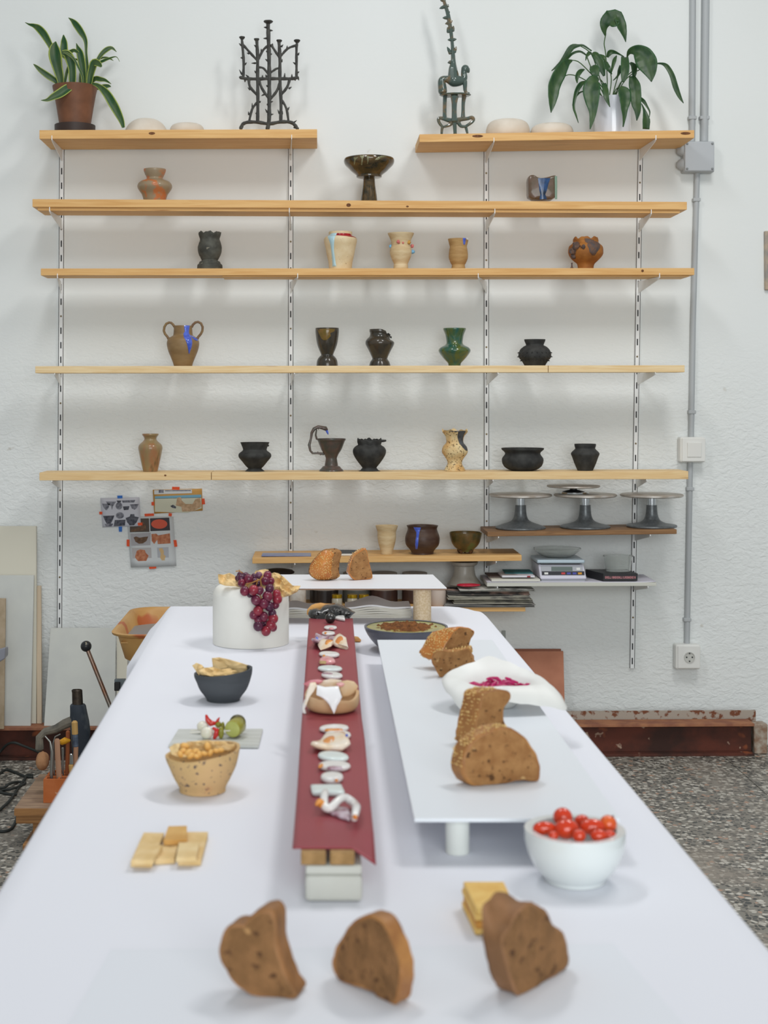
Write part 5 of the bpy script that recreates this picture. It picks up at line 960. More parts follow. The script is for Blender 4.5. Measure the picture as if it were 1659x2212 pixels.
cable('black cable hanging in a loop under the stool front', [(-100, 1880, 0), (60, 1885, 0), (170, 1850, 0), (240, 1750, .0), (275, 1640, .0)])
# ================================================================ table
E_ = H-ZT
xl_ = lambda Y: -.317-.033*(Y-1.424)/1.883
xr_ = lambda Y: .396-.020*(Y-1.2675)/1.71
YFAR, YNEAR = 3.307, .82
tb = thing('table', 'long trestle table under the white paper cover', 'table', (.03, 2.1, ZF)); TW = mat('table_white', S(200, 200, 198), rough=.5)
MB().hexa([(xl_(YNEAR)+.012, YNEAR+.02, ZT-.03), (xr_(YNEAR)-.012, YNEAR+.02, ZT-.03), (xr_(3.2)-.02, 3.2, ZT-.03), (xl_(3.2)+.012, 3.2, ZT-.03)], [(xl_(YNEAR)+.012, YNEAR+.02, ZT-.0025), (xr_(YNEAR)-.012, YNEAR+.02, ZT-.0025), (xr_(3.2)-.02, 3.2, ZT-.0025), (xl_(3.2)+.012, 3.2, ZT-.0025)]).build('table_top', TW, tb, smooth=0)
for y in (1.1, 2.95):
    for x in (-.26, .32): MB().box((x, y, (ZT-.03+ZF)/2), (.04, .04, ZT-.03-ZF-.0005)).build('leg', TW, tb, smooth=0)
PAPER = mat('cover_paper', (.80, .812, .872, 1), (.79, .802, .862, 1), scale=2.5, rough=.7, spec=.25)
# paper cover: flat top, soft bend at the sides, short hanging skirts; far right corner sags, far left edge turns out
def cov(u, v):
    Y = YNEAR+(YFAR-YNEAR)*u; xl, xr = xl_(Y), xr_(Y); r = .008
    sk = .16
    if v < .1:      # left skirt and bend
        t = v/.1; far = max(0, min(1, (Y-2.55)/.12))
        out_ = Vector((xl-.021*min(1, (YFAR-Y)/.3+.35), 0, ZT-.02)); dn = Vector((xl-.004, 0, ZT-sk))
        if t < .6: e0 = dn.lerp(out_+Vector((0, 0, -.002)), far); e1 = Vector((xl-.001, 0, ZT-.007)).lerp(out_.lerp(Vector((xl, 0, ZT-.004)), .8), far); p = e0.lerp(e1, t/.6)
        else: a = (t-.6)/.4; p = Vector((xl-.001, 0, ZT-.007)).lerp(Vector((xl+r, 0, ZT)), a)
        return Vector((p.x, Y, p.z))
    if v > .9:
        t = (1-v)/.1
        if t < .6: p = Vector((xr+.004, 0, ZT-sk)).lerp(Vector((xr+.001, 0, ZT-.007)), t/.6)
        else: p = Vector((xr+.001, 0, ZT-.007)).lerp(Vector((xr-r, 0, ZT)), (t-.6)/.4)
        sag = max(0, (Y-3.17)/.137)**2*.014
        return Vector((p.x, Y, p.z-sag))
    t = (v-.1)/.8; x = xl+r+(xr-xl-2*r)*t
    sag = max(0, (Y-3.17)/.137)**2*max(0, (x-.29)/.08)**2*.014
    return Vector((x, Y, ZT-sag+.0001*math.sin(9*x+7*Y)))
MBc = MB().grid(cov, 80, 40); o = MBc.build('paper_cover', PAPER, smooth=60); tag(o, 'large white paper sheet covering the table', 'table cover')
Z0 = ZT+.0006
sh = MB().add([PL(240, 2052, Z0), PL(1326, 2040, Z0), (.31, .86, Z0), (-.21, .86, Z0)], [(0, 1, 2, 3)]).build('paper_sheet', mat('sheet_grey_white', (.76, .785, .84, 1), rough=.6), solid=.0006, smooth=0); tag(sh, 'thin pale paper sheet under the three foreground bread chunks', 'paper sheet')
ZS = Z0+.0006
# raised white panel
PANEL = mat('panel_white', (.77, .81, .86, 1), rough=.4)
yn, yf = YP(1768, ZPAN), YP(1382, ZPAN); xn, xf = (895-CX)*yn/F, (815-CX)*yf/F; xr = .312
pn = thing('raised_panel', 'long white panel raised on short columns, carrying four bread slices', 'panel', ((xn+xr)/2, (yn+yf)/2, ZT))
MB().hexa([(xn, yn, ZPAN-.004), (xr, yn, ZPAN-.004), (xr, yf, ZPAN-.004), (xf, yf, ZPAN-.004)], [(xn, yn, ZPAN), (xr, yn, ZPAN), (xr, yf, ZPAN), (xf, yf, ZPAN)]).build('top', PANEL, pn, smooth=0, bevel=.0006)
COLM = mat('column_white', S(216, 220, 216), rough=.5); yc = YP(1850, ZT)+.014
for x, y in (((988-CX)*yc/F, yc), (.27, yc), (.14, yf-.1), (.26, yf-.1)): MB().lathe([(.0125, ZT+.0002), (.0128, ZPAN-.0042)], (x, y, 0), 28).build('column', COLM, pn)
# riser at the far end
y0, y1 = YP(1270, ZRIS), YP(1241, ZRIS); rs = thing('display_riser', 'white-topped riser on a speckled column at the table end', 'riser', (.07, (y0+y1)/2, ZT))
A = [(-.16, y0), ((965-CX)*y0/F, y0), ((935-CX)*y1/F, y1), (-.16, y1)]
MB().hexa([(x, y, ZRIS-.0015) for x, y in A], [(x, y, ZRIS) for x, y in A]).build('top', mat('riser_white', (.80, .81, .85, 1), rough=.4), rs, smooth=0)
MB().hexa([(x, y, ZRIS-.0045) for x, y in A], [(x, y, ZRIS-.0016) for x, y in A]).build('board', mat('brown_board', S(140, 112, 92), rough=.7), rs, smooth=0)
SPC = mat('speckled_column', S(200, 176, 140), S(214, 194, 164), scale=260, rough=.8, detail=2)
yc = YP(1347, ZT)+.02
for x in ((912-CX)*yc/F, -.10): MB().lathe([(.0192, ZT+.0002), (.0194, ZRIS-.0046)], (x, yc, 0), 32).build('column', SPC, rs)
# piles of paper under the riser
def pile(label, x0, x1, n, hgt, bulge):
    yb = YP(1337, ZT)+.012; a, b = (x0-CX)*yb/F, (x1-CX)*yb/F; r = thing('paper_pile', label, 'paper pile', ((a+b)/2, yb+.05, ZT)); t = hgt/n
    for i in range(n):
        dx, dy = random.uniform(-.002, .002), random.uniform(-.0015, .0015)
        f = lambda u, v, s, i=i, dx=dx, dy=dy: Vector((a+dx+(b-a)*u, yb+dy+v*.085, ZT+.0003+t*i+t*.97*s+(bulge*(i/n)*math.sin(math.pi*min(1, u*1.15))**3*(.5+v))+.0012*(i/n)*math.sin(u*9+i)))
        m = MB(); m.grid(lambda u, v: f(u, v, 1), 14, 4); m.grid(lambda u, v: f(u, v, 0), 14, 4); m.grid(lambda u, v: f(u, 0, v), 14, 1); m.grid(lambda u, v: f(0, u, v), 4, 1); m.grid(lambda u, v: f(1, u, v), 4, 1)
        m.build('sheaf', mat('pile_paper', S(240, 238, 230), S(228, 224, 210), scale=60, rough=.85, stretch=(.3, 1, 8)) if i < n-1 else mat('pile_top', S(248, 248, 250), rough=.8), r, smooth=40)
pile('wavy white paper pile left of the black slab sculpture', 596, 690, 5, .021, .004)
pile('thick wavy white paper pile beside the speckled column', 748, 889, 6, .024, .010)
# plaster form with parchment and grapes
C20 = crop(445, 1225, 7.9); YV = YP(1403, ZT)+.074; kv = YV/F/7.9
pot('vase', 'plaster_form', 'white plaster cylinder draped with parchment and grapes', 'plaster form', C20, 765, [(292, 380), (296, 470), (310, 545), (345, 595), (410, 632), (500, 648), (900, 650), (1322, 648)], mat('plaster_white', S(238, 237, 230), S(230, 228, 220), scale=6, rough=.8, speck=((S(150, 110, 84), 48, .755, .02), (S(196, 176, 156), 7, .68, .1)), bump=.08), None, Y=YV, zb=ZT+.0006, t=.03)
PARCH = mat('parchment', S(232, 202, 148), S(222, 186, 126), scale=18, rough=.5)
def crumple(root, name, tr, outl, Y0, dYdx, amp, m, n=5, seed=0, dYdy=0):
    # crumpled sheet filling an outline (crop px); depth follows Y0 + slopes, creased by noise
    P = []
    for i in range(len(outl)):
        a, b = outl[i], outl[(i+1) % len(outl)]
        for k in range(3): P.append((a[0]+(b[0]-a[0])*k/3, a[1]+(b[1]-a[1])*k/3))
    cx = sum(p[0] for p in P)/len(P); cy = sum(p[1] for p in P)/len(P); s = TS[tr]; loops = []
    for q in range(1, n+1):
        f = q/n; L = []
        for x, y in P:
            x, y = cx+(x-cx)*f, cy+(y-cy)*f; w = nz(Vector((x/s*.055, y/s*.055, seed)), 1.0, seed); w = (abs(w)-.25)*2
            Y = Y0+dYdx*(x-cx)/s*Y0/F+dYdy*(y-cy)/s*Y0/F+amp*w; L.append(W(*tr(x, y), Y))
        loops.append(L)
    return MB().rings(loops, cap0=True, cap1=False).build(name, m, root, smooth=28, solid=.0005)
pc = thing('parchment_paper', 'crumpled tan parchment on the plaster cylinder under the grapes', 'parchment', W(600, 1262, YV-.02))
crumple(pc, 'fold', C20, [(205, 120), (300, 130), (400, 100), (470, 130), (520, 180), (560, 300), (600, 350), (500, 330), (330, 320), (225, 280), (210, 200)], YV-.05, 0, .014, PARCH, seed=1, dYdy=-.3)
crumple(pc, 'fold', C20, [(820, 110), (850, 60), (1010, 35), (1075, 50), (1030, 90), (980, 140), (900, 160)], YV-.0, 0, .012, PARCH, seed=2)
crumple(pc, 'fold', C20, [(1120, 110), (1160, 90), (1240, 110), (1330, 170), (1420, 260), (1500, 330), (1615, 320), (1560, 420), (1480, 460), (1420, 490), (1320, 515), (1240, 500), (1180, 420), (1150, 300), (1100, 250)], YV-.045, .25, .02, PARCH, seed=3, dYdy=-.25)
crumple(pc, 'fold', C20, [(560, 180), (800, 120), (1150, 130), (1180, 300), (1000, 420), (950, 500), (900, 420), (700, 360), (560, 320)], YV-.05, 0, .006, PARCH, seed=4, dYdy=-.35)
GR = [(590, 140, 60), (680, 150, 55), (730, 205, 75), (600, 190, 65), (540, 190, 45), (610, 270, 66), (820, 160, 50), (905, 140, 57), (1050, 140, 68), (1110, 175, 52), (1010, 240, 70), (1105, 240, 62), (830, 245, 55), (890, 280, 50), (660, 410, 76), (810, 395, 80), (915, 400, 65), (750, 460, 55), (1085, 365, 70), (1050, 500, 82), (1205, 460, 70), (1215, 545, 80), (850, 565, 80), (985, 620, 82), (1075, 670, 76), (1185, 650, 62), (885, 640, 48), (885, 745, 80), (815, 815, 70), (980, 845, 76), (1130, 790, 66), (1145, 875, 82), (890, 905, 66), (890, 1005, 80), (1105, 985, 82), (1145, 1030, 64), (1010, 960, 52), (1025, 1090, 78), (975, 1060, 52)]
gb = thing('grape_bunch', 'bunch of red grapes hanging over the white plaster cylinder', 'grapes', W(574, 1373, YV-.09))
GM1 = mat('grape_red', S(126, 40, 62), S(92, 32, 58), scale=55, rough=.3, sss=.25, coat=.25, speck=((S(150, 90, 108), 30, .6, .15),)); GM2 = mat('grape_dark', S(86, 34, 60), S(70, 30, 56), scale=55, rough=.32, sss=.2, coat=.2, speck=((S(124, 84, 108), 30, .56, .15),)); GM3 = mat('grape_bright', S(156, 48, 62), S(128, 36, 54), scale=50, rough=.28, sss=.3, coat=.3)
gmesh = {}
R_ = .0741
for i, (x, y, r) in enumerate(GR):
    rr = r*kv*1.04; px, py = C20(x, y); xx = (px-CX)*YV/F-ORG[POT['vase'][0].name].x
    Ys_ = YV-math.sqrt(max(R_*R_-xx*xx, .0004))
    small = r < 62
    if y < 330: Y = Ys_+.002+(.012 if small else 0)+.012*(330-y)/200-rr
    else: Y = Ys_-rr-(.002 if small else .0125)
    c = W(px, py, Y); mm = GM3 if i in (20, 21, 27, 31, 34, 37, 15) else (GM2 if (i % 3 == 0 or small) else GM1)
    key = mm.name
    R3 = Matrix.Rotation(random.uniform(-.5, .5), 3, 'Y') @ Matrix.Rotation(random.uniform(-.4, .4), 3, 'X')
    MB().ball(c, (rr, rr, rr*1.08), 20, 14, R=R3).build('grape', mm, gb, smooth=80)
STEMM = mat('grape_stem', S(172, 116, 50), S(140, 100, 50), scale=60, rough=.6)
for pts, r in (([(965, 150), (930, 210), (870, 230), (780, 270), (690, 290)], 12), ([(930, 210), (940, 300), (935, 330)], 11), ([(880, 230), (860, 300)], 9), ([(930, 330), (920, 470), (950, 540), (960, 700), (1000, 900)], 12), ([(960, 500), (1000, 440)], 8), ([(510, 70), (570, 65), (620, 100)], 9), ([(565, 45), (580, 75)], 7), ([(720, 280), (700, 330)], 8)):
    MB().tube([W(*C20(*p), YV-.088 if p[1] > 130 else YV-.07) for p in pts], r*kv, 7).build('stem', STEMM, gb)
# ---------------------------------------------------------------- left row
C21 = crop(300, 1360, 4.253); YD = YP(1520.3, ZT)+.027
pot('dark', 'dark_bowl', 'matt charcoal bowl with slanting rim lined with parchment', 'bowl', C21, 775, [(375, 268), (400, 267), (430, 261), (500, 236), (550, 214), (600, 176), (630, 156), (642, 152), (662, 153)], mat('charcoal_clay', S(76, 80, 84), S(66, 70, 74), scale=12, rough=.75, stretch=(1, 1, 4), bump=.12), None, Y=YD, zb=ZT+.0006, rim=lambda a: .1*math.cos(a), t=.004)
pd = thing('bowl_parchment', 'folded tan parchment standing in the charcoal bowl', 'parchment', W(482, 1445, YD))
crumple(pd, 'sheet', C21, [(670, 262), (740, 255), (830, 275), (920, 300), (1005, 328), (990, 375), (950, 430), (800, 440), (690, 420)], YD+.022, .0, .006, PARCH, seed=5)
crumple(pd, 'sheet', C21, [(545, 375), (600, 350), (680, 345), (760, 365), (830, 355), (905, 382), (860, 425), (740, 440), (640, 435), (570, 415)], YD-.014, 0, .008, PARCH, seed=6, dYdy=-.6)
crumple(pd, 'sheet', C21, [(490, 330), (530, 305), (580, 325), (600, 348), (590, 400), (550, 420), (520, 375)], YD-.005, .3, .005, PARCH, seed=7)
C22 = crop(340, 1530, 6.636); YB = YP(1722.1, ZT)+.0285
pot('speck', 'speckled_bowl', 'speckled buff bowl with wavy slanting rim full of roasted corn', 'bowl', C22, 648, [(612, 534), (650, 530), (720, 516), (800, 488), (900, 445), (1000, 396), (1080, 352), (1130, 332), (1165, 330), (1200, 334)], mat('speckled_buff', S(198, 166, 114), S(206, 170, 122), scale=14, rough=.8, speck=((S(96, 82, 82), 190, .635, .03), (S(204, 146, 104), 20, .66, .08)), bump=.4, bscale=150), None, Y=YB, zb=ZT+.0006, rim=lambda a: .11*math.cos(a-.25)+.012*math.sin(4*a), t=.0035, amp=.0006, fr=60)
ps_ = thing('bowl_liner', 'brown parchment liner inside the speckled buff bowl', 'parchment', W(440, 1640, YB))
crumple(ps_, 'sheet', C22, [(420, 480), (560, 470), (700, 455), (830, 470), (960, 470), (1030, 520), (1170, 500), (1100, 590), (900, 640), (560, 640), (400, 600)], YB+.02, 0, .006, PARCH, seed=8)
crumple(ps_, 'sheet', C22, [(170, 560), (240, 510), (330, 500), (300, 600), (380, 680), (450, 700), (300, 700), (200, 660)], YB-.01, -.3, .004, PARCH, seed=9, dYdy=-.6)
NUT = mat('corn_nut', S(232, 186, 110), S(220, 164, 84), scale=60, rough=.45, sss=.1)
for i, (x, y, r) in enumerate([(395, 545, 62), (360, 615, 55), (440, 640, 60), (540, 625, 60), (480, 680, 55), (720, 550, 62), (600, 660, 50), (670, 650, 45), (760, 640, 45), (840, 610, 42), (910, 600, 42), (270, 600, 40), (560, 690, 45), (330, 660, 45)]):
    Y = YB-.012+(.02*(640-y)/100); c = W(*C22(x, y), Y); R3 = Matrix.Rotation(random.uniform(0, 3.1), 3, 'Y')
    tag(MB().ball(c, (r*1.15*YB/F/6.636, r*.8*YB/F/6.636, r*.8*YB/F/6.636), 14, 10, amp=.15, fr=80, seed=i, R=R3).build('corn_nut', NUT, smooth=80), 'golden roasted corn kernel in the speckled buff bowl', 'corn kernel', 'roasted corn in the speckled bowl')
# filler under the kernels
# serving tile and skewers
ZTL = ZT+.0045
a = [PL(385, 1574.5, ZTL), PL(568, 1573.7, ZTL), PL(558.5, 1611, ZTL), PL(364, 1609, ZTL)]
tl = MB().hexa([p-Vector((0, 0, .0038)) for p in a], a).build('serving_tile', mat('ribbed_tile', S(206, 208, 204), S(188, 190, 184), scale=9, rough=.5, stretch=(1, 9, 1)), smooth=0, bevel=.001); tag(tl, 'flat grey-white ribbed tile under the pickle skewers', 'tile')
k22 = lambda Y: Y/F/6.636
def skewer(label, parts, Y, stick):
    r = thing('pickle_skewer', label, 'skewer', W(*C22(860, 460), Y))
    MB().tube([W(*C22(*stick[0]), Y), W(*C22(*stick[1]), Y)], .0009, 6).build('toothpick', mat('toothpick', S(226, 222, 210), rough=.6), r)
    for nm, kind, geo, m in parts:
        if kind == 'b':
            x, y, rx, rz, ry = geo; c = W(*C22(x, y), Y); c.z = max(c.z, ZTL+rz*k22(Y)*.98); MB().ball(c, (rx*k22(Y), ry*k22(Y), rz*k22(Y)), 18, 12, amp=.06, fr=90).build(nm, m, r, smooth=80)
        elif kind == 't':
            MB().tube([W(*C22(x, y), Y-dy) for x, y, rr, dy in geo], [rr*k22(Y) for x, y, rr, dy in geo], 10).build(nm, m, r, smooth=80)
        else:
            x, y, rr, h = geo; c = W(*C22(x, y), Y); R_k = rr*k22(Y); d = Vector((.35, 1, .05)).normalized(); u = Vector((1, -.35, 0)).normalized(); w = d.cross(u)
            f = lambda s, t: [c+d*t+u*(math.cos(q)*s*R_k)+w*(math.sin(q)*s*R_k) for q in [2*math.pi*j/24 for j in range(24)]]
            MB().rings([f(.97, -.0004), f(1.03, .002), f(1.05, h*.5), f(1, h), f(.9, h+.001)]).build(nm, m[0], r, smooth=50)
            MB().rings([f(.2, -.0012), f(.8, -.0009), f(.965, -.0003)]).build('cut_face', m[1], r, smooth=60)
ON = mat('pearl_onion', S(226, 222, 200), S(236, 234, 226), scale=30, rough=.25, sss=.2, coat=.3); RP = mat('red_pepper', S(196, 32, 44), S(206, 56, 36), scale=30, rough=.2, coat=.4); OL = mat('green_olive', S(132, 130, 44), S(150, 146, 60), scale=30, rough=.25, coat=.3); PKL = mat('pickle_skin', S(140, 136, 40), S(160, 152, 56), scale=30, rough=.3, coat=.3); PKF = mat('pickle_flesh', S(188, 192, 116), S(172, 176, 90), scale=40, rough=.35); DKP = mat('dark_pickle', S(92, 86, 46), S(72, 66, 36), scale=40, rough=.4, bump=.5)
Ya = YP(1530+452/6.636, ZTL)+.006
skewer('pickle skewer with pearl onion, curled red pepper and cut gherkin, nearer the speckled bowl', [('onion', 'b', (708, 362, 88, 86, 80), ON), ('pepper', 't', [(800, 285, 22, 0), (850, 310, 34, .002), (840, 380, 38, .003), (815, 430, 24, .002)], RP), ('olive', 'b', (912, 368, 42, 88, 46), OL), ('gherkin', 'c', (1075, 300, 120, .022), (PKL, PKF))], Ya, ((470, 350), (1040, 320)))
skewer('pickle skewer with upright chilli tip and dark gherkin, at the back of the tile', [('onion', 'b', (650, 260, 86, 76, 76), ON), ('chilli', 't', [(700, 100, 18, 0), (715, 160, 34, .0), (770, 220, 44, .0), (830, 215, 26, 0)], RP), ('chilli_tip', 't', [(890, 130, 6, 0), (870, 165, 22, 0), (850, 210, 26, 0)], RP), ('olive', 'b', (872, 232, 46, 46, 44), OL), ('olive', 'b', (938, 262, 30, 66, 44), OL), ('gherkin', 'b', (1150, 200, 118, 112, 80), DKP)], Ya+.032, ((480, 320), (1100, 260)))
# crackers
C23 = crop(260, 1770, 7.9); CRK = mat('cracker', S(228, 200, 150), S(218, 186, 130), scale=45, rough=.8, bump=.2, bscale=150)
def cracker(name, label, quad, z, t, m, tr=C23, tilt=0, cat='cracker', group=None):
    a = [PL(*tr(*q), z+t) for q in quad]
    if tilt: a[0].z += tilt; a[1].z += tilt
    def f(u, v): return a[0].lerp(a[1], u).lerp(a[3].lerp(a[2], u), v)
    mb = MB(); n = 6
    top = lambda u, v: f(u, v)+Vector((0, 0, .0004*math.sin(u*9)*math.sin(v*8)))
    mb.grid(top, n, n); mb.grid(lambda u, v: f(u, v)-Vector((0, 0, t*.97)), n, n)
    for e in (lambda u, v: (top(u, 0) if v < .5 else f(u, 0)-Vector((0, 0, t*.97))), lambda u, v: (top(u, 1) if v < .5 else f(u, 1)-Vector((0, 0, t*.97))), lambda u, v: (top(0, u) if v < .5 else f(0, u)-Vector((0, 0, t*.97))), lambda u, v: (top(1, u) if v < .5 else f(1, u)-Vector((0, 0, t*.97)))): mb.grid(e, n, 1)
    return tag(mb.build(name, m, smooth=0), label, cat, group)
cracker('square_cracker', 'square cracker lying flat under a second one, farther from the red runner', [(400, 222), (748, 230), (540, 722), (178, 715)], ZT+.0004, .006, CRK)
cracker('square_cracker', 'square cracker overlapping the flat one farther from the red runner', [(345, 440), (720, 438), (560, 690), (185, 690)], ZT+.0066, .005, CRK)
cracker('square_cracker', 'square cracker lying flat on the cloth, closer to the red runner', [(1140, 213), (1495, 213), (1372, 690), (985, 690)], ZT+.0004, .006, CRK)
cracker('square_cracker', 'narrow broken cracker bridging the two flat crackers', [(735, 420), (990, 410), (925, 660), (590, 680)], ZT+.0004, .0058, CRK)
cracker('square_cracker', 'pale cracker lying on top of the flat one closer to the red runner', [(1000, 395), (1345, 385), (1295, 640), (950, 650)], ZT+.0068, .005, mat('cracker_pale', S(230, 206, 158), S(222, 192, 138), scale=30, rough=.8))
cracker('square_cracker', 'small toasted cracker crowning the cracker group', [(820, 115), (1135, 108), (1140, 345), (735, 355)], ZT+.0068, .0055, mat('cracker_toasted', S(216, 174, 108), S(202, 154, 86), scale=20, rough=.75))
# ---------------------------------------------------------------- red strip and the ceramics on it
RS = mat('oxblood_strip', S(150, 66, 74), S(144, 62, 70), scale=6, rough=.42, spec=.3)
rowsS = [(1336, 667.5, 762), (1439, 660, 771), (1552, 652, 781.5), (1598, 648.5, 788), (1698, 642.5, 797), (1780, 636, 805), (1833, 631.5, 811)]
def strip(u, v):
    f = u*(len(rowsS)-1); k = min(int(f), len(rowsS)-2); t = f-k; y, a, b = [rowsS[k][q]+(rowsS[k+1][q]-rowsS[k][q])*t for q in range(3)]
    p = PL(a+(b-a)*v, y, ZSTR); c = max(0, (u-.88)/.12)*max(0, (v-.72)/.28); p.z -= .012*c; p.y -= .012*c; return p
tag(MB().grid(strip, 60, 14).build('red_runner', RS, smooth=60, solid=.0008), 'long dark red runner strip raised on blocks along the table', 'runner')
PB = mat('plaster_block', S(206, 207, 200), S(196, 196, 188), scale=10, rough=.85)
yb = YP(1950, ZT); xa, xb = (659-CX)*yb/F, (783-CX)*yb/F
def blk(name, label, cat, c, s_, m, bev=.002): return tag(MB().box(c, s_).build(name, m, smooth=0, bevel=bev), label, cat)
blk('plaster_block', 'lower white plaster block under the near end of the red runner', 'block', ((xa+xb)/2, yb+.03, ZT+.0006+.0125), (xb-xa, .06, .025), PB, .004)
blk('plaster_block', 'thin upper white plaster block under the corks', 'block', ((xa+xb)/2, yb+.031, ZT+.0258+.0042), (xb-xa-.001, .058, .0084), PB, .002)
CK = mat('cork', S(174, 138, 92), S(146, 114, 72), scale=60, rough=.85, bump=.4)
yk = yb+.004
for lab, a, b in (('left cork block squeezed between plaster and red runner, farther from the curled corner', 650, 704), ('cork block between plaster and red runner, nearer the curled corner', 713, 766)):
    x0, x1 = (a-CX)*(yk)/F, (b-CX)*yk/F; blk('cork_block', lab.replace('left cork', 'cork'), 'cork', ((x0+x1)/2, yk+.013, ZT+.0344+.0058), (x1-x0, .026, .0116), CK, .001)
for y, lab in ((2.0, 'hidden white block under the middle of the red runner'), (2.7, 'hidden white block under the far end of the red runner')):
    blk('plaster_block', lab.replace('hidden ', ''), 'block', (.018, y, ZT+.0006+.0226), (.05, .06, .0452), PB)
C30 = crop(600, 1280, 6.9125); C31 = crop(600, 1540, 5.267)
ZC = ZSTR+.0006
def elps(cx, cy, a, b, rot=0, n=22, pw=1): 
    out = []
    for i in range(n):
        t = 2*math.pi*i/n; c_, s_ = math.cos(t), math.sin(t); x = a*math.copysign(abs(c_)**pw, c_); y = b*math.copysign(abs(s_)**pw, s_); out.append((cx+x*math.cos(rot)-y*math.sin(rot), cy+x*math.sin(rot)+y*math.cos(rot)))
    return out
def chip(label, tr, outl, m, t=.006, curl=0, z=None, spots=(), name='ceramic_chip', n2=2):
    # small slab lying on the strip, traced as its top outline; real thickness, rounded edge
    z = ZC if z is None else z; P = outl
    if n2 > 1:
        P = []
        for i in range(len(outl)):
            a, b = outl[i], outl[(i+1) % len(outl)]
            for k in range(n2): P.append((a[0]+(b[0]-a[0])*k/n2, a[1]+(b[1]-a[1])*k/n2))
    W_ = [PL(*tr(*p), z+t*.5) for p in P]; c = sum(W_, Vector())/len(W_); c.z = 0; mx = max((Vector((p.x, p.y, 0))-c).length for p in W_)
    def loop(s_, h):
        L = []
        for p in W_:
            q = c+(Vector((p.x, p.y, 0))-c)*s_; d = (q-c); L.append(Vector((q.x, q.y, z+h+curl*(.5+.5*math.sin(d.x*90+d.y*60+curl*900)))))
        return L
    th = thing(name, label, 'ceramic piece', (c.x, c.y, z))
    MB().rings([loop(.5, 0), loop(.86, .0), loop(.97, t*.3), loop(1, t*.55), loop(.93, t*.88), loop(.75, t), loop(.4, t*1.04)]).build('body', m, th, smooth=70)
    for nm, sp, mm in spots:
        Q = [PL(*tr(*p), z+t) for p in sp]; cc = sum(Q, Vector())/len(Q); cc.z = 0
        f = lambda s_, h: [Vector((cc.x+(p.x-cc.x)*s_, cc.y+(p.y-cc.y)*s_, z+t*1.0+h+curl*(.5+.5*math.sin((cc.x+(p.x-cc.x)*s_-c.x)*90+(cc.y+(p.y-cc.y)*s_-c.y)*60+curl*900)))) for p in Q]
        MB().rings([f(1, -.0012), f(.9, .0006), f(.5, .001)], cap0=False).build(nm, mm, th, smooth=70)
    return th
WG = mat('white_glaze', S(232, 230, 226), S(224, 222, 220), scale=40, rough=.25, coat=.3); WB_ = mat('pale_blue_white', S(218, 228, 226), rough=.25, coat=.3); PUR = mat('purple_lustre', S(150, 104, 118), S(206, 190, 200), scale=90, rough=.25, coat=.3); ORG_ = mat('orange_glaze', S(222, 148, 62), S(214, 128, 48), scale=50, rough=.25, coat=.3); PNK = mat('pink_lustre', S(214, 120, 134), S(228, 170, 170), scale=70, rough=.2, coat=.4); CRM = mat('cream_glaze', S(230, 204, 170), S(232, 220, 204), scale=50, rough=.25, coat=.3); BRNM = mat('biscuit_edge', S(178, 150, 100), rough=.5)
chip('small white oval chip with pink flecks, first after the black ball', C30, elps(787, 525, 98, 24), WG, .005, spots=[('pink_fleck', elps(800, 535, 40, 9), PNK)])
chip('white oval chip with one orange fleck at its end', C30, elps(757, 610, 100, 24), WG, .005, spots=[('orange_fleck', elps(715, 602, 22, 9), ORG_)])
chip('pearly mauve oval chip touching the folded shard', C30, elps(828, 688, 100, 24, .05), PUR, .005)
chip('purple speckled folded shard with blue corner', C30, [(500, 800), (530, 760), (565, 690), (640, 715), (720, 735), (775, 740), (700, 790), (600, 830), (520, 820)], PUR, .006, curl=.012, spots=[('blue_corner', [(565, 692), (600, 700), (610, 718), (575, 722)], BLUE)])
chip('cream and orange folded shard lying across the runner', C30, [(595, 830), (660, 800), (760, 780), (850, 730), (930, 715), (1020, 760), (1055, 830), (960, 800), (860, 810), (800, 870), (640, 868)], CRM, .006, curl=.011, spots=[('orange_patch', elps(915, 745, 65, 25), ORG_), ('orange_patch', elps(770, 810, 70, 18, -.2), ORG_)])
chip('white oval chip with orange stain at lower edge', C30, elps(768, 925, 156, 33, .04), WG, .006, spots=[('orange_fleck', elps(690, 938, 22, 10), ORG_)])
chip('half-moon chip, pink glaze with bare biscuit end', C30, [(615, 1015), (660, 985), (740, 968), (800, 985), (850, 1015), (862, 1045), (800, 1055), (700, 1060), (625, 1055)], PNK, .008, spots=[('bare_end', [(618, 1020), (725, 1022), (720, 1055), (628, 1052)], BRNM)])
chip('plain long white oval chip with bluish sheen', C30, elps(780, 1138, 186, 36, .03), WB_, .006)
chip('white oval chip with lilac upper edge, half under the cream bowl', C30, elps(810, 1240, 162, 40, .06), WG, .006, spots=[('lilac_edge', elps(745, 1210, 85, 14, .05), PUR)])
chip('white chip with broad orange edge just past the cream bowl', C31, elps(640, 178, 170, 36, -.03), WG, .006, spots=[('orange_edge', elps(640, 190, 110, 14), ORG_)])
chip('oval chip like a fried egg, orange centre on white', C31, elps(685, 252, 150, 42, .02), WG, .006, spots=[('orange_centre', elps(695, 235, 80, 22), ORG_)])
chip('bumpy orange and white shard with purple underside', C31, [(372, 410), (400, 360), (480, 330), (540, 290), (640, 295), (760, 290), (800, 330), (828, 395), (740, 415), (640, 410), (560, 425), (440, 425)], CRM, .008, curl=.006, spots=[('orange_patch', elps(580, 320, 75, 28, -.1), ORG_), ('white_dot', elps(605, 325, 24, 14), WG), ('blue_fleck', elps(785, 305, 16, 10), BLUE)])
chip('large plain white oval chip in the near half of the runner', C31, elps(632, 500, 178, 48, .08), WB_, .006)
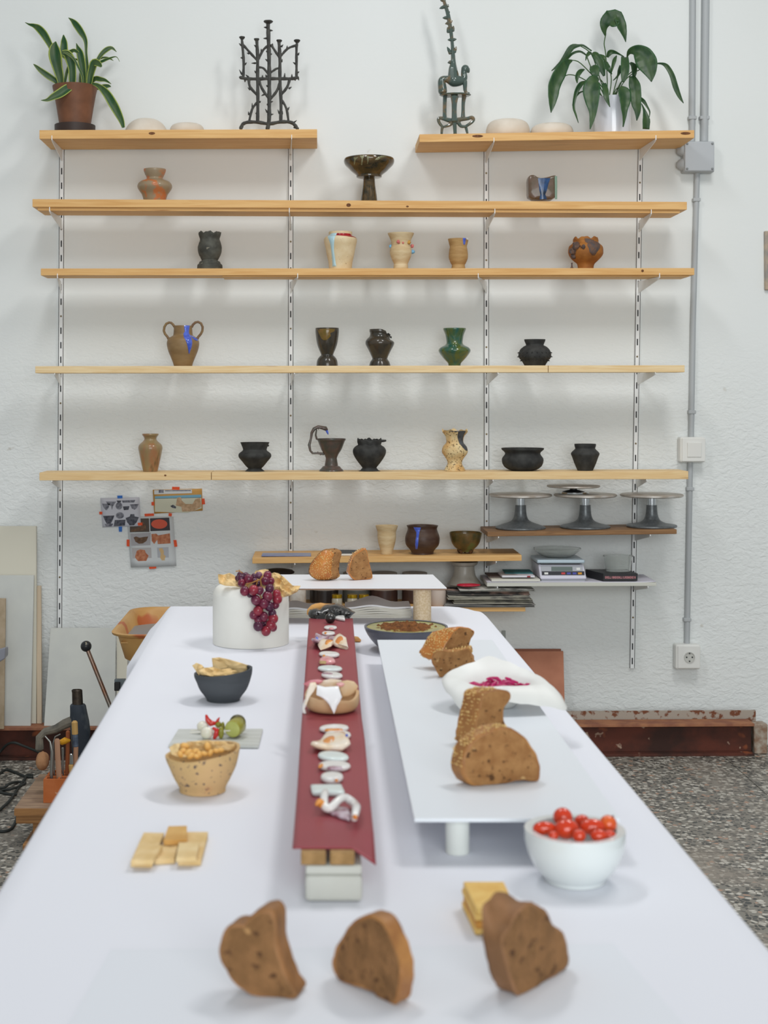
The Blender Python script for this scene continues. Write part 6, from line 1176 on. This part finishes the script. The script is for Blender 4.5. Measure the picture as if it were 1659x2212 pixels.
chip('white oval chip with mauve underside and orange tip', C31, elps(645, 605, 186, 44, .02), WG, .006, spots=[('mauve_patch', elps(650, 622, 95, 18), PUR), ('orange_tip', elps(490, 597, 32, 16, -.4), ORG_)])
chip('small round-ended white chip with orange dot', C31, elps(617, 736, 130, 46), WG, .007, spots=[('orange_dot', elps(668, 762, 20, 10), ORG_)])
chip('white rectangular chip nearest the curled runner end', C31, [(368, 832), (730, 828), (765, 905), (755, 925), (400, 925), (385, 910)], WB_, .006, n2=3)
wv = chip('wavy white shard with purple hollows and orange tips', C31, [(560, 1060), (660, 1070), (800, 1090), (840, 1160), (820, 1225), (720, 1195), (600, 1150), (540, 1110)], PUR, .004)
def ground_tube(name, pts, rad, m, lift):
    P = spline([list(p) for p in pts], 4); kk = lambda q: q.y/F/5.267
    Q = [PL(*C31(p[0], p[1]), ZC+lift)+Vector((0, 0, lift*.6+.003*math.sin(i*.45))) for i, p in enumerate(P)]
    MB().tube(Q, [p[2]*kk(q) for p, q in zip(P, Q)], 12, flat=None).build(name, m, wv, smooth=80)
ground_tube('white_ribbon', [(545, 945, 40), (530, 1010, 44), (530, 1075, 50), (600, 1095, 46), (690, 1060, 44), (780, 1020, 46), (860, 1035, 50), (895, 1110, 50), (888, 1190, 46), (870, 1235, 34)], None, WG, .006)
ground_tube('orange_tip', [(440, 1090, 18), (478, 1082, 38), (505, 1078, 44)], None, ORG_, .006); ground_tube('orange_tip', [(870, 1238, 36), (885, 1255, 26)], None, ORG_, .005)
# sculpted slab at the far end of the runner
def pillow(tr, outl, Yc, dep, zmin, n2=3, jit=0, fr=40, tops=(.45, .8, 1, 1, .8, .45), lean=0):
    P = []
    for i in range(len(outl)):
        a, b = outl[i], outl[(i+1) % len(outl)]
        for k in range(n2): P.append((a[0]+(b[0]-a[0])*k/n2, a[1]+(b[1]-a[1])*k/n2))
    cx = sum(p[0] for p in P)/len(P); cy = sum(p[1] for p in P)/len(P); ds = (-.5, -.42, -.2, .2, .42, .5); L = []
    for s_, d in zip(tops, ds): L.append([(lambda q: Vector((q.x, Yc+d*dep+lean*(cy-(cy+(p[1]-cy)*s_))/TS[tr]*Yc/F, max(q.z, zmin))))(W(*tr(cx+(p[0]-cx)*s_, cy+(p[1]-cy)*s_), Yc)) for p in P])
    m = MB().rings(L)
    if jit:
        m.jitter(jit, fr)
        for v in m.v: v.z = max(v.z, zmin)
    return m
Yb_ = YP(1337, ZSTR)+.02
bs = thing('volcanic_slab', 'glossy black pitted ceramic slab at the far end of the runner', 'ceramic piece', (.02, Yb_, ZC))
BLG = mat('black_speckle_glaze', S(46, 44, 42), S(28, 28, 28), scale=60, rough=.15, coat=.6, speck=((S(190, 188, 180), 110, .7, .04),), bump=.7, bscale=120)
pillow(C30, [(455, 300), (480, 270), (540, 245), (620, 250), (670, 215), (740, 190), (860, 182), (960, 205), (1060, 245), (1160, 297), (1100, 330), (1060, 370), (960, 360), (850, 385), (700, 400), (600, 395), (500, 370), (460, 335)], Yb_, .035, ZC, jit=.0018, fr=110, lean=.8).build('body', BLG, bs, smooth=70)
for x, y, r in ((600, 310, 20), (735, 295, 20), (820, 320, 22), (935, 285, 18), (1040, 330, 16), (700, 350, 14)):
    c = W(*C30(x, y), Yb_-.0185+.3*(300-y)/6.9*Yb_/F*.0); MB().ball(c, (r*Yb_/F/6.9, .003, r*Yb_/F/6.9*.8), 12, 8).build('pit', mat('pit_black', S(14, 14, 14), rough=.7), bs)
os_ = pillow(C30, [(436, 260), (470, 220), (500, 190), (560, 165), (640, 150), (720, 165), (800, 168), (880, 172), (950, 205), (930, 300), (880, 390), (700, 392), (500, 388), (445, 372), (435, 320)], Yb_+.034, .018, ZC, jit=.001).build('orange_slab', mat('orange_bisque', S(208, 158, 94), S(196, 140, 78), scale=20, rough=.7), smooth=60)
tag(os_, 'orange-tan bisque slab propped behind the black pitted slab', 'ceramic piece')
bb = MB().ball((lambda c: Vector((c.x, c.y, ZC+.0095)))(PL(*C30(785, 468), ZC)+Vector((0, .010, 0))), (.0105, .01, .0095), 20, 14, amp=.08, fr=90).build('black_ball', BLG, smooth=80); tag(bb, 'small shiny black pebble in front of the pitted slab', 'ceramic piece')
chip('white triangular wedge with biscuit edge before the black slab', C30, [(850, 385), (900, 352), (995, 345), (1005, 415), (940, 405)], WG, .006)
ch = chip('orange biscuit shard lying on the paper beside the runner', C30, [(1140, 660), (1200, 668), (1245, 715), (1230, 728), (1150, 726)], mat('orange_bisque', S(208, 158, 94)), .004, z=ZT+.0006)
# cream bowl with white glaze skin
YCb = YP(1280+1850/6.9125, ZSTR)+.036; kc = YCb/F/6.9125
pot('cream', 'torn_rim_bowl', 'cream clay bowl with torn rim and white glaze pouring over its lip', 'bowl', C30, 810, [(1500, 405), (1560, 408), (1640, 400), (1700, 375), (1760, 330), (1800, 270), (1820, 200)], mat('cream_clay', S(206, 174, 136), S(196, 158, 116), scale=16, rough=.6, stretch=(1, 1, 2), bump=.2), None, Y=YCb, zb=ZC+.0004, rim=lambda a: .10*math.sin(a)+.09*math.sin(3*a+.6)+.05*math.sin(5*a+2)-.16*math.exp(-((a-4.75)/.5)**2), t=.004, seg=64)
rc = POT['cream'][0]
def shard_on(name, tr, outl, Y, m, dep=.004, **kw): return pillow(tr, outl, Y, dep, ZC, jit=.0008, **kw).build(name, m, rc, smooth=60)
shard_on('white_glaze_pour', C30, [(585, 1400), (700, 1425), (905, 1410), (935, 1500), (960, 1560), (930, 1620), (890, 1680), (865, 1740), (835, 1792), (805, 1740), (770, 1670), (720, 1610), (650, 1560), (580, 1530)], YCb-.047, mat('thick_white_glaze', S(240, 240, 242), rough=.2, coat=.5), .008, lean=.45)
shard_on('orange_run', C30, [(480, 1370), (560, 1360), (585, 1410), (540, 1480), (470, 1560), (430, 1640), (400, 1640), (420, 1540)], YCb-.036, CRM, .006, lean=.8)
shard_on('white_bead_run', C30, [(400, 1600), (440, 1610), (425, 1690), (400, 1740), (430, 1820), (400, 1840), (372, 1790), (365, 1680)], YCb-.02, WG, .008)
shard_on('pink_lip', C30, [(380, 1365), (480, 1310), (600, 1295), (680, 1320), (640, 1360), (520, 1350), (440, 1400)], YCb+.01, PNK, .005)
shard_on('pink_lip', C30, [(870, 1360), (950, 1340), (1000, 1370), (960, 1410), (890, 1400)], YCb+.0, PNK, .004)
shard_on('lip_shard', C30, [(600, 1380), (680, 1310), (800, 1290), (950, 1310), (930, 1380), (840, 1410), (700, 1420)], YCb+.02, CRM, .005)
shard_on('purple_lip_shard', C30, [(610, 1412), (700, 1425), (790, 1432), (720, 1450), (640, 1440)], YCb-.028, PUR, .003)  # small purple lustre shard just inside the front lip
shard_on('inner_wall', C30, [(940, 1330), (1040, 1310), (1140, 1330), (1200, 1400), (1150, 1500), (1050, 1550), (960, 1560), (930, 1450)], YCb+.012, mat('cream_inner', S(212, 180, 140), S(222, 200, 168), scale=30, rough=.6), .006)
# ---------------------------------------------------------------- right row
C32 = crop(780, 1300, 3.606); YO = 2.735
pot('oval', 'crumb_bowl', 'wide grey bowl with yellow-green inside holding brown crumbs', 'bowl', C32, 350, [(188, 325), (205, 324), (240, 308), (290, 275), (350, 215), (395, 160), (425, 140)], mat('slate_glaze', S(92, 94, 106), S(80, 82, 92), scale=20, rough=.35, coat=.2), None, Y=YO, zb=ZT+.0006, t=.004)
xo = POT['oval'][2]; zo = POT['oval'][1][-1][1]; Ro = 325/3.606*YO/F
ci = MB().lathe([(Ro-.0045, zo-.002), (Ro-.012, zo-.012), (Ro-.03, zo-.02), (.001, zo-.022)], (xo, YO, 0), 44).build('glaze_lining', mat('yellow_green_glaze', S(176, 170, 96), S(150, 146, 92), scale=30, rough=.25, coat=.3), POT['oval'][0], smooth=60)
cm = MB().grid(lambda u, v: (lambda r, a: Vector((xo+r*math.cos(a), YO+r*math.sin(a), zo-.0075+.011*(1-(r/(Ro-.010))**2)+.006*nz(Vector((r*math.cos(a), r*math.sin(a), 0)), 90)+.004*nz(Vector((r*math.cos(a), r*math.sin(a), 1)), 220))))(max((Ro-.012)*u, .0005), 2*math.pi*v), 34, 100).build('brown_crumbs', mat('crumbs', S(132, 84, 44), S(98, 60, 32), scale=90, rough=.9, bump=.9, bscale=220), smooth=30); cm['kind'] = 'stuff'
tag(cm, 'loose brown crumbs heaped in the grey bowl', 'crumbs')
# freeform white bowl with pink pickles
C33 = crop(940, 1420, 5.72); YW_ = YP(1537, ZPAN)+.035; xw = (1078-CX)*YW_/F
fb_ = thing('freeform_bowl', 'white freeform porcelain bowl with drooping lip holding pink pickled onion', 'bowl', (xw, YW_, ZPAN+.0005)); zr_ = ZPAN+.036
tabl = [(0, .072, -.006), (25, .068, .0), (50, .062, .008), (75, .064, .016), (95, .068, .022), (120, .066, .014), (145, .072, .008), (180, .081, .0), (205, .082, -.010), (228, .086, -.026), (245, .074, -.022), (270, .064, -.014), (295, .068, -.018), (315, .080, -.022), (332, .100, -.030), (345, .088, -.018), (360, .072, -.006)]
def lip(a):
    a = math.degrees(a) % 360
    for (a0, r0, z0), (a1, r1, z1) in zip(tabl, tabl[1:]):
        if a0 <= a <= a1: t = (a-a0)/(a1-a0); t = t*t*(3-2*t); return r0+(r1-r0)*t, z0+(z1-z0)*t
loops = []; NA = 72
for st_ in ((.018, 0, 0), (.022, .0, 0), (.032, .010, 0), (.042, .024, 0), (.047, .034, 0)):
    loops.append([Vector((xw+st_[0]*math.cos(q), YW_+st_[0]*math.sin(q), ZPAN+.0008+st_[1])) for q in [2*math.pi*i/NA for i in range(NA)]])
def lipring(t, dz):
    L = []
    for i in range(NA):
        q = 2*math.pi*i/NA; r, z = lip(q); rr = .047+(r-.047)*t; L.append(Vector((xw+rr*math.cos(q), YW_+rr*math.sin(q), max(ZPAN+.0012 if rr*math.cos(q)+xw < .312 else ZT, zr_+z*t*t+.004*math.sin(math.pi*t)+dz))))
    return L
loops += [lipring(.4, -.003), lipring(.8, -.003), lipring(1, -.002), lipring(1, .001), lipring(.8, .001), lipring(.4, .002)]
for r, z in ((.045, .0345), (.040, .026), (.034, .020), (.02, .017), (.004, .0165)): loops.append([Vector((xw+r*math.cos(q), YW_+r*math.sin(q), ZPAN+z)) for q in [2*math.pi*i/NA for i in range(NA)]])
MB().rings(loops).build('body', mat('porcelain_matt', S(232, 233, 230), S(226, 226, 222), scale=8, rough=.5, bump=.05), fb_, smooth=80)
PO = mat('pink_onion', S(196, 36, 110), S(172, 24, 90), scale=50, rough=.25, coat=.4, sss=.2)
random.seed(21)
for i in range(34):
    a = random.uniform(0, 6.28); r = random.uniform(0, .036); p = Vector((xw-.004+r*math.cos(a), YW_+r*math.sin(a)*.9, ZPAN+.024+random.uniform(0, .012)*(1-r/.036))); d = Vector((random.uniform(-1, 1), random.uniform(-.6, .6), random.uniform(-.3, .3))).normalized()
    q = p+d*.012+Vector((0, 0, .003)); s_ = p+d*.022
    tag(MB().tube([p, q, s_], [.0022, .0028, .0018], 7, flat=.6).build('onion_strip', PO, smooth=80), 'bright pink pickled onion strip in the white freeform bowl', 'onion strip', 'pickled onion in the freeform bowl')
# tomatoes
C34 = crop(1120, 1730, 6.636); YTm = YP(1924, ZT)+.030
pot('tom', 'tomato_bowl', 'thick-walled glossy white bowl full of cherry tomatoes', 'bowl', C34, 806, [(395, 716), (430, 719), (520, 718), (620, 704), (750, 668), (880, 606), (980, 540), (1050, 478), (1085, 440), (1110, 428)], mat('white_porcelain', S(216, 222, 222), rough=.18, coat=.4), None, Y=YTm, zb=ZT+.0006, t=.0085, seg=64)
TM = mat('tomato', S(200, 52, 24), S(212, 70, 28), scale=16, rough=.18, coat=.5, sss=.2); TMO = mat('tomato_orange', S(220, 108, 40), S(206, 60, 30), scale=25, rough=.2, coat=.5, sss=.2)
for lab, x, y, a, b, dy, m in (('round cherry tomato perched highest in the bowl', 635, 235, 125, 122, .016, TM), ('large oval cherry tomato in the middle of the bowl', 690, 405, 160, 128, -.008, TM), ('oval cherry tomato lying by the inner rim, beside the large oval one', 372, 395, 150, 88, -.004, TM), ('cherry tomato tucked behind the middle of the bowl', 912, 310, 105, 100, .022, TM), ('elongated cherry tomato lying across the bowl', 1060, 375, 165, 105, .0, TM), ('orange-tipped cherry tomato with a stem scar at the rim', 1285, 330, 112, 112, .006, TMO), ('small cherry tomato against the front inner wall', 868, 500, 88, 82, -.026, TM), ('cherry tomato at the front wall below the long one', 1150, 500, 108, 80, -.022, TM), ('half-hidden cherry tomato beside the front wall', 1305, 495, 84, 66, -.016, TM), ('deep-lying cherry tomato glimpsed at the front rim', 500, 500, 66, 60, -.024, TM)):
    Y = YTm+dy; c = W(*C34(x, y), Y); k = Y/F/6.636
    o = thing('cherry_tomato', lab, 'tomato', c-Vector((0, 0, b*k))); MB().ball(c, (a*k*1.12, min(a, b)*k*1.1, b*k*1.12), 24, 16).build('flesh', m, o, smooth=80)
    if 'scar' in lab: MB().tube([c+Vector((.0042, -.001, .0072)), c+Vector((.005, -.0012, .0088))], [.0012, .0006], 6).build('stem_scar', mat('stem_dark', S(90, 50, 30), rough=.8), o)
# cheese crackers
C35 = crop(860, 1680, 2.077); CHE = mat('cheese_cracker', S(234, 196, 116), S(224, 178, 96), scale=60, rough=.7, bump=.2); hh = .006; n = 4
for i in range(n):
    zt_ = ZT+.0006+i*(hh+.0002); off = (i % 2)*.0012
    top = [PL(*C35(*q), ZT+.0006+n*(hh+.0002)) for q in ((286, 462), (468, 462), (520, 575), (345, 582))]
    m = MB().hexa([Vector((p.x+off, p.y-off, zt_)) for p in top], [Vector((p.x+off, p.y-off, zt_+hh)) for p in top])
    tag(m.build('cheese_cracker', CHE if i % 2 == 0 or i == n-1 else mat('cheese_cracker_dark', S(212, 150, 70), S(196, 128, 56), scale=50, rough=.7), smooth=0, bevel=.0012), ['bottom yellow cheese cracker of the stack behind the bread', 'second yellow cheese cracker up in the stack behind the bread', 'third yellow cheese cracker up in the stack behind the bread', 'top yellow cheese cracker of the stack behind the bread'][i], 'cracker')
# ---------------------------------------------------------------- bread
CRUMB = mat('bread_crumb', S(166, 122, 76), S(146, 102, 60), scale=70, rough=.9, bump=.9, bscale=240, speck=((S(92, 62, 36), 130, .62, .05), (S(196, 160, 110), 60, .68, .06)), bdist=.003)
CRUMBD = mat('bread_crumb_dark', S(136, 98, 62), S(117, 84, 51), scale=60, rough=.9, bump=.7, bscale=220, speck=((S(84, 56, 34), 110, .62, .05), (S(172, 132, 86), 60, .7, .06)), bdist=.003)
CRUST = mat('bread_crust', S(172, 122, 70), S(144, 96, 54), scale=40, rough=.5, bump=.4, bscale=120); CRUSTO = mat('bread_crust_glossy', S(196, 128, 62), S(172, 104, 48), scale=30, rough=.35, coat=.2)
SEED = mat('sesame', S(226, 196, 134), S(206, 168, 100), scale=300, rough=.5)
def bread(label, tr, outl, A, B, z, vec, name='bread_slice', crumb=CRUMB, crust=CRUST, seeds=None, front_crust=0, cen=None, back=1.0, warp=None, rim=.93, jit=.0012, nseed=140):
    A, B = tr(*A), tr(*B); a, b = PL(*A, z), PL(*B, z); vec = Vector(vec)
    def Yf(px):
        k = (px-CX)/F; t = (k*a.y-a.x)/((b.x-a.x)-k*(b.y-a.y)); return a.y+t*(b.y-a.y)
    P = []
    for i in range(len(outl)):
        p0, p1, p2, p3 = outl[i-1], outl[i], outl[(i+1) % len(outl)], outl[(i+2) % len(outl)]
        for k in range(3):
            t = k/3; P.append([.5*((2*p1[d])+(-p0[d]+p2[d])*t+(2*p0[d]-5*p1[d]+4*p2[d]-p3[d])*t*t+(-p0[d]+3*p1[d]-3*p2[d]+p3[d])*t**3) for d in (0, 1)])
    cx, cy = cen or (sum(p[0] for p in P)/len(P), sum(p[1] for p in P)/len(P))
    def lp(s_, off, q_=0):
        L = []
        for x, y in P:
            px, py = tr(cx+(x-cx)*s_, cy+(y-cy)*s_); p = W(px, py, Yf(px))+off
            if warp and q_: p.z += warp(x, y, q_)*s_
            q = p.copy(); p = p+Vector((nz(q, 110), nz(q, 110, 3), nz(q, 110, 6)))*jit; p.z = max(p.z, z+.0003); L.append(p)
        return L
    nrm = Vector((b.y-a.y, -(b.x-a.x), 0)).normalized()
    if nrm.y > 0: nrm = -nrm
    bul = front_crust
    th = thing(name, label, 'bread', ((a.x+b.x)/2+vec.x/2, (a.y+b.y)/2+vec.y/2, z))
    fr = [lp(s_, nrm*(bul*(1-s_*s_))) for s_ in (.08, .3, .5, .68, .82, rim)]
    MB().rings(fr, cap1=False).build('crumb' if not bul else 'crust', crumb if not bul else crust, th, smooth=75)
    side = [lp(rim, nrm*(bul*(1-rim*rim)))]+[lp(1-(1-back)*q**2.2, vec*q, q) for q in (.02, .2, .4, .6, .8, .98)]+[lp(rim*back, vec, 1)]
    MB().rings(side, cap0=False, cap1=False).build('crust' if not bul else 'crumb_side', crust if not bul else crumb, th, smooth=75)
    MB().rings([lp(rim*back, vec, 1), lp(.5*back, vec*1.02, 1), lp(.1, vec*1.03, 1)], cap0=False).build('crumb_back', crumb, th, smooth=75)
    if seeds:
        rnd = random.Random(len(label)); m = MB(); x0, x1, y0, y1, mode = seeds; c = 0; n = 0
        while c < nseed and n < 6000:
            n += 1
            if mode == 'front':
                s_ = rnd.random()**.5*.97; i = rnd.randrange(len(P)); x, y = cx+(P[i][0]-cx)*s_, cy+(P[i][1]-cy)*s_
                if not (x0 <= x <= x1 and y0 <= y <= y1): continue
                px, py = tr(x, y); p = W(px, py, Yf(px))+nrm*(bul*(1-s_*s_)+.0002)
            else:
                i = rnd.randrange(len(P)); x, y = P[i]
                if not (x0 <= x <= x1 and y0 <= y <= y1): continue
                px, py = tr(x, y); fq = rnd.uniform(.02, .98); sq = 1-(1-back)*fq**2.2; px, py = tr(cx+(x-cx)*sq, cy+(y-cy)*sq); p = W(px, py, Yf(px))+vec*fq+Vector((rnd.uniform(-.001, .001), 0, rnd.uniform(-.0005, .001)))
            R3 = Matrix.Rotation(rnd.uniform(0, 3.1), 3, 'Y') @ Matrix.Rotation(rnd.uniform(0, 3.1), 3, 'Z')
            m.ball(p, (.0016, .0010, .0008), 6, 4, R=R3); c += 1
        if c: so = m.build('seeds', SEED, th, smooth=80); so['kind'] = 'stuff'
    return th
C5b = crop(580, 1180, 4.366)
bread('seeded golden bread heel standing crust forward on the riser', C5b, [(378, 225), (400, 160), (440, 105), (490, 50), (540, 25), (590, 35), (625, 62), (612, 120), (602, 190), (600, 250), (608, 285), (575, 316), (500, 322), (430, 308), (390, 270)], (430, 320), (580, 322), ZRIS+.0004, (.016, .016, 0), front_crust=.018, crust=CRUSTO, seeds=(370, 620, 20, 330, 'front'), nseed=170, name='bread_heel')
bread('pointed brown bread piece with open crumb on the riser', C5b, [(752, 240), (775, 150), (800, 90), (840, 58), (885, 34), (918, 22), (932, 60), (945, 130), (965, 210), (984, 285), (965, 306), (920, 314), (830, 324), (790, 300), (765, 270)], (800, 322), (960, 312), ZRIS+.0004, (-.004, .022, 0), seeds=(740, 900, 20, 200, 'side'), crust=CRUSTO, crumb=CRUMB, nseed=60)
C4b = crop(900, 1340, 10.37)
bread('thick torn bread chunk with shiny bun crust, rearmost on the raised panel', C4b, [(470, 900), (540, 720), (640, 540), (700, 420), (780, 310), (860, 215), (960, 155), (1080, 148), (1210, 188), (1310, 258), (1255, 380), (1200, 460), (1190, 560), (1200, 740), (1200, 900)], (500, 1130), (1180, 1090), ZPAN+.0004, (-.040, .03, -.004), seeds=(440, 900, 130, 900, 'side'), crust=CRUSTO, nseed=170, back=.62)
bread('bread slice with a bite torn from its edge, before the thick torn chunk', C4b, [(335, 900), (345, 810), (375, 745), (440, 700), (560, 678), (680, 690), (800, 690), (1000, 655), (1180, 630), (1225, 700), (1215, 790), (1262, 860), (1272, 930), (1325, 1000), (1310, 1100), (1180, 1180), (1000, 1210), (850, 1230), (700, 1250), (545, 1275), (490, 1235), (430, 1110), (370, 1010)], (545, 1278), (1180, 1200), ZPAN+.0004, (.004, .022, 0), seeds=(330, 1250, 600, 780, 'side'), nseed=90)
bread('torn upright bread slice with seeded crust, between pink bowl and broad slice', C32, [(880, 1060), (895, 960), (915, 870), (935, 790), (945, 720), (1000, 690), (1080, 680), (1160, 705), (1162, 755), (1120, 820), (1112, 900), (1130, 985), (1118, 1060), (1110, 1110), (960, 1118), (885, 1110)], (890, 1115), (1110, 1105), ZPAN+.0004, (-.022, .016, 0), seeds=(850, 1100, 660, 1100, 'side'), nseed=150)
bread('broad whole bread slice standing foremost on the raised panel', C32, [(800, 1200), (830, 1130), (880, 1075), (960, 1025), (1060, 985), (1140, 978), (1220, 1010), (1290, 1070), (1340, 1150), (1380, 1220), (1395, 1300), (1385, 1385), (1340, 1402), (1240, 1392), (1130, 1412), (1030, 1440), (920, 1450), (850, 1422), (800, 1360), (788, 1280)], (860, 1438), (1385, 1398), ZPAN+.0004, (-.011, .018, 0), seeds=(780, 1150, 960, 1300, 'side'), nseed=120, cen=(1090, 1230))
C7b = crop(440, 1880, 2.023)
bread('curved bread chunk with a trailing tip, foremost on the side of the cracker group', C7b, [(70, 380), (75, 310), (95, 255), (130, 237), (172, 240), (200, 205), (240, 175), (280, 170), (305, 190), (315, 240), (316, 310), (332, 380), (355, 450), (378, 500), (405, 548), (385, 562), (320, 560), (250, 555), (190, 535), (140, 495), (98, 440)], (205, 552), (390, 564), ZS, (.008, .022, 0), crumb=CRUMBD, crust=mat('dark_crust', S(150, 106, 66), S(126, 88, 52), scale=40, rough=.6, bump=.4), cen=(210, 400), name='bread_chunk')
bread('rounded triangular bread slice, middle one of the three foreground pieces', C7b, [(558, 410), (575, 350), (600, 295), (640, 240), (690, 202), (740, 195), (785, 225), (812, 275), (838, 335), (858, 400), (864, 450), (860, 500), (852, 550), (835, 588), (795, 575), (740, 538), (690, 512), (620, 492), (578, 468)], (590, 482), (835, 590), ZS, (.011, .011, 0), crumb=CRUMBD, name='bread_chunk')
bread('thick cleft bread chunk standing before the cheese crackers', C7b, [(1300, 300), (1335, 245), (1352, 200), (1382, 165), (1420, 140), (1462, 150), (1500, 182), (1530, 238), (1570, 272), (1590, 340), (1596, 400), (1582, 432), (1545, 455), (1480, 500), (1420, 535), (1380, 552), (1345, 500), (1318, 400)], (1380, 552), (1580, 440), ZS, (-.0135, .0175, -.002), crumb=CRUMBD, crust=mat('pinkish_crust', S(146, 106, 74), S(126, 90, 58), scale=40, rough=.7, bump=.5), cen=(1450, 350), name='bread_chunk', warp=lambda x, y, q: (.020*max(0, q-.45)/.55*max(0, min(1, (1440-x)/120)) if y < 330 else 0)-(.004*q*max(0, min(1, (x-1400)/60)) if y < 330 else 0))
